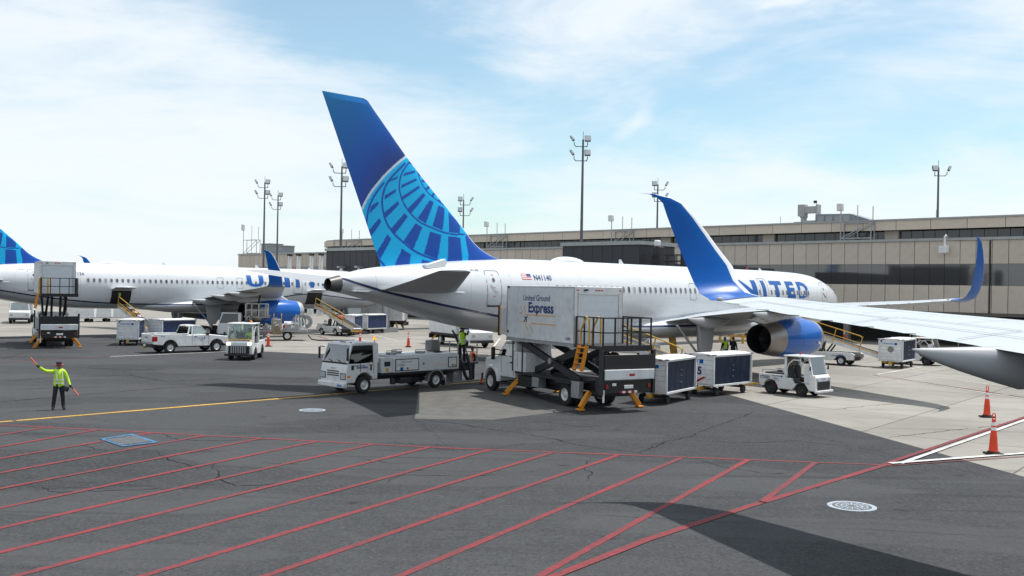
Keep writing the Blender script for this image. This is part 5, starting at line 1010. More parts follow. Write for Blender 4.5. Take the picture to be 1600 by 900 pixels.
def service_truck():
    d = R(-134.2); p = empty('lavatory_service_truck', (-4.38, 49.86, 0), d, 'low white tank service truck with a cab-over front and amber beacon', 'service truck')
    for y in (-.42, .36): MB().box(-1.6, 4.9, y, y + .08, .55, .78).build('chassis_rail', DARKM, p)
    for s in (-1, 1):
        wheel(p, 4.4, s * .86, .40, .24); wheel(p, 0, s * .88, .40, .22)
        b = MB(); pts = [(r_ * math.cos(a), .40 + r_ * math.sin(a)) for r_, rng in ((.47, range(0, 13)), (.53, range(12, -1, -1))) for a in [R(-5) + (math.pi + R(10)) * i / 12 for i in rng]]; b.prism(pts, s * .74, s * 1.03); b.build('mudguard', STEEL, p)
        MB().box(-.60, -.56, s * .72, s * 1.02, .1, .5).build('mudflap', BLACK, p)
    MB().cyl((0, -.9, .4), (0, .9, .4), .1).cyl((4.4, -.9, .4), (4.4, .9, .4), .08).build('axles', DARKM, p)
    MB().box(1.5, 2.2, .5, .95, .32, .62).build('fuel_tank', DARKM, p, bevel=.05); MB().cyl((2.5, .7, .30), (2.5, .7, .62), .14).build('air_tank', DARKM, p); MB().box(.7, 1.4, -.6, .6, .3, .6).build('gearbox', DARKM, p, bevel=.05)
    # tank body
    MB().box(-1.55, 3.45, -1.02, 1.02, .79, .88).build('body_frame', DARKM, p)
    tb = MB().prism([(-1.02, .88), (1.02, .88), (1.02, 1.56), (.88, 1.68), (-.88, 1.68), (-1.02, 1.56)], -1.5, 2.75, 'x').build('tank_body', mat('body_white', (.62, .64, .66), .42, var=.06, dirt=.4, dirtcol=(.28, .27, .25)), p, bevel=.03)
    MB().box(2.76, 3.4, -.98, .98, .88, 1.60).build('pump_housing', mat('body_white', (.6, .6, .6)), p, bevel=.03)
    for x0, x1, z0, z1 in ((1.15, 2.62, .94, 1.52), (-1.35, -.75, .98, 1.50)):
        MB().box(x0, x1, 1.021, 1.030, z0, z1).build('locker_frame', BLACK, p, sharp=0); MB().box(x0 + .05, x1 - .05, 1.030, 1.04, z0 + .04, z1 - .04).build('locker_door', WHITE, p, bevel=.006); MB().box((x0 + x1) / 2 - .06, (x0 + x1) / 2 + .04, 1.041, 1.05, z0 + .08, z0 + .16).build('locker_latch', BLACK, p)
    MB().box(2.15, 2.33, 1.041, 1.046, .98, 1.12).build('blue_placard', BLUE, p, sharp=0); MB().box(-1.30, -1.16, 1.041, 1.046, 1.02, 1.14).build('yellow_placard', YEL, p, sharp=0); MB().box(3.0, 3.16, .981, .99, .95, 1.12).build('yellow_placard', YEL, p, sharp=0); MB().box(2.9, 3.25, .985, 1.0, 1.2, 1.42).build('control_panel', DARKM, p)
    put_text('lettering', 'LT3542', p, (2.5, 1.042, 1.17), (-1, 0, 0), (0, 0, 1), .42, .11); put_text('lettering', 'LAVATORY SERVICE', p, (2.25, 1.042, 1.34), (-1, 0, 0), (0, 0, 1), .7, .05); put_text('lettering', 'UNITED GROUND EXPRESS', p, (.0, 1.024, 1.13), (-1, 0, 0), (0, 0, 1), .7, .05, mat('orange_print', (.7, .3, .05)))
    MB().lathe([(.0, 0), (.07, 0), (.0, .001)], (.85, 1.024, 1.24), (0, 1, 0), 14).build('green_emblem', mat('leaf_green', (.12, .3, .06), .6), p, sharp=0)
    for x, y in ((2.2, .2), (1.35, -.45), (.3, .1)):
        h = MB().lathe([(.24, 0), (.24, .06), (.27, .06), (.27, .10), (.0, .12)], (x, y, 1.68), (0, 0, 1), 24).build('tank_hatch', STEEL, p); MB().tube([(x - .3, y, 1.68), (x - .3, y, 1.86), (x + .3, y, 1.86), (x + .3, y, 1.68)], .018, 6).build('hatch_handle', STEEL, h)
    MB().box(3.3, 3.4, .3, .4, 1.5, 1.62).cyl((3.35, .35, 1.6), (3.35, .35, 2.45), .018).build('beacon_stalk', DARKM, p); MB().lathe([(.07, 0), (.075, .04), (.07, .12), (.0, .16)], (3.35, .35, 2.43), (0, 0, 1), 16).build('amber_beacon', AMBL, p)
    # cab
    cx0, cx1 = 3.62, 5.32; W_ = .98
    prof = [(cx0, .62), (3.88, .62)] + arch(4.4, .44, .52, 8, True) + [(5.36, .50), (5.42, .62), (5.44, 1.05), (5.36, 1.42), (cx0, 1.42)]
    prof = [(cx0, .62), (3.88, .62)] + [(x, z) for x, z in arch(4.4, .44, .52, 8, True) if z > .6] + [(4.92, .5), (5.40, .5), (5.46, .62), (5.46, 1.05), (5.38, 1.42), (cx0, 1.42)]
    MB().prism(prof, -W_, W_).build('cab_body', WHITE, p, bevel=.05)
    MB().prism([(cx0, 2.28), (cx0 + .05, 2.34), (4.9, 2.36), (5.12, 2.26), (5.12, 2.22), (cx0, 2.22)], -W_ + .07, W_ - .07).build('cab_roof', WHITE, p, bevel=.04)
    MB().box(cx0 - .02, cx0 + .05, -W_ + .03, W_ - .03, 1.40, 2.28).build('cab_rear_wall', WHITE, p, bevel=.02)
    for s in (-1, 1):
        MB().beam((5.36, s * (W_ - .04), 1.42), (5.08, s * (W_ - .10), 2.28), .07, .08).beam((cx0 + .12, s * (W_ - .03), 1.42), (cx0 + .12, s * (W_ - .09), 2.28), .30, .05).build('pillar', WHITE, p)
        pane(p, [(cx0 + .28, s * (W_ - .02), 1.43), (5.26, s * (W_ - .02), 1.36), (5.04, s * (W_ - .09), 2.22), (cx0 + .28, s * (W_ - .09), 2.22)], DGLASS, name='side_window')
        MB().box(4.62, 4.66, s * (W_ + .002) - .003, s * (W_ + .002) + .003, 1.0, 1.42).box(3.86, 3.88, s * (W_ + .002) - .003, s * (W_ + .002) + .003, .9, 1.42).build('door_gap', GAP, p, sharp=0); MB().box(5.02, 5.16, s * W_, s * (W_ + .03), 1.12, 1.32).build('door_grip', BLACK, p, bevel=.01)
        MB().box(5.42, 5.50, s * (W_ + .12) - .05, s * (W_ + .12) + .05, 1.55, 2.1).build('mirror', BLACK, p, bevel=.02); MB().tube([(5.28, s * (W_ - .05), 2.1), (5.44, s * (W_ + .08), 2.12), (5.46, s * (W_ + .12), 2.05)], .018, 6).build('mirror_arm', BLACK, p)
        MB().box(5.40, 5.468, s * .76 - .22, s * .76 + .20, .66, .98).build('headlight_surround', BLACK, p, bevel=.02); lamp(p, 'headlight', LAMPW, 5.40, 5.48, s * .78 - .18, s * .78 + .16, .70, .94); lamp(p, 'indicator', AMBER, 5.2, 5.4, s * (W_ + .004) - .01, s * (W_ + .004) + .01, .78, .86)
        MB().box(5.40, 5.52, s * .55 - .12, s * .55 + .12, .30, .42).build('fog_lamp_recess', BLACK, p); MB().box(4.0, 4.3, s * .98, s * 1.0, .75, .79).build('side_badge', BLACK, p, sharp=0)
    pane(p, [(5.365, -W_ + .08, 1.44), (5.365, W_ - .08, 1.44), (5.10, W_ - .16, 2.24), (5.10, -W_ + .16, 2.24)], GLASS, name='windscreen')
    MB().box(5.36, 5.40, -W_ + .02, W_ - .02, 1.38, 1.45).build('windscreen_seal', BLACK, p)
    for y in (.35, -.3): MB().tube([(5.42, y + .2, 1.42), (5.37, y - .2, 1.58)], .012, 5).build('wiper', BLACK, p)
    MB().box(5.36, 5.62, -1.0, 1.0, .30, .56).build('front_bumper', WHITE, p, bevel=.05); lamp(p, 'number_plate', mat('plate_blue', (.1, .25, .45), .5), 5.625, 5.635, .55, .9, .36, .46)
    for z in (.82, .92, 1.02): MB().box(5.46, 5.478, -.45, .45, z, z + .045).build('grille_slot', BLACK, p, sharp=0)
    put_text('lettering', 'ISUZU', p, (5.462, -.16, 1.14), (0, 1, 0), (0, 0, 1), .32, .06, DARKM); put_text('lettering', 'Express', p, (4.85, W_ + .006, 1.12), (-1, 0, 0), (0, 0, 1), .62, .17, TXT, .03); put_text('lettering', 'United Ground', p, (5.0, W_ + .006, 1.26), (-1, 0, 0), (0, 0, 1), .62, .09, TXT); MB().box(3.98, 4.08, W_ + .002, W_ + .007, 1.06, 1.26).build('dark_placard', BLACK, p, sharp=0); MB().box(3.92, 4.12, W_ + .002, W_ + .0075, 1.27, 1.33).build('red_placard', RED, p, sharp=0)
    for y in (.3, .15, 0, -.75, .75): lamp(p, 'marker_lamp', RED, 5.0, 5.08, y - .03, y + .03, 2.345, 2.39)
    seat(p, 4.3, .45, 1.15); seat(p, 4.3, -.45, 1.15); steering(p, 4.85, .45, 1.55, -35, .23); MB().box(4.98, 5.3, -.9, .9, 1.2, 1.44).build('dashboard', INTER, p)
    # rear work platform
    MB().box(-1.5, -.9, -.95, -.45, 1.69, 2.28).build('waste_drum', mat('drum_grey', (.22, .22, .22), .5, .3, var=.2), p, bevel=.08); MB().cyl((-1.0, .2, 1.6), (-.6, .2, 1.72), .14).build('hose_coil', BLACK, p)
    MB().box(-3.1, -1.6, -.75, .75, 1.06, 1.14).build('work_platform', DARKM, p)
    for x, y in ((-3.05, .7), (-3.05, -.7), (-1.7, .7), (-1.7, -.7), (-2.4, -.7)): MB().beam((x, y, 1.14), (x, y, 2.15), .045).build('rail_post', STEEL, p)
    for z in (1.65, 2.15): MB().beam((-3.05, -.7, z), (-1.7, -.7, z), .04).beam((-3.05, -.7, z), (-3.05, .7, z), .04).build('rail', STEEL, p)
    MB().box(-2.7, -1.65, -.6, .6, .72, 1.05).build('platform_lift', DARKM, p, bevel=.03); MB().box(-1.8, -1.2, .4, .95, .2, .75).build('rear_step', STEEL, p)
    MB().tube([(-1.6, .95, 1.35), (-1.75, 1.05, 1.0), (-1.85, 1.1, .55), (-2.0, 1.1, .36), (-2.2, 1.1, .36), (-2.3, 1.05, .55), (-2.35, .9, 1.0), (-2.3, .7, 1.6)], .085, 10).build('hose', BLACK, p)
    MB().tube([(-2.45, 0, 1.2), (-2.6, -.2, 1.9), (-2.5, -.3, 2.4), (-2.3, -.4, 2.75)], .05).build('hose', DARKM, p); MB().beam((-2.9, .3, 1.14), (-2.5, .1, 2.5), .07).beam((-3.0, -.3, 1.14), (-2.6, -.35, 2.45), .07).build('boom', STEEL, p)
    return p
service_truck()

def baggage_cart(loc, ang, label, curtain=CURT, writing=None, back_print=None, stain=False):
    p = empty('baggage_cart', (*loc, 0), ang, label, 'baggage cart', 'covered baggage carts')
    L_, W_, Z0, Z1 = 1.7, .78, .50, 1.98
    MB().box(-L_, L_, -W_, W_, Z0 - .02, Z0 + .06).build('floor', WPANEL, p, bevel=.01); MB().prism([(-W_ - .05, Z1 - .05), (W_ + .05, Z1 - .05), (W_ + .05, Z1), (.3, Z1 + .06), (-.3, Z1 + .06), (-W_ - .05, Z1)], -L_ - .05, L_ + .05, 'x').build('roof', WPANEL, p, bevel=.01)
    for e in (-1, 1):
        for i in range(6):
            z = Z0 + .07 + i * .232; MB().box(e * L_ - .02, e * L_ + .02, -W_ + .05, W_ - .05, z, z + .222).build('end_plank', WPANEL, p, bevel=.006)
        for s in (-1, 1):
            MB().box(e * L_ - .045, e * L_ + .03, s * W_ - .045, s * W_ + .03, Z0, Z1 - .05).build('corner_post', WPANEL, p, bevel=.006)
            for z in (.66, .98, 1.3, 1.62): MB().box(e * L_ + e * .031, e * L_ + e * .036, s * W_ - .04, s * W_ + .02, z, z + .16).build('reflective_tape', RED, p, sharp=0)
            MB().box(e * (L_ - .02) - .08, e * (L_ - .02) + .08, s * (W_ + .01) - .08, s * (W_ + .01) + .08, Z1 - .03, Z1 + .03).build('roof_corner', STEEL, p)
        for q in (-.5, .0, .5): MB().box(e * (L_ + .055), e * (L_ + .06), q - .09, q + .09, Z1 - .04, Z1).build('reflective_tape', RED if q else REFL, p, sharp=0)
    for s in (-1, 1):
        # hanging curtains with folds
        b = MB(); n = 40; pts = []
        rs = random.Random(int(loc[0] * 50) + s)
        for j in range(4):
            for i in range(n + 1):
                x = -L_ + .06 + (2 * L_ - .12) * i / n; z = Z1 - .08 - (Z1 - Z0 - .16) * j / 3; pts.append((x, s * (W_ - .05) + s * .012 * math.sin(i * .8 + j * 1.1) + rs.uniform(-.010, .010), z))
        b.add(pts, [(j * (n + 1) + i, j * (n + 1) + i + 1, (j + 1) * (n + 1) + i + 1, (j + 1) * (n + 1) + i) for j in range(3) for i in range(n)]); b.build('curtain', curtain, p, sharp=80)
        MB().box(-L_, L_, s * W_ - .02, s * W_ + .03, Z0 - .03, Z0 + .05).build('side_rail', WPANEL, p); MB().box(-L_, L_, s * W_ - .02, s * W_ + .04, Z1 - .10, Z1 - .05).build('top_rail', WPANEL, p)
    for z in (.9, 1.2, 1.45): MB().cyl((.05, -W_ - .005, z), (.05, -W_ + .06, z), .025, n=8).build('curtain_stud', METAL, p)
    for x in (-1.2, 1.2):
        MB().box(x - .06, x + .06, -.6, .6, .26, .36).build('axle', DARKM, p)
        for s in (-1, 1): wheel(p, x, s * .62, .20, .12, DARKM); MB().box(x - .1, x + .1, s * .5 - .04, s * .5 + .04, .3, .48).build('spring_hanger', DARKM, p)
    MB().box(-1.3, 1.3, -.07, .07, .33, .45).build('spine', YEL, p); MB().beam((1.5, 0, .38), (2.7, 0, .30), .07).build('drawbar', YEL, p); MB().box(-1.9, -1.5, -.1, .1, .26, .44).build('hitch', YEL, p, bevel=.02)
    e = -1
    def wr(st, y0, z0, w, h, m=TXT, bold=.02): put_text('lettering', st, p, (e * (L_ + .024), y0, z0), (0, -1, 0), (0, 0, 1), w, h, m, bold)
    if writing == 'UNITED':
        wr('UNITED', .55, 1.62, .72, .11, TXTB); MB().box(e * (L_ + .027), e * (L_ + .022), -.42, -.24, 1.6, 1.75).build('globe_emblem', BLUE, p, sharp=0); MB().lathe([(.0, 0), (.07, 0), (.07, .004)], (e * (L_ + .026), .62, 1.84), (e, 0, 0), 16).build('round_sticker', BLUE, p, sharp=0)
    elif writing:
        wr(writing, .3, 1.0, .42, .4, TXT, .05); MB().box(e * (L_ + .027), e * (L_ + .022), -.2, .02, 1.55, 1.75).build('globe_emblem', BLUE, p, sharp=0); wr('TD', .35, 1.58, .25, .15, TXTB)
        for k in (0, 1): MB().beam((e * (L_ + .026), .25 - k * .1, .66), (e * (L_ + .026), -.25 - k * .1, .92), .006, .05).build('red_slash', RED, p)
    if stain: MB().lathe([(.0, 0), (.16, 0), (.22, .0)], (e * (L_ + .023), .0, 1.3), (e, 0, 0), 9).build('scuff', mat('scuff', (.25, .24, .23), .8, var=.6, vscale=14), p, sharp=0)
    return p
baggage_cart((7.04, 45.25), R(58), 'covered baggage cart with navy curtains directly behind the catering truck tail', CURT, 'UNITED')
baggage_cart((10.27, 49.04), R(46), 'covered baggage cart with large figures on its end, hitched to the white tug', CURT, '15')
baggage_cart((26.75, 68.9), R(54), 'covered baggage cart with a black scuff on its white end at right', CURT, 'UNITED', stain=True)
baggage_cart((-30.0, 78.6), R(103), 'covered baggage cart behind the pickup tailgate, white end showing', CURTB, 'UNITED')
baggage_cart((-27.4, 80.6), R(60), 'covered baggage cart with long dark blue curtain behind the pickup cab', CURTB)
baggage_cart((-16.2, 100.6), R(84), 'covered baggage cart with plain white end under the tail of the near jet', CURTB)
baggage_cart((-14.7, 104.4), R(62), 'covered baggage cart with bright blue curtain under the tail of the near jet', CURTB)

def open_cart(px, py, ang, label):
    x, y = spot(px, py); p = empty('flat_baggage_cart', (x, y, 0), ang, label, 'baggage cart', 'open white carts beyond the farther jet')
    MB().box(-1.7, 1.7, -.75, .75, .48, .56).build('floor', STEEL, p)
    for s in (-1, 1):
        for z in (.6, .95, 1.3): MB().box(-1.7, 1.7, s * .74 - .02, s * .74 + .02, z, z + .3).build('side_plank', WPANEL, p, bevel=.006)
        for x_ in (-1.2, 1.2): wheel(p, x_, s * .6, .20, .12, DARKM)
    for e in (-1, 1): MB().box(e * 1.7 - .02, e * 1.7 + .02, -.72, .72, .6, 1.6).build('end_board', WPANEL, p, bevel=.006)
open_cart(125, 503, R(12), 'white slatted cart just right of the far catering truck'); open_cart(152, 502.5, R(12), 'white slatted cart between the far catering truck and the belt loader'); open_cart(180, 502, R(12), 'white slatted cart under the open aft hold of the farther jet')

def tug(loc, ang, label, writing=True, hood_yellow=False, s_=1.0):
    p = empty('baggage_tug', (*loc, 0), ang, label, 'tug', 'white baggage tugs'); p.scale = (s_, s_, s_)
    # x: rear -1.45 .. front 1.6
    for s in (-1, 1):
        wheel(p, -.85, s * .58, .33, .24, DARKM); wheel(p, .85, s * .6, .29, .2, DARKM)
        prof = [(-1.45, .42), (-1.22, .38)] + [(x, z) for x, z in arch(-.85, .34, .40, 8, True) if z > .36] + [(-.4, .30), (.38, .30)] + [(x, z) for x, z in arch(.85, .30, .38, 8, True) if z > .32] + [(1.3, .3), (1.3, .62), (.42, .62), (.30, .85), (-.02, .86), (-.02, .98), (-1.5, .98), (-1.5, .6)]
        MB().prism(prof, s * .50, s * .70).build('side_panel', WHITE, p, bevel=.02)
    MB().box(-1.42, 1.2, -.5, .5, .28, .44).build('chassis', DARKM, p); MB().box(-1.44, -.1, -.48, .48, .46, .94).build('engine_bay', WPANEL, p); MB().box(-.3, 1.25, -.5, .5, .44, .50).build('cab_floor', DARKM, p)
    MB().box(-1.3, -.2, -.45, .45, .95, 1.06).build('rear_deck', DARKM, p, bevel=.02); MB().tube([(-1.35, .6, 1.0), (-1.35, .6, 1.18), (-.15, .6, 1.22)], .025, 6).tube([(-1.35, -.6, 1.0), (-1.35, -.6, 1.18), (-.15, -.6, 1.22)], .025, 6).build('deck_rail', STEEL, p); MB().lathe([(.12, 0), (.14, .08), (.08, .14), (.0, .15)], (-.8, .1, 1.06), (0, 0, 1), 14).build('filter', BLACK, p); MB().box(-1.66, -1.5, -.12, .12, .36, .55).build('hitch', DARKM, p, bevel=.02)
    # nose
    nose = MB().prism([(1.28, .30), (1.62, .30), (1.66, .40), (1.64, .98), (1.52, 1.08), (1.28, 1.10)], -.70, .70).build('nose', WHITE, p, bevel=.05); MB().box(1.64, 1.70, -.55, .55, .36, .78).build('front_grille', BLACK, p, bevel=.02); MB().box(1.60, 1.78, -.74, .74, .24, .36).build('bumper', BLACK if hood_yellow else WHITE, p, bevel=.03)
    for s in (-1, 1): lamp(p, 'headlight', LIT if hood_yellow else LAMPW, 1.635, 1.69, s * .55 - .09, s * .55 + .09, .82, .95); lamp(p, 'marker_lamp', AMBER, 1.55, 1.6, s * .66 - .03, s * .66 + .03, 1.0, 1.06)
    if hood_yellow:
        for i in range(7): MB().box(1.70, 1.71, -.42 + i * .12, -.36 + i * .12, .40, .76).build('grille_bar', STEEL, p, sharp=0)
        MB().box(1.30, 1.60, -.6, .6, 1.09, 1.13).build('hazard_stripe', YEL, p, bevel=.01)
    # cabin
    for s in (-1, 1):
        MB().beam((-.02, s * .66, .98), (-.02, s * .62, 1.92), .10, .07).beam((1.45, s * .66, 1.08), (1.22, s * .62, 1.92), .07, .06).build('pillar', WHITE, p)
        MB().tube([(.05, s * .65, .9), (.05, s * .64, 1.3), (.15, s * .64, 1.55), (.4, s * .64, 1.75), (.75, s * .64, 1.75), (.98, s * .64, 1.5), (1.05, s * .65, .7)], .03, 6).build('door_frame', WHITE, p)
        MB().plate([(1.05, s * .66, .66), (1.42, s * .66, .66), (1.42, s * .66, 1.1), (1.28, s * .64, 1.6), (1.0, s * .65, 1.5)], .02).build('door_panel', mat('plastic_sheet', (.62, .64, .64), .3, coat=.4), p, sharp=0)
        MB().box(1.40, 1.44, s * .82 - .06, s * .82 + .06, 1.3, 1.5).build('mirror', BLACK, p, bevel=.02); MB().tube([(1.36, s * .66, 1.3), (1.41, s * .8, 1.35)], .012, 5).build('mirror_arm', BLACK, p)
    MB().box(-.12, 1.34, -.72, .72, 1.90, 1.97).build('cabin_roof', WHITE, p, bevel=.04); MB().box(-.05, .0, -.62, .62, .98, 1.35).build('cabin_back', WHITE, p)
    pane(p, [(1.47, -.60, 1.12), (1.47, .60, 1.12), (1.25, .57, 1.88), (1.25, -.57, 1.88)], CLEAR if hood_yellow else GLASS, name='windscreen'); pane(p, [(-.03, -.58, 1.36), (-.03, .58, 1.36), (-.03, .58, 1.88), (-.03, -.58, 1.88)], CLEAR, name='rear_window')
    MB().box(1.15, 1.3, -.6, .6, .9, 1.12).build('dashboard', INTER, p); seat(p, .45, .3, .72, .45); seat(p, .45, -.3, .72, .45); steering(p, .98, .3, 1.12, -40, .17)
    MB().lathe([(.05, 0), (.06, .05), (.04, .11), (.0, .12)], (.2, .3, 1.97), (0, 0, 1), 12).build('beacon', RED if writing else AMBER, p)
    if writing:
        yy = -.706; put_text('lettering', 'CT3559', p, (-1.42, yy, .74), (1, 0, 0), (0, 0, 1), .54, .15, TXT, .03); put_text('lettering', 'UNITED', p, (-.76, yy, .87), (1, 0, 0), (0, 0, 1), .46, .075, TXT); put_text('lettering', 'TERMINAL C', p, (-.68, yy, .76), (1, 0, 0), (0, 0, 1), .36, .055); put_text('lettering', 'GATE 95', p, (-.62, yy, .67), (1, 0, 0), (0, 0, 1), .28, .055); MB().box(-.26, -.16, yy - .004, yy, .86, .95).build('globe_emblem', BLUE, p, sharp=0); MB().box(-.55, -.4, yy - .003, yy, .46, .49).build('red_placard', RED, p, sharp=0)
        put_text('lettering', 'CT3559', p, (1.672, -.28, .84), (0, 1, 0), (0, 0, 1), .5, .09)
    return p
tug((13.95, 49.15), R(-47.5), 'white baggage tug with an open cab in front of the blue engine')
tugd = tug((-17.6, 66.2), R(-88), 'oncoming white tug with a driver and headlights facing the camera', False, True, 1.22)
tug((29.4, 72.2), R(-38), 'white tug half hidden behind the scuffed cart at right', False)
tow = empty('tow_bar', (12.2, 50.7, 0), R(-47.5), 'yellow tow bar between the tug and the cart', 'tow bar'); MB().beam((-1.35, .1, .32), (.55, 0, .40), .06).box(-.1, .25, -.07, .07, .30, .42).build('bar', YEL, tow)

def pickup():
    p = empty('pickup_truck', (-24.5, 70.35, 0), R(44), 'white single-cab pickup truck parked at left with red tail lamps', 'pickup truck')
    W_ = .99; wb = 3.5
    for x in (0, wb):
        for s in (-1, 1): wheel(p, x, s * .86, .40, .27)
    prof = [(-1.22, .62), (-.52, .56)] + [(x, z) for x, z in arch(0, .42, .50, 8, True) if z > .5] + [(.55, .46), (wb - .55, .46)] + [(x, z) for x, z in arch(wb, .42, .50, 8, True) if z > .5] + [(wb + .85, .50), (wb + .95, .60), (wb + .95, 1.02), (wb + .82, 1.14), (wb - .35, 1.26), (wb - .55, 1.28), (-1.22, 1.28)]
    MB().prism(prof, -W_, W_).build('body', WHITE, p, bevel=.05)
    MB().box(-1.16, 1.22, -W_ + .12, W_ - .12, 1.26, 1.284).build('bed_floor_cover', BLACK, p, sharp=0)
    for s in (-1, 1):
        MB().box(-1.22, 1.28, s * (W_ - .06) - .06, s * (W_ - .06) + .05, 1.27, 1.36).build('bed_side', WHITE, p, bevel=.03)
        MB().beam((2.85, s * .95, 1.27), (2.35, s * .80, 1.86), .07, .06).beam((1.62, s * .96, 1.27), (1.70, s * .80, 1.88), .09, .05).beam((1.30, s * .95, 1.27), (1.50, s * .78, 1.86), .09, .06).build('pillar', WHITE, p)
        pane(p, [(1.72, s * .955, 1.28), (2.76, s * .955, 1.28), (2.32, s * .81, 1.84), (1.76, s * .81, 1.86)], GLASS, name='side_window')
        MB().box(1.60, 1.62, s * (W_ + .002) - .003, s * (W_ + .002) + .003, .55, 1.27).box(2.86, 2.88, s * (W_ + .002) - .003, s * (W_ + .002) + .003, .55, 1.25).build('door_gap', GAP, p, sharp=0); MB().box(1.75, 1.98, s * W_, s * (W_ + .025), 1.10, 1.15).build('door_handle', BLACK, p, bevel=.008)
        MB().box(2.62, 2.78, s * 1.12 - .12, s * 1.12 + .10, 1.22, 1.42).build('mirror', BLACK, p, bevel=.03); lamp(p, 'tail_lamp', RED, -1.26, -.92, s * (W_ - .07) - .075, s * (W_ - .07) + .085, .84, 1.20, .03); lamp(p, 'headlight', LAMPW, wb + .80, wb + .97, s * .82 - .12, s * .82 + .15, .86, 1.04, .03)
        b = MB(); pts = [(wb * k + r_ * math.cos(a), .42 + r_ * math.sin(a)) for k in (0,) for r_, rng in ((.50, range(0, 11)), (.54, range(10, -1, -1))) for a in [math.pi * i / 10 for i in rng]]
        for k in (0, 1): q = MB(); q.prism([(x + wb * k, z) for x, z in pts], s * (W_ - .1), s * (W_ + .022)); q.build('wheel_arch_trim', BLACK, p)
    MB().prism([(1.48, 1.84), (1.55, 1.93), (2.1, 1.95), (2.36, 1.86), (2.34, 1.83)], -.80, .80).build('cab_roof', WHITE, p, bevel=.03); lamp(p, 'third_brake_lamp', RED, 1.47, 1.5, -.12, .12, 1.87, 1.91)
    pane(p, [(2.84, -.90, 1.28), (2.84, .90, 1.28), (2.36, .76, 1.85), (2.36, -.76, 1.85)], GLASS, name='windscreen'); pane(p, [(1.32, -.86, 1.29), (1.32, .86, 1.29), (1.48, .74, 1.83), (1.48, -.74, 1.83)], DGLASS, name='rear_window')
    for y in (-.45, 0, .45): MB().beam((1.22, y, 1.29), (1.38, y, 1.86), .03).build('headache_rack_bar', BLACK, p)
    for u in (.25, .6): MB().beam((1.22 + .16 * u, -.85, 1.29 + .57 * u), (1.22 + .16 * u, .85, 1.29 + .57 * u), .03).build('headache_rack_bar', BLACK, p)
    tg = MB().box(-1.30, -1.225, -W_ + .17, W_ - .17, .78, 1.33).build('tailgate', WHITE, p, bevel=.03); MB().box(-1.315, -1.30, -.2, .2, 1.08, 1.14).build('handle', BLACK, tg); MB().box(-1.42, -1.2, -W_ + .05, W_ - .05, .48, .68).build('rear_bumper', DARKM, p, bevel=.03); MB().box(-1.55, -1.3, -.1, .1, .36, .5).build('tow_hitch', YEL, p, bevel=.02); lamp(p, 'number_plate', REFL, -1.43, -1.415, -.18, .18, .52, .64)
    MB().box(wb + .82, wb + 1.05, -W_ + .03, W_ - .03, .42, .66).build('front_bumper', DARKM, p, bevel=.05); MB().box(wb + .93, wb + .97, -.62, .62, .70, 1.02).build('grille', BLACK, p, bevel=.02)
    MB().cyl((0, -.8, .4), (0, .8, .4), .09).build('axle', DARKM, p); MB().box(-1.0, wb, -.5, .5, .38, .5).build('underbody', DARKM, p); seat(p, 2.0, -.4, .95); seat(p, 2.0, .4, .95); MB().box(2.5, 2.8, -.85, .85, 1.0, 1.27).build('dashboard', INTER, p); steering(p, 2.5, .4, 1.25, -40)
    put_text('lettering', 'UNITED', p, (1.95, -W_ - .006, .98), (1, 0, 0), (0, 0, 1), .5, .08, TXTB); MB().box(2.5, 2.6, -W_ - .006, -W_ - .002, .97, 1.09).build('globe_emblem', BLUE, p, sharp=0); put_text('lettering', '4x4', p, (-.72, -W_ - .006, 1.14), (1, 0, 0), (0, 0, 1), .3, .08, DARKM); put_text('lettering', '1042', p, (2.2, -W_ - .006, .84), (1, 0, 0), (0, 0, 1), .25, .08)
pickup()

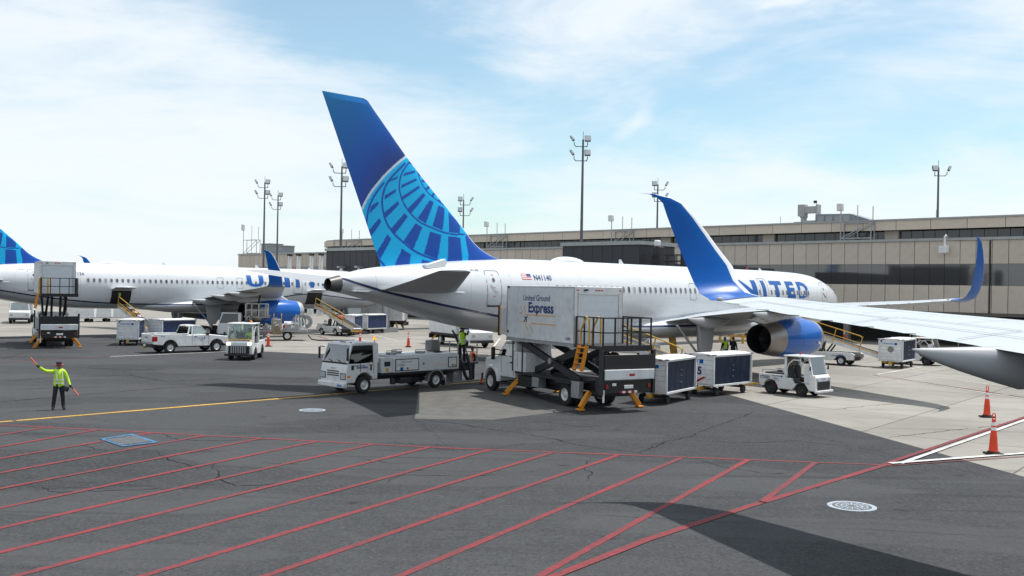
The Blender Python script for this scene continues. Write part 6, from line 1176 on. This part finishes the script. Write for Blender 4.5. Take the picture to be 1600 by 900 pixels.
def belt_loader(loc, ang, label, rise=2.0, low=.75, side_text=False, bags=True, L_=7.2):
    """the belt climbs towards local +x"""
    p = empty('belt_loader', (*loc, 0), ang, label, 'belt loader', 'belt loaders at the jets')
    for x in (-1.3, 1.2):
        for s in (-1, 1): wheel(p, x, s * .78, .34, .22)
    prof = [(-2.2, .42), (-1.72, .4)] + [(x, z) for x, z in arch(-1.3, .36, .42, 8, True) if z > .4] + [(-.8, .36), (.75, .36)] + [(x, z) for x, z in arch(1.2, .36, .42, 8, True) if z > .4] + [(2.1, .42), (2.2, .78), (1.9, .92), (-2.0, .92), (-2.25, .8)]
    for s in (-1, 1): MB().prism(prof, s * .72, s * .94).build('side_panel', WHITE, p, bevel=.02); lamp(p, 'tail_lamp', RED, -2.27, -2.22, s * .8 - .06, s * .8 + .06, .6, .74)
    MB().box(-2.1, 2.0, -.72, .72, .34, .60).build('chassis', DARKM, p); MB().box(1.2, 2.1, .2, .9, .92, 1.1).build('engine_cover', WHITE, p, bevel=.04); seat(p, .4, .68, .92, .42); steering(p, .85, .68, 1.3, -40, .17)
    a0 = Vector((-L_ * .52, 0, low)); a1 = Vector((L_ * .48, 0, low + rise)); d = (a1 - a0).normalized(); up = Vector((-d.z, 0, d.x))
    for s in (-1, 1): MB().beam(a0 + Vector((0, s * .44, 0)), a1 + Vector((0, s * .44, 0)), .08, .26).build('conveyor_frame', WPANEL, p); MB().beam(a0 + Vector((0, s * .44, 0)) + up * .16, a1 + Vector((0, s * .44, 0)) + up * .16, .06, .05).build('conveyor_edge', YEL if s > 0 else STEEL, p)
    MB().beam(a0 + up * .08, a1 + up * .08, .80, .05).build('belt', BLACK, p)
    for q in (a0, a1): MB().cyl(q + Vector((0, -.42, 0)), q + Vector((0, .42, 0)), .11).build('roller', STEEL, p)
    MB().box(a0.x - .1, a0.x + .3, -.5, .5, low - .28, low - .1).build('end_bumper', YEL, p, bevel=.03)
    for s in (-1, 1):
        for u in (.35, .5): MB().beam((-.2 + u, s * .35, .6), a0 + (a1 - a0) * (u + .1) + Vector((0, s * .35, 0)), .09).build('lift_arm', DARKM, p)
    s = 1
    P_ = [a0 + (a1 - a0) * u + Vector((0, s * .62, 0)) for u in (.22, .45, .68, .95)]
    for q in P_: MB().beam(q, q + up * 1.0, .05).build('rail_post', YEL, p)
    MB().tube([P_[0] + up * .2, P_[0] + up * .9, P_[0] + d * .15 + up * 1.0, P_[-1] + up * 1.0], .035, 6).tube([q + up * .5 for q in P_], .025, 6).build('hand_rail', YEL, p)
    if side_text: put_text('lettering', 'UNITED', p, (-.6, .946, .62), (1 * -1, 0, 0), (0, 0, 1), .9, .13, TXTB) ; put_text('lettering', 'UNITED', p, (-.75, -.946, .62), (1, 0, 0), (0, 0, 1), .9, .13, TXTB); MB().box(.25, .45, -.95, -.942, .6, .78).build('globe_emblem', BLUE, p, sharp=0)
    return p, a0, a1, d, up
def bag_on(p, a0, a1, u, m, label, sz=(.6, .4, .28)):
    q = p.matrix_basis if False else Matrix.Translation(p.location) @ Matrix.Rotation(p.rotation_euler.z, 4, 'Z'); d = (a1 - a0).normalized(); up = Vector((-d.z, 0, d.x)); c = q @ (a0 + (a1 - a0) * u + up * (.11 + sz[2] / 2))
    o = MB().box(-sz[0] / 2, sz[0] / 2, -sz[1] / 2, sz[1] / 2, -sz[2] / 2, sz[2] / 2).build('suitcase', m, None, tuple(c), (0, -math.asin(d.z), p.rotation_euler.z), bevel=.05); MB().tube([(sz[0] / 2, -.1, 0), (sz[0] / 2 + .05, -.1, 0), (sz[0] / 2 + .05, .1, 0), (sz[0] / 2, .1, 0)], .012, 5).build('handle', BLACK, o)
    tag(o, label, 'suitcase', 'bags riding the belt loaders')
def door_world(T, ang, t, out): return (T[0] + t * math.cos(ang) + out * math.sin(ang), T[1] + t * math.sin(ang) - out * math.cos(ang))
b1 = belt_loader(door_world((-48, 79.5), R(42), 16.1, 5.6), R(132), 'belt loader at the open aft hold of the farther jet')
b2 = belt_loader(door_world((-48, 79.5), R(42), 35.8, 5.9), R(132), 'belt loader at the open forward hold of the farther jet')
b3 = belt_loader((22.6, 71.0), R(140), 'belt loader with its belt lowered beyond the blue engine', rise=2.2, low=.62, side_text=True, L_=8.2)
b4 = belt_loader(door_world((-8.2, 44.3), R(45), 15.9, 5.9), R(135), 'belt loader half hidden behind the catering truck and first cart')
SC = [mat('suitcase_tan', (.45, .30, .18), .5), mat('suitcase_grey', (.16, .15, .17), .5), mat('suitcase_lilac', (.42, .36, .46), .5), mat('suitcase_red', (.35, .04, .04), .5)]
bag_on(*b1[:3], .62, SC[0], 'tan suitcase halfway up the aft belt loader'); bag_on(*b1[:3], .46, SC[2], 'lilac suitcase low on the aft belt loader'); bag_on(*b1[:3], .78, SC[1], 'dark suitcase near the top of the aft belt loader'); bag_on(*b2[:3], .55, SC[1], 'dark suitcase halfway up the forward belt loader'); bag_on(*b2[:3], .40, SC[3], 'dark red suitcase low on the forward belt loader')

def hydrant_truck():
    p = empty('fuel_service_truck', (-19.9, 88.6, 0), R(192), 'grey fuel service truck with hose reels and a raised platform under the farther wing', 'fuel truck')
    for s in (-1, 1): wheel(p, 0, s * .9, .42, .25); wheel(p, 4.6, s * .9, .42, .25)
    MB().box(-1.8, 5.2, -.5, .5, .55, .8).build('chassis', STEEL, p)
    prof = [(4.0, .7), (4.15, .7)] + [(x, z) for x, z in arch(4.6, .44, .52, 8, True) if z > .65] + [(5.15, .55), (5.9, .55), (5.92, 1.3), (5.85, 1.5), (4.0, 1.5)]
    MB().prism(prof, -1.0, 1.0).build('cab_body', WHITE, p, bevel=.05); MB().box(4.0, 5.6, -.95, .95, 2.3, 2.4).build('cab_roof', WHITE, p, bevel=.05); MB().box(3.96, 4.05, -.95, .95, 1.5, 2.3).build('cab_rear_wall', WHITE, p)
    for s in (-1, 1):
        MB().beam((5.82, s * .95, 1.5), (5.55, s * .9, 2.32), .08).beam((4.1, s * .96, 1.5), (4.1, s * .92, 2.32), .22, .06).build('pillar', WHITE, p); pane(p, [(4.22, s * .965, 1.5), (5.72, s * .965, 1.5), (5.5, s * .9, 2.28), (4.22, s * .92, 2.28)], DGLASS, name='side_window')
        lamp(p, 'headlight', LAMPW, 5.88, 5.95, s * .75 - .12, s * .75 + .12, .8, 1.0)
    pane(p, [(5.84, -.9, 1.52), (5.84, .9, 1.52), (5.57, .85, 2.3), (5.57, -.85, 2.3)], GLASS, name='windscreen'); seat(p, 4.7, .45, 1.2)
    MB().box(-1.7, 3.8, -1.05, 1.05, .8, .95).build('body_frame', STEEL, p)
    MB().box(1.6, 3.7, -1.0, 1.0, 2.0, 2.12).build('lift_platform', STEEL, p)
    for x in (1.7, 3.6):
        for s in (-1, 1): MB().beam((x, s * .9, .9), (5.3 - x, s * .9, 2.0), .09).build('scissor_arm', DARKM, p); MB().beam((x, s * .95, 2.1), (x, s * .95, 3.2), .06).build('rail_post', WPANEL, p)
    for s in (-1, 1):
        for z in (2.65, 3.2): MB().beam((1.7, s * .95, z), (3.6, s * .95, z), .05).build('rail', WPANEL, p)
    MB().box(.6, 1.4, .4, 1.0, .95, 1.9).build('meter_cabinet', STEEL, p, bevel=.03); MB().cyl((.3, 0, 1.3), (-1.0, 0, 1.3), .38, .38, 20).build('filter_vessel', WPANEL, p); MB().box(-.9, .4, .45, 1.0, .95, 1.5).build('pump_panel', STEEL, p, bevel=.03)
    for x in (-1.55, -1.0):
        MB().lathe([(.62, -.2), (.62, -.16), (.25, -.16), (.25, .16), (.62, .16), (.62, .2)], (x, .0, 1.65), (0, 1, 0), 28).build('hose_reel', STEEL, p); b = MB()
        for k in range(4): b.tube([(x + .42 * math.cos(a), -.12 + k * .08, 1.65 + .42 * math.sin(a)) for a in [2 * math.pi * i / 20 for i in range(21)]], .05, 6)
        b.build('hose', BLACK, p)
    for i in range(3): MB().tube([(-1.5 + i * .25, .95, 1.0), (-1.45 + i * .25, 1.0, 1.6), (-1.35 + i * .25, 1.0, 2.0), (-1.2 + i * .25, .9, 2.1), (-1.1 + i * .25, .9, 1.0)], .05, 7).build('hose', WPANEL, p)
    for i in range(5): MB().box(.55, 1.15, 1.05, 1.25, .5 + i * .2, .54 + i * .2).build('step', YEL if i % 2 else STEEL, p)
    for x in (.52, 1.18): MB().tube([(x, 1.2, .45), (x, 1.2, 2.2), (x, 1.0, 2.4)], .03, 6).build('hand_rail', YEL, p)
    lamp(p, 'tail_lamp', RED, -1.82, -1.78, .75, .95, .85, 1.0); MB().box(.1, .4, 1.01, 1.03, 1.15, 1.35).build('red_placard', RED, p, sharp=0); MB().lathe([(.1, 0), (.11, .08), (0, .14)], (1.6, .95, 2.15), (0, 0, 1), 12).build('amber_beacon', AMBER, p)
    MB().cyl((0, -.9, .42), (0, .9, .42), .1).build('axle', DARKM, p)
    rs = random.Random(4)
    for i in range(16):
        x = rs.uniform(-1.5, 3.5); z = rs.uniform(1.0, 1.9); MB().tube([(x, 1.02, z), (x, 1.06, z + rs.uniform(.1, .5)), (x + rs.uniform(-.5, .5), 1.05, z + rs.uniform(.1, .4))], rs.choice((.03, .045)), 6).build('pipe', rs.choice((STEEL, DARKM, WPANEL)), p)
    for i in range(7):
        x = -1.4 + i * .5; MB().lathe([(.0, .05), (.10, .05), (.13, .02), (.13, -.02)], (x, 1.03, 1.25 + .25 * (i % 2)), (0, 1, 0), 14).build('gauge', rs.choice((WPANEL, STEEL)), p)
    for x0 in (1.5, 2.3, 3.1): MB().box(x0, x0 + .65, .6, 1.04, .98, 1.45).build('tool_locker', STEEL, p, bevel=.02)
    for x0 in (1.9, 2.5, 3.1): MB().beam((x0, .95, 2.12), (x0, .95, 3.2), .05).beam((x0, -.95, 2.12), (x0, -.95, 3.2), .05).build('rail_post', WPANEL, p)
    MB().box(1.75, 2.3, -.3, .5, 2.12, 2.9).build('hose_box', STEEL, p, bevel=.04); MB().tube([(2.6, 0, 2.1), (2.6, 0, 3.0), (2.5, -.2, 3.6), (2.4, -.3, 4.0)], .07).build('hose', BLACK, p)
    h = empty('fuel_hose', (-19.9, 88.6, 0), R(192), 'black fuel hose trailing on the concrete behind the fuel truck', 'hose'); MB().tube([(-1.8, .6, .5), (-2.1, .7, .15), (-2.6, .8, .06), (-3.6, 1.0, .06), (-4.6, .8, .06), (-5.4, .9, .06)], .06, 8).build('hose', BLACK, h); MB().cyl((-5.4, .9, .06), (-5.8, .95, .1), .1).build('coupling', STEEL, h)
hydrant_truck()

def box_truck(px, py, ang, label, L_=6.5, H_=3.4, cabw=WHITE):
    x, y = spot(px, py); p = empty('box_truck', (x, y, 0), ang, label, 'truck', 'trucks beyond the jets')
    for s in (-1, 1): wheel(p, 0, s * .95, .46, .28); wheel(p, 4.4, s * .95, .46, .28)
    MB().box(-2, 5, -.5, .5, .6, .85).build('chassis', DARKM, p); MB().box(-2.0, 3.2, -1.22, 1.22, 1.05, H_).build('cargo_box', WPANEL, p, bevel=.03); MB().box(-1.9, 3.1, -1.1, 1.1, .86, 1.04).build('floor_frame', DARKM, p)
    MB().prism([(3.4, .6), (5.6, .6), (5.65, 1.3), (5.3, 1.5), (3.4, 1.5)], -1.05, 1.05).build('cab_body', cabw, p, bevel=.06); MB().box(3.4, 4.95, -.95, .95, 2.3, 2.42).build('cab_roof', cabw, p, bevel=.05); MB().box(3.38, 3.46, -.98, .98, 1.5, 2.35).build('cab_rear_wall', cabw, p)
    for s in (-1, 1): MB().beam((5.28, s * .98, 1.5), (4.92, s * .9, 2.34), .08).build('pillar', cabw, p); pane(p, [(3.5, s * .99, 1.5), (5.2, s * .99, 1.5), (4.88, s * .9, 2.3), (3.5, s * .92, 2.3)], DGLASS, name='side_window'); lamp(p, 'headlight', LAMPW, 5.6, 5.68, s * .78 - .14, s * .78 + .14, .9, 1.12)
    pane(p, [(5.28, -.95, 1.52), (5.28, .95, 1.52), (4.94, .88, 2.32), (4.94, -.88, 2.32)], GLASS, name='windscreen'); MB().box(5.5, 5.75, -1.05, 1.05, .42, .66).build('front_bumper', DARKM, p, bevel=.03); MB().box(-2.15, -2.0, -1.15, 1.15, .5, .9).build('rear_bumper', DARKM, p); seat(p, 4.2, .4, 1.25)
    for s in (-1, 1): lamp(p, 'tail_lamp', RED, -2.17, -2.14, s * .95 - .1, s * .95 + .1, .65, .8)
    for y_ in (1, -1): MB().beam((-1.2, y_ * .9, .8), (-1.5, y_ * 1.4, .1), .15).build('stabiliser', YEL, p)
    return p
box_truck(606, 514.5, R(172), 'white box truck with yellow stabilisers beyond the near jet tail'); box_truck(36, 503, R(-68), 'white truck far left behind the catering truck', H_=2.3); box_truck(705, 538, R(-60), 'white truck facing the camera behind the vested worker', H_=2.9)

# ---------------------------------------------------------------- cones, rails, hoses
def cone_mesh():
    b = MB(); b.mat(0).prism([(-.23, -.23), (.23, -.23), (.23, .23), (-.23, .23)], 0, .05, 'z'); b.mat(0).lathe([(.20, .05), (.18, .09), (.15, .10)], (0, 0, 0), (0, 0, 1), 20)
    b.mat(1).lathe([(.15, .09), (.14, .14), (.115, .42), (.118, .43), (.085, .76)], (0, 0, 0), (0, 0, 1), 20)
    b.mat(2).lathe([(.085, .76), (.078, .86)], (0, 0, 0), (0, 0, 1), 20); b.mat(1).lathe([(.078, .86), (.074, .91)], (0, 0, 0), (0, 0, 1), 20); b.mat(2).lathe([(.074, .91), (.064, 1.02)], (0, 0, 0), (0, 0, 1), 20); b.mat(1).lathe([(.064, 1.02), (.055, 1.10), (.0, 1.11)], (0, 0, 0), (0, 0, 1), 20)
    b.mat(1).tube([(-.045, 0, 1.09), (-.05, 0, 1.22), (-.03, 0, 1.29), (.03, 0, 1.29), (.05, 0, 1.22), (.045, 0, 1.09)], .018, 8); return b
CB = cone_mesh()
def split_cone(p):
    for nm, k, mm in (('base', 0, RUBBER), ('cone_body', 1, CONE), ('reflective_band', 2, REFL)):
        b = MB(); b.V = CB.V; b.F = [f for f, i in zip(CB.F, CB.I) if i == k]; b.I = [0] * len(b.F); me = b.mesh(nm, mm); bm = bmesh.new(); bm.from_mesh(me); bmesh.ops.delete(bm, geom=[v for v in bm.verts if not v.link_faces], context='VERTS'); bm.to_mesh(me); bm.free(); link(nm, me, p)
def cone(px, py, label, s=1.0):
    global CONE0
    x, y = spot(px, py)
    if CONE0 is None:
        CONE0 = empty('traffic_cone', (x, y, .008), 0, label, 'traffic cone', 'tall orange traffic cones'); split_cone(CONE0); o = CONE0
    else: o = dup(CONE0, None, (x, y, .008), random.uniform(0, 1.5), label)
    o.scale = (s, s, s); return o
CONE0 = None
cone(1552, 710, 'nearest tall orange cone standing on the white edge line at right'); cone(1542, 652, 'tall orange cone just behind the nearest one at right'); cone(419, 541.5, 'orange cone right of the oncoming tug'); cone(562.5, 541, 'orange cone half hidden behind the service truck cab'); cone(638, 542.5, 'orange cone on the concrete behind the service truck beacon'); cone(1319, 533, 'orange cone under the wing by the dark undercroft')
cone(752, 600, 'short orange cone against the catering truck front wheel', .42); cone(515, 517, 'small orange cone beside the forward belt loader', .8); cone(354, 513, 'orange cone under the wing of the farther jet', .9)
gr = empty('guard_rail', (21.5, 98.0, 0), R(-45), 'yellow posts with an orange rail along the terminal base behind the engine', 'guard rail')
for i in range(9): MB().cyl((i * 1.3 - 5, 0, 0), (i * 1.3 - 5, 0, 1.5), .14).build('post', YEL, gr)
for z in (.7, 1.2): MB().beam((-5, 0, z), (5.4, 0, z), .08, .12).build('rail', ORANGE, gr)
hs = empty('air_hose', (*door_world((-8.2, 44.3), R(45), 24.6, .9), 0), R(45), 'ribbed yellow air hose hanging from the belly of the near jet', 'hose')
pts = [(0, 0, 2.5), (0, -.1, 1.8), (.05, -.2, 1.0), (.2, -.5, .4), (.6, -.9, .24), (1.5, -1.3, .22)]
MB().tube([Vector(pts[i]).lerp(Vector(pts[i + 1]), k / 6) for i in range(5) for k in range(6)], .22, 12).build('hose', YEL, hs); MB().lathe([(.24, 0), (.24, .15)], (0, 0, 2.38), (0, 0, 1), 14).build('collar', STEEL, hs)
fence = empty('undercroft_fence', (57.5, 84.2, 0), R(-45), 'dark mesh fence with steel posts under the terminal at right', 'fence')
for i in range(16): MB().cyl((-24 + i * 2.4, 0, 0), (-24 + i * 2.4, 0, 2.2), .05).build('post', STEEL, fence)
for z in (.15, 1.1, 2.15): MB().beam((-24, 0, z), (12, 0, z), .04).build('rail', DARKM, fence)

# ---------------------------------------------------------------- people
SKIN = mat('skin', (.20, .11, .07), .6); HIVIS = mat('hi_vis_yellow', (.48, .78, .03), .7, var=.12, vscale=6); HIVO = mat('hi_vis_orange', (.80, .12, .02), .7, var=.12, vscale=6); TROU = mat('dark_trousers', (.014, .016, .022), .9, var=.2); BOOT = mat('boots', (.012, .011, .010), .7); GLOVE = mat('gloves', (.012, .014, .022), .8); CAPM = mat('cap_navy', (.010, .014, .030), .8); SILV = mat('reflective_silver', (.62, .63, .62), .4); JKT = mat('dark_jacket', (.014, .015, .020), .9, var=.2)
def person(loc, ang, label, arms, top=HIVIS, sleeve=None, lean=0.0, knees=None, h=1.0, hat=CAPM, muffs=False, vest_bands=True, seated=False):
    """arms = {'l': (elbow, wrist, fingertip), 'r': ...}; body is one continuous skin, coloured by region"""
    sleeve = sleeve or top
    J = {}; E = []
    def j(n, p, r, par=None):
        J[n] = (Vector(p), r)
        if par: E.append((par, n))
    lx = lean
    j('pelvis', (0, 0, .95), (.14, .17)); j('waist', (lx * .4, 0, 1.12), (.145, .18), 'pelvis'); j('chest', (lx * .8, 0, 1.34), (.15, .20), 'waist'); j('collar', (lx, 0, 1.47), (.085, .12), 'chest'); j('neck', (lx + .01, 0, 1.54), (.055, .055), 'collar'); j('jaw', (lx + .025, 0, 1.61), (.082, .070), 'neck'); j('brow', (lx + .02, 0, 1.69), (.098, .080), 'jaw'); j('crown', (lx + .005, 0, 1.755), (.075, .066), 'brow')
    j('nose', (lx + .125, 0, 1.655), (.014, .014), 'jaw')
    for s, sg in (('l', 1), ('r', -1)):
        j('shoulder' + s, (lx * .9, sg * .185, 1.435), (.075, .075), 'collar'); e, w, f = [Vector(q) for q in arms[s]]
        j('elbow' + s, e, (.064, .064), 'shoulder' + s); j('wrist' + s, w, (.044, .044), 'elbow' + s); d = (f - w).normalized(); palm = w + d * .075; j('palm' + s, palm, (.030, .042), 'wrist' + s)
        sd = d.cross(Vector((1, 0, 0))); sd = sd.normalized() if sd.length > .1 else Vector((0, 1, 0))
        for k, (o, ln) in enumerate(((-.030, .055), (-.010, .07), (.010, .065), (.030, .05))):
            m_ = palm + d * ln * .6 + sd * o; j('fa%s%d' % (s, k), m_, (.010, .010), 'palm' + s); j('fb%s%d' % (s, k), m_ + d * ln * .45 + Vector((.018, 0, 0)), (.008, .008), 'fa%s%d' % (s, k))
        j('th' + s, w + d * .045 + sd * .045 + Vector((.02, 0, 0)), (.011, .011), 'wrist' + s); j('tb' + s, w + d * .085 + sd * .06 + Vector((.035, 0, 0)), (.009, .009), 'th' + s)
        kn = (knees or {}).get(s); kx = kn or ((.02, sg * .115, .50), (-.01, sg * .125, .085))
        j('hip' + s, (0, sg * .095, .88), (.105, .105), 'pelvis'); j('knee' + s, kx[0], (.082, .082), 'hip' + s); j('ankle' + s, kx[1], (.066, .066), 'knee' + s); a = Vector(kx[1]); j('heel' + s, a + Vector((-.03, 0, -.045)), (.042, .042), 'ankle' + s); j('toe' + s, a + Vector((.17, sg * .025, -.05)), (.036, .046), 'ankle' + s)
    names = list(J); idx = {n: i for i, n in enumerate(names)}; me = bpy.data.meshes.new('body'); me.from_pydata([tuple(J[n][0]) for n in names], [(idx[a], idx[b]) for a, b in E], [])
    ob = bpy.data.objects.new('tmp', me); C.objects.link(ob); sk = ob.modifiers.new('s', 'SKIN'); sk.use_smooth_shade = True; sb = ob.modifiers.new('u', 'SUBSURF'); sb.levels = 1; sb.render_levels = 1
    for n, v in zip(names, me.skin_vertices[0].data): v.radius = J[n][1]; v.use_root = n == 'pelvis'
    bpy.context.view_layer.update(); dg = bpy.context.evaluated_depsgraph_get(); m2 = bpy.data.meshes.new_from_object(ob.evaluated_get(dg)); bpy.data.objects.remove(ob)
    m2.materials.clear(); mats = [top, sleeve, SKIN, TROU, BOOT, GLOVE]
    for m_ in mats: m2.materials.append(m_)
    def reg(a, b):
        n = b
        if n in ('neck', 'jaw', 'brow', 'crown', 'nose'): return 2
        if n.startswith(('heel', 'toe')): return 4
        if n.startswith(('knee', 'ankle', 'hip')): return 3
        if n.startswith(('fa', 'fb', 'th', 'tb', 'palm')): return 5
        if n.startswith(('elbow', 'wrist')): return 1
        return 0
    segs = [(J[a][0], J[b][0], reg(a, b), J[b][1][0]) for a, b in E]
    for f in m2.polygons:
        c = f.center; best = 9; bi = 0
        for a, b, r_, rad in segs:
            v = b - a; t = max(0, min(1, (c - a).dot(v) / max(v.length_squared, 1e-6))); dd = (c - a - v * t).length - rad * .8
            if dd < best: best = dd; bi = r_
        if bi in (0, 3): bi = 3 if c.z < (.93 if not seated else .80) else 0
        f.material_index = bi
    m2.shade_smooth()
    p = empty('person', loc, ang, label, 'person', 'ramp workers'); p.scale = (h, h, h); m2.name = 'body'; link('body', m2, p)
    hx = lx + .012
    if hat:
        b = MB(); b.lathe([(.098, .0), (.104, .03), (.098, .065), (.07, .095), (.0, .106)], (hx - .005, 0, 1.705), (0, 0, 1), 20); cp = b.build('cap', hat, p); MB().add([(hx + .07, -.075, 1.712), (hx + .07, .075, 1.712), (hx + .165, .05, 1.70), (hx + .165, -.05, 1.70)], [(0, 1, 2, 3)]).build('peak', hat, cp)
    for s in (-1, 1): MB().lathe([(.0, .0), (.012, .004), (.0, .012)], (hx + .098, s * .032, 1.675), (1, 0, 0), 8).build('eye', BLACK, p); MB().lathe([(.0, 0), (.028, .004), (.022, .015), (0, .018)], (hx - .005, s * .085, 1.66), (0, s, 0), 10).build('ear', SKIN, p)
    MB().box(hx + .088, hx + .098, -.025, .025, 1.612, 1.622).build('mouth', mat('lips', (.14, .05, .045), .6), p)
    if muffs:
        for s in (-1, 1): MB().lathe([(.0, .05), (.035, .045), (.045, .02), (.045, -.01), (0, -.015)], (hx - .005, s * .088, 1.665), (0, s, 0), 14).build('ear_defender', CONE, p)
        MB().tube([(hx - .005, .10 * math.cos(a), 1.68 + .125 * math.sin(a)) for a in [math.pi * i / 8 for i in range(9)]], .012, 6).build('ear_defender_band', BLACK, p)
    if vest_bands:
        def band(z, w, rx, ry, x0):
            MB().lathe([(1.0, -w / 2), (1.0, w / 2)], (0, 0, 0), (0, 0, 1), 24).build('reflective_band', SILV, p, (x0, 0, z)).scale = (rx, ry, 1)
        band(1.12, .05, .150, .187, lx * .38); band(1.00, .045, .150, .185, lx * .15)
        for s in (-1, 1): MB().tube([(lx * .8 + .145, s * .095, 1.12), (lx * .9 + .158, s * .10, 1.32), (lx + .09, s * .11, 1.48)], .02, 6).build('reflective_brace', SILV, p)
    return p
def hang(s): return ((-.02, s * .25, 1.16), (.06, s * .27, .92), (.08, s * .27, .80))
x, y = spot(91, 640.5)
ma = math.atan2(-y, -x) + R(8)   # he faces the aircraft the picture is taken from
person((x, y, .004), ma, 'marshaller in a yellow hi-vis jacket holding up a lit wand', {'l': ((.0, .30, 1.16), (.10, .37, .95), (.14, .40, .85)), 'r': ((.0, -.44, 1.45), (.06, -.66, 1.60), (.08, -.74, 1.66))}, muffs=True, h=1.03, knees={'l': ((.02, .14, .50), (-.02, .18, .085)), 'r': ((.02, -.14, .50), (-.02, -.18, .085))})
WANDM = mat('wand_red', (.85, .16, .10), .35); Q = Matrix.Translation((x, y, .004)) @ Matrix.Rotation(ma, 4, 'Z') @ Matrix.Scale(1.03, 4)
def wand(a, b, label):
    a = Q @ Vector(a); b = Q @ Vector(b); t = empty('marshalling_wand', tuple(a), 0, label, 'wand', 'marshalling wands'); d = b - a
    MB().cyl((0, 0, 0), d * .28, .022).build('handle', BLACK, t); MB().cyl(d * .28, d * .95, .028, .026, 12).cyl(d * .95, d, .026, .01, 12).build('wand_tube', WANDM, t)
wand((.09, -.70, 1.60), (.12, -.98, 1.98), 'raised red wand in the gloved right hand of the marshaller'); wand((.14, .40, .88), (.22, .66, .52), 'lowered red wand in the left hand of the marshaller')
b = MB(); hb = Q @ Vector((.05, .24, .78)); o = MB().lathe([(.0, -.10), (.10, -.09), (.12, 0), (.10, .09), (.0, .10)], (0, 0, 0), (.3, .2, 1), 14).build('belt_pouch', BLACK, None, tuple(hb)); tag(o, 'black round pouch hanging at the hip of the marshaller', 'pouch')
ltq = lambda v: Matrix.Translation((-4.38, 49.86, 0)) @ Matrix.Rotation(R(-134.2), 4, 'Z') @ Vector(v)
c = ltq((-2.45, .2, 1.14)); person(tuple(c), R(70), 'worker in a yellow vest reaching up from the service truck platform', {'l': ((.24, .22, 1.50), (.40, .15, 1.75), (.44, .12, 1.86)), 'r': ((.24, -.20, 1.42), (.46, -.14, 1.55), (.56, -.12, 1.60))}, HIVIS, JKT, .05)
x, y = spot(738, 593); person((x, y, .004), R(-150), 'worker in an orange vest standing beside the service truck platform', {'l': hang(1), 'r': ((.10, -.26, 1.18), (.30, -.20, 1.20), (.40, -.16, 1.22))}, HIVO, JKT)
person((15.1, 70.3, 0), R(110), 'worker in a yellow vest seen from behind under the wing', {'l': hang(1), 'r': hang(-1)}, HIVIS, JKT); person((15.75, 70.6, 0), R(60), 'worker in dark clothes raising one hand under the wing', {'l': ((.1, .26, 1.2), (.2, .28, 1.45), (.2, .28, 1.58)), 'r': hang(-1)}, JKT, JKT, vest_bands=False)
tq = Matrix.Translation((-17.6, 66.2, 0)) @ Matrix.Rotation(R(-88), 4, 'Z') @ Matrix.Scale(1.22, 4); c = tq @ Vector((.45, .3, 0.18))
person((c.x, c.y, .28), R(-88), 'driver in a yellow jacket seated in the oncoming tug', {'l': ((.22, .24, 1.18), (.46, .14, 1.16), (.54, .10, 1.18)), 'r': ((.22, -.22, 1.18), (.46, -.12, 1.16), (.54, -.08, 1.18))}, seated=True, vest_bands=False, h=.98, knees={'l': ((.44, .12, .86), (.50, .12, .46)), 'r': ((.44, -.12, .86), (.50, -.12, .46))})
w_ = door_world((-48, 79.5), R(42), 15.9, 1.72); person((w_[0], w_[1], 2.98), R(-48), 'baggage handler in a yellow vest in the aft hold doorway', {'l': ((.2, .24, 1.1), (.4, .2, .95), (.48, .18, .9)), 'r': ((.2, -.24, 1.1), (.4, -.2, .95), (.48, -.18, .9))}, HIVIS, JKT, .12, h=.62)
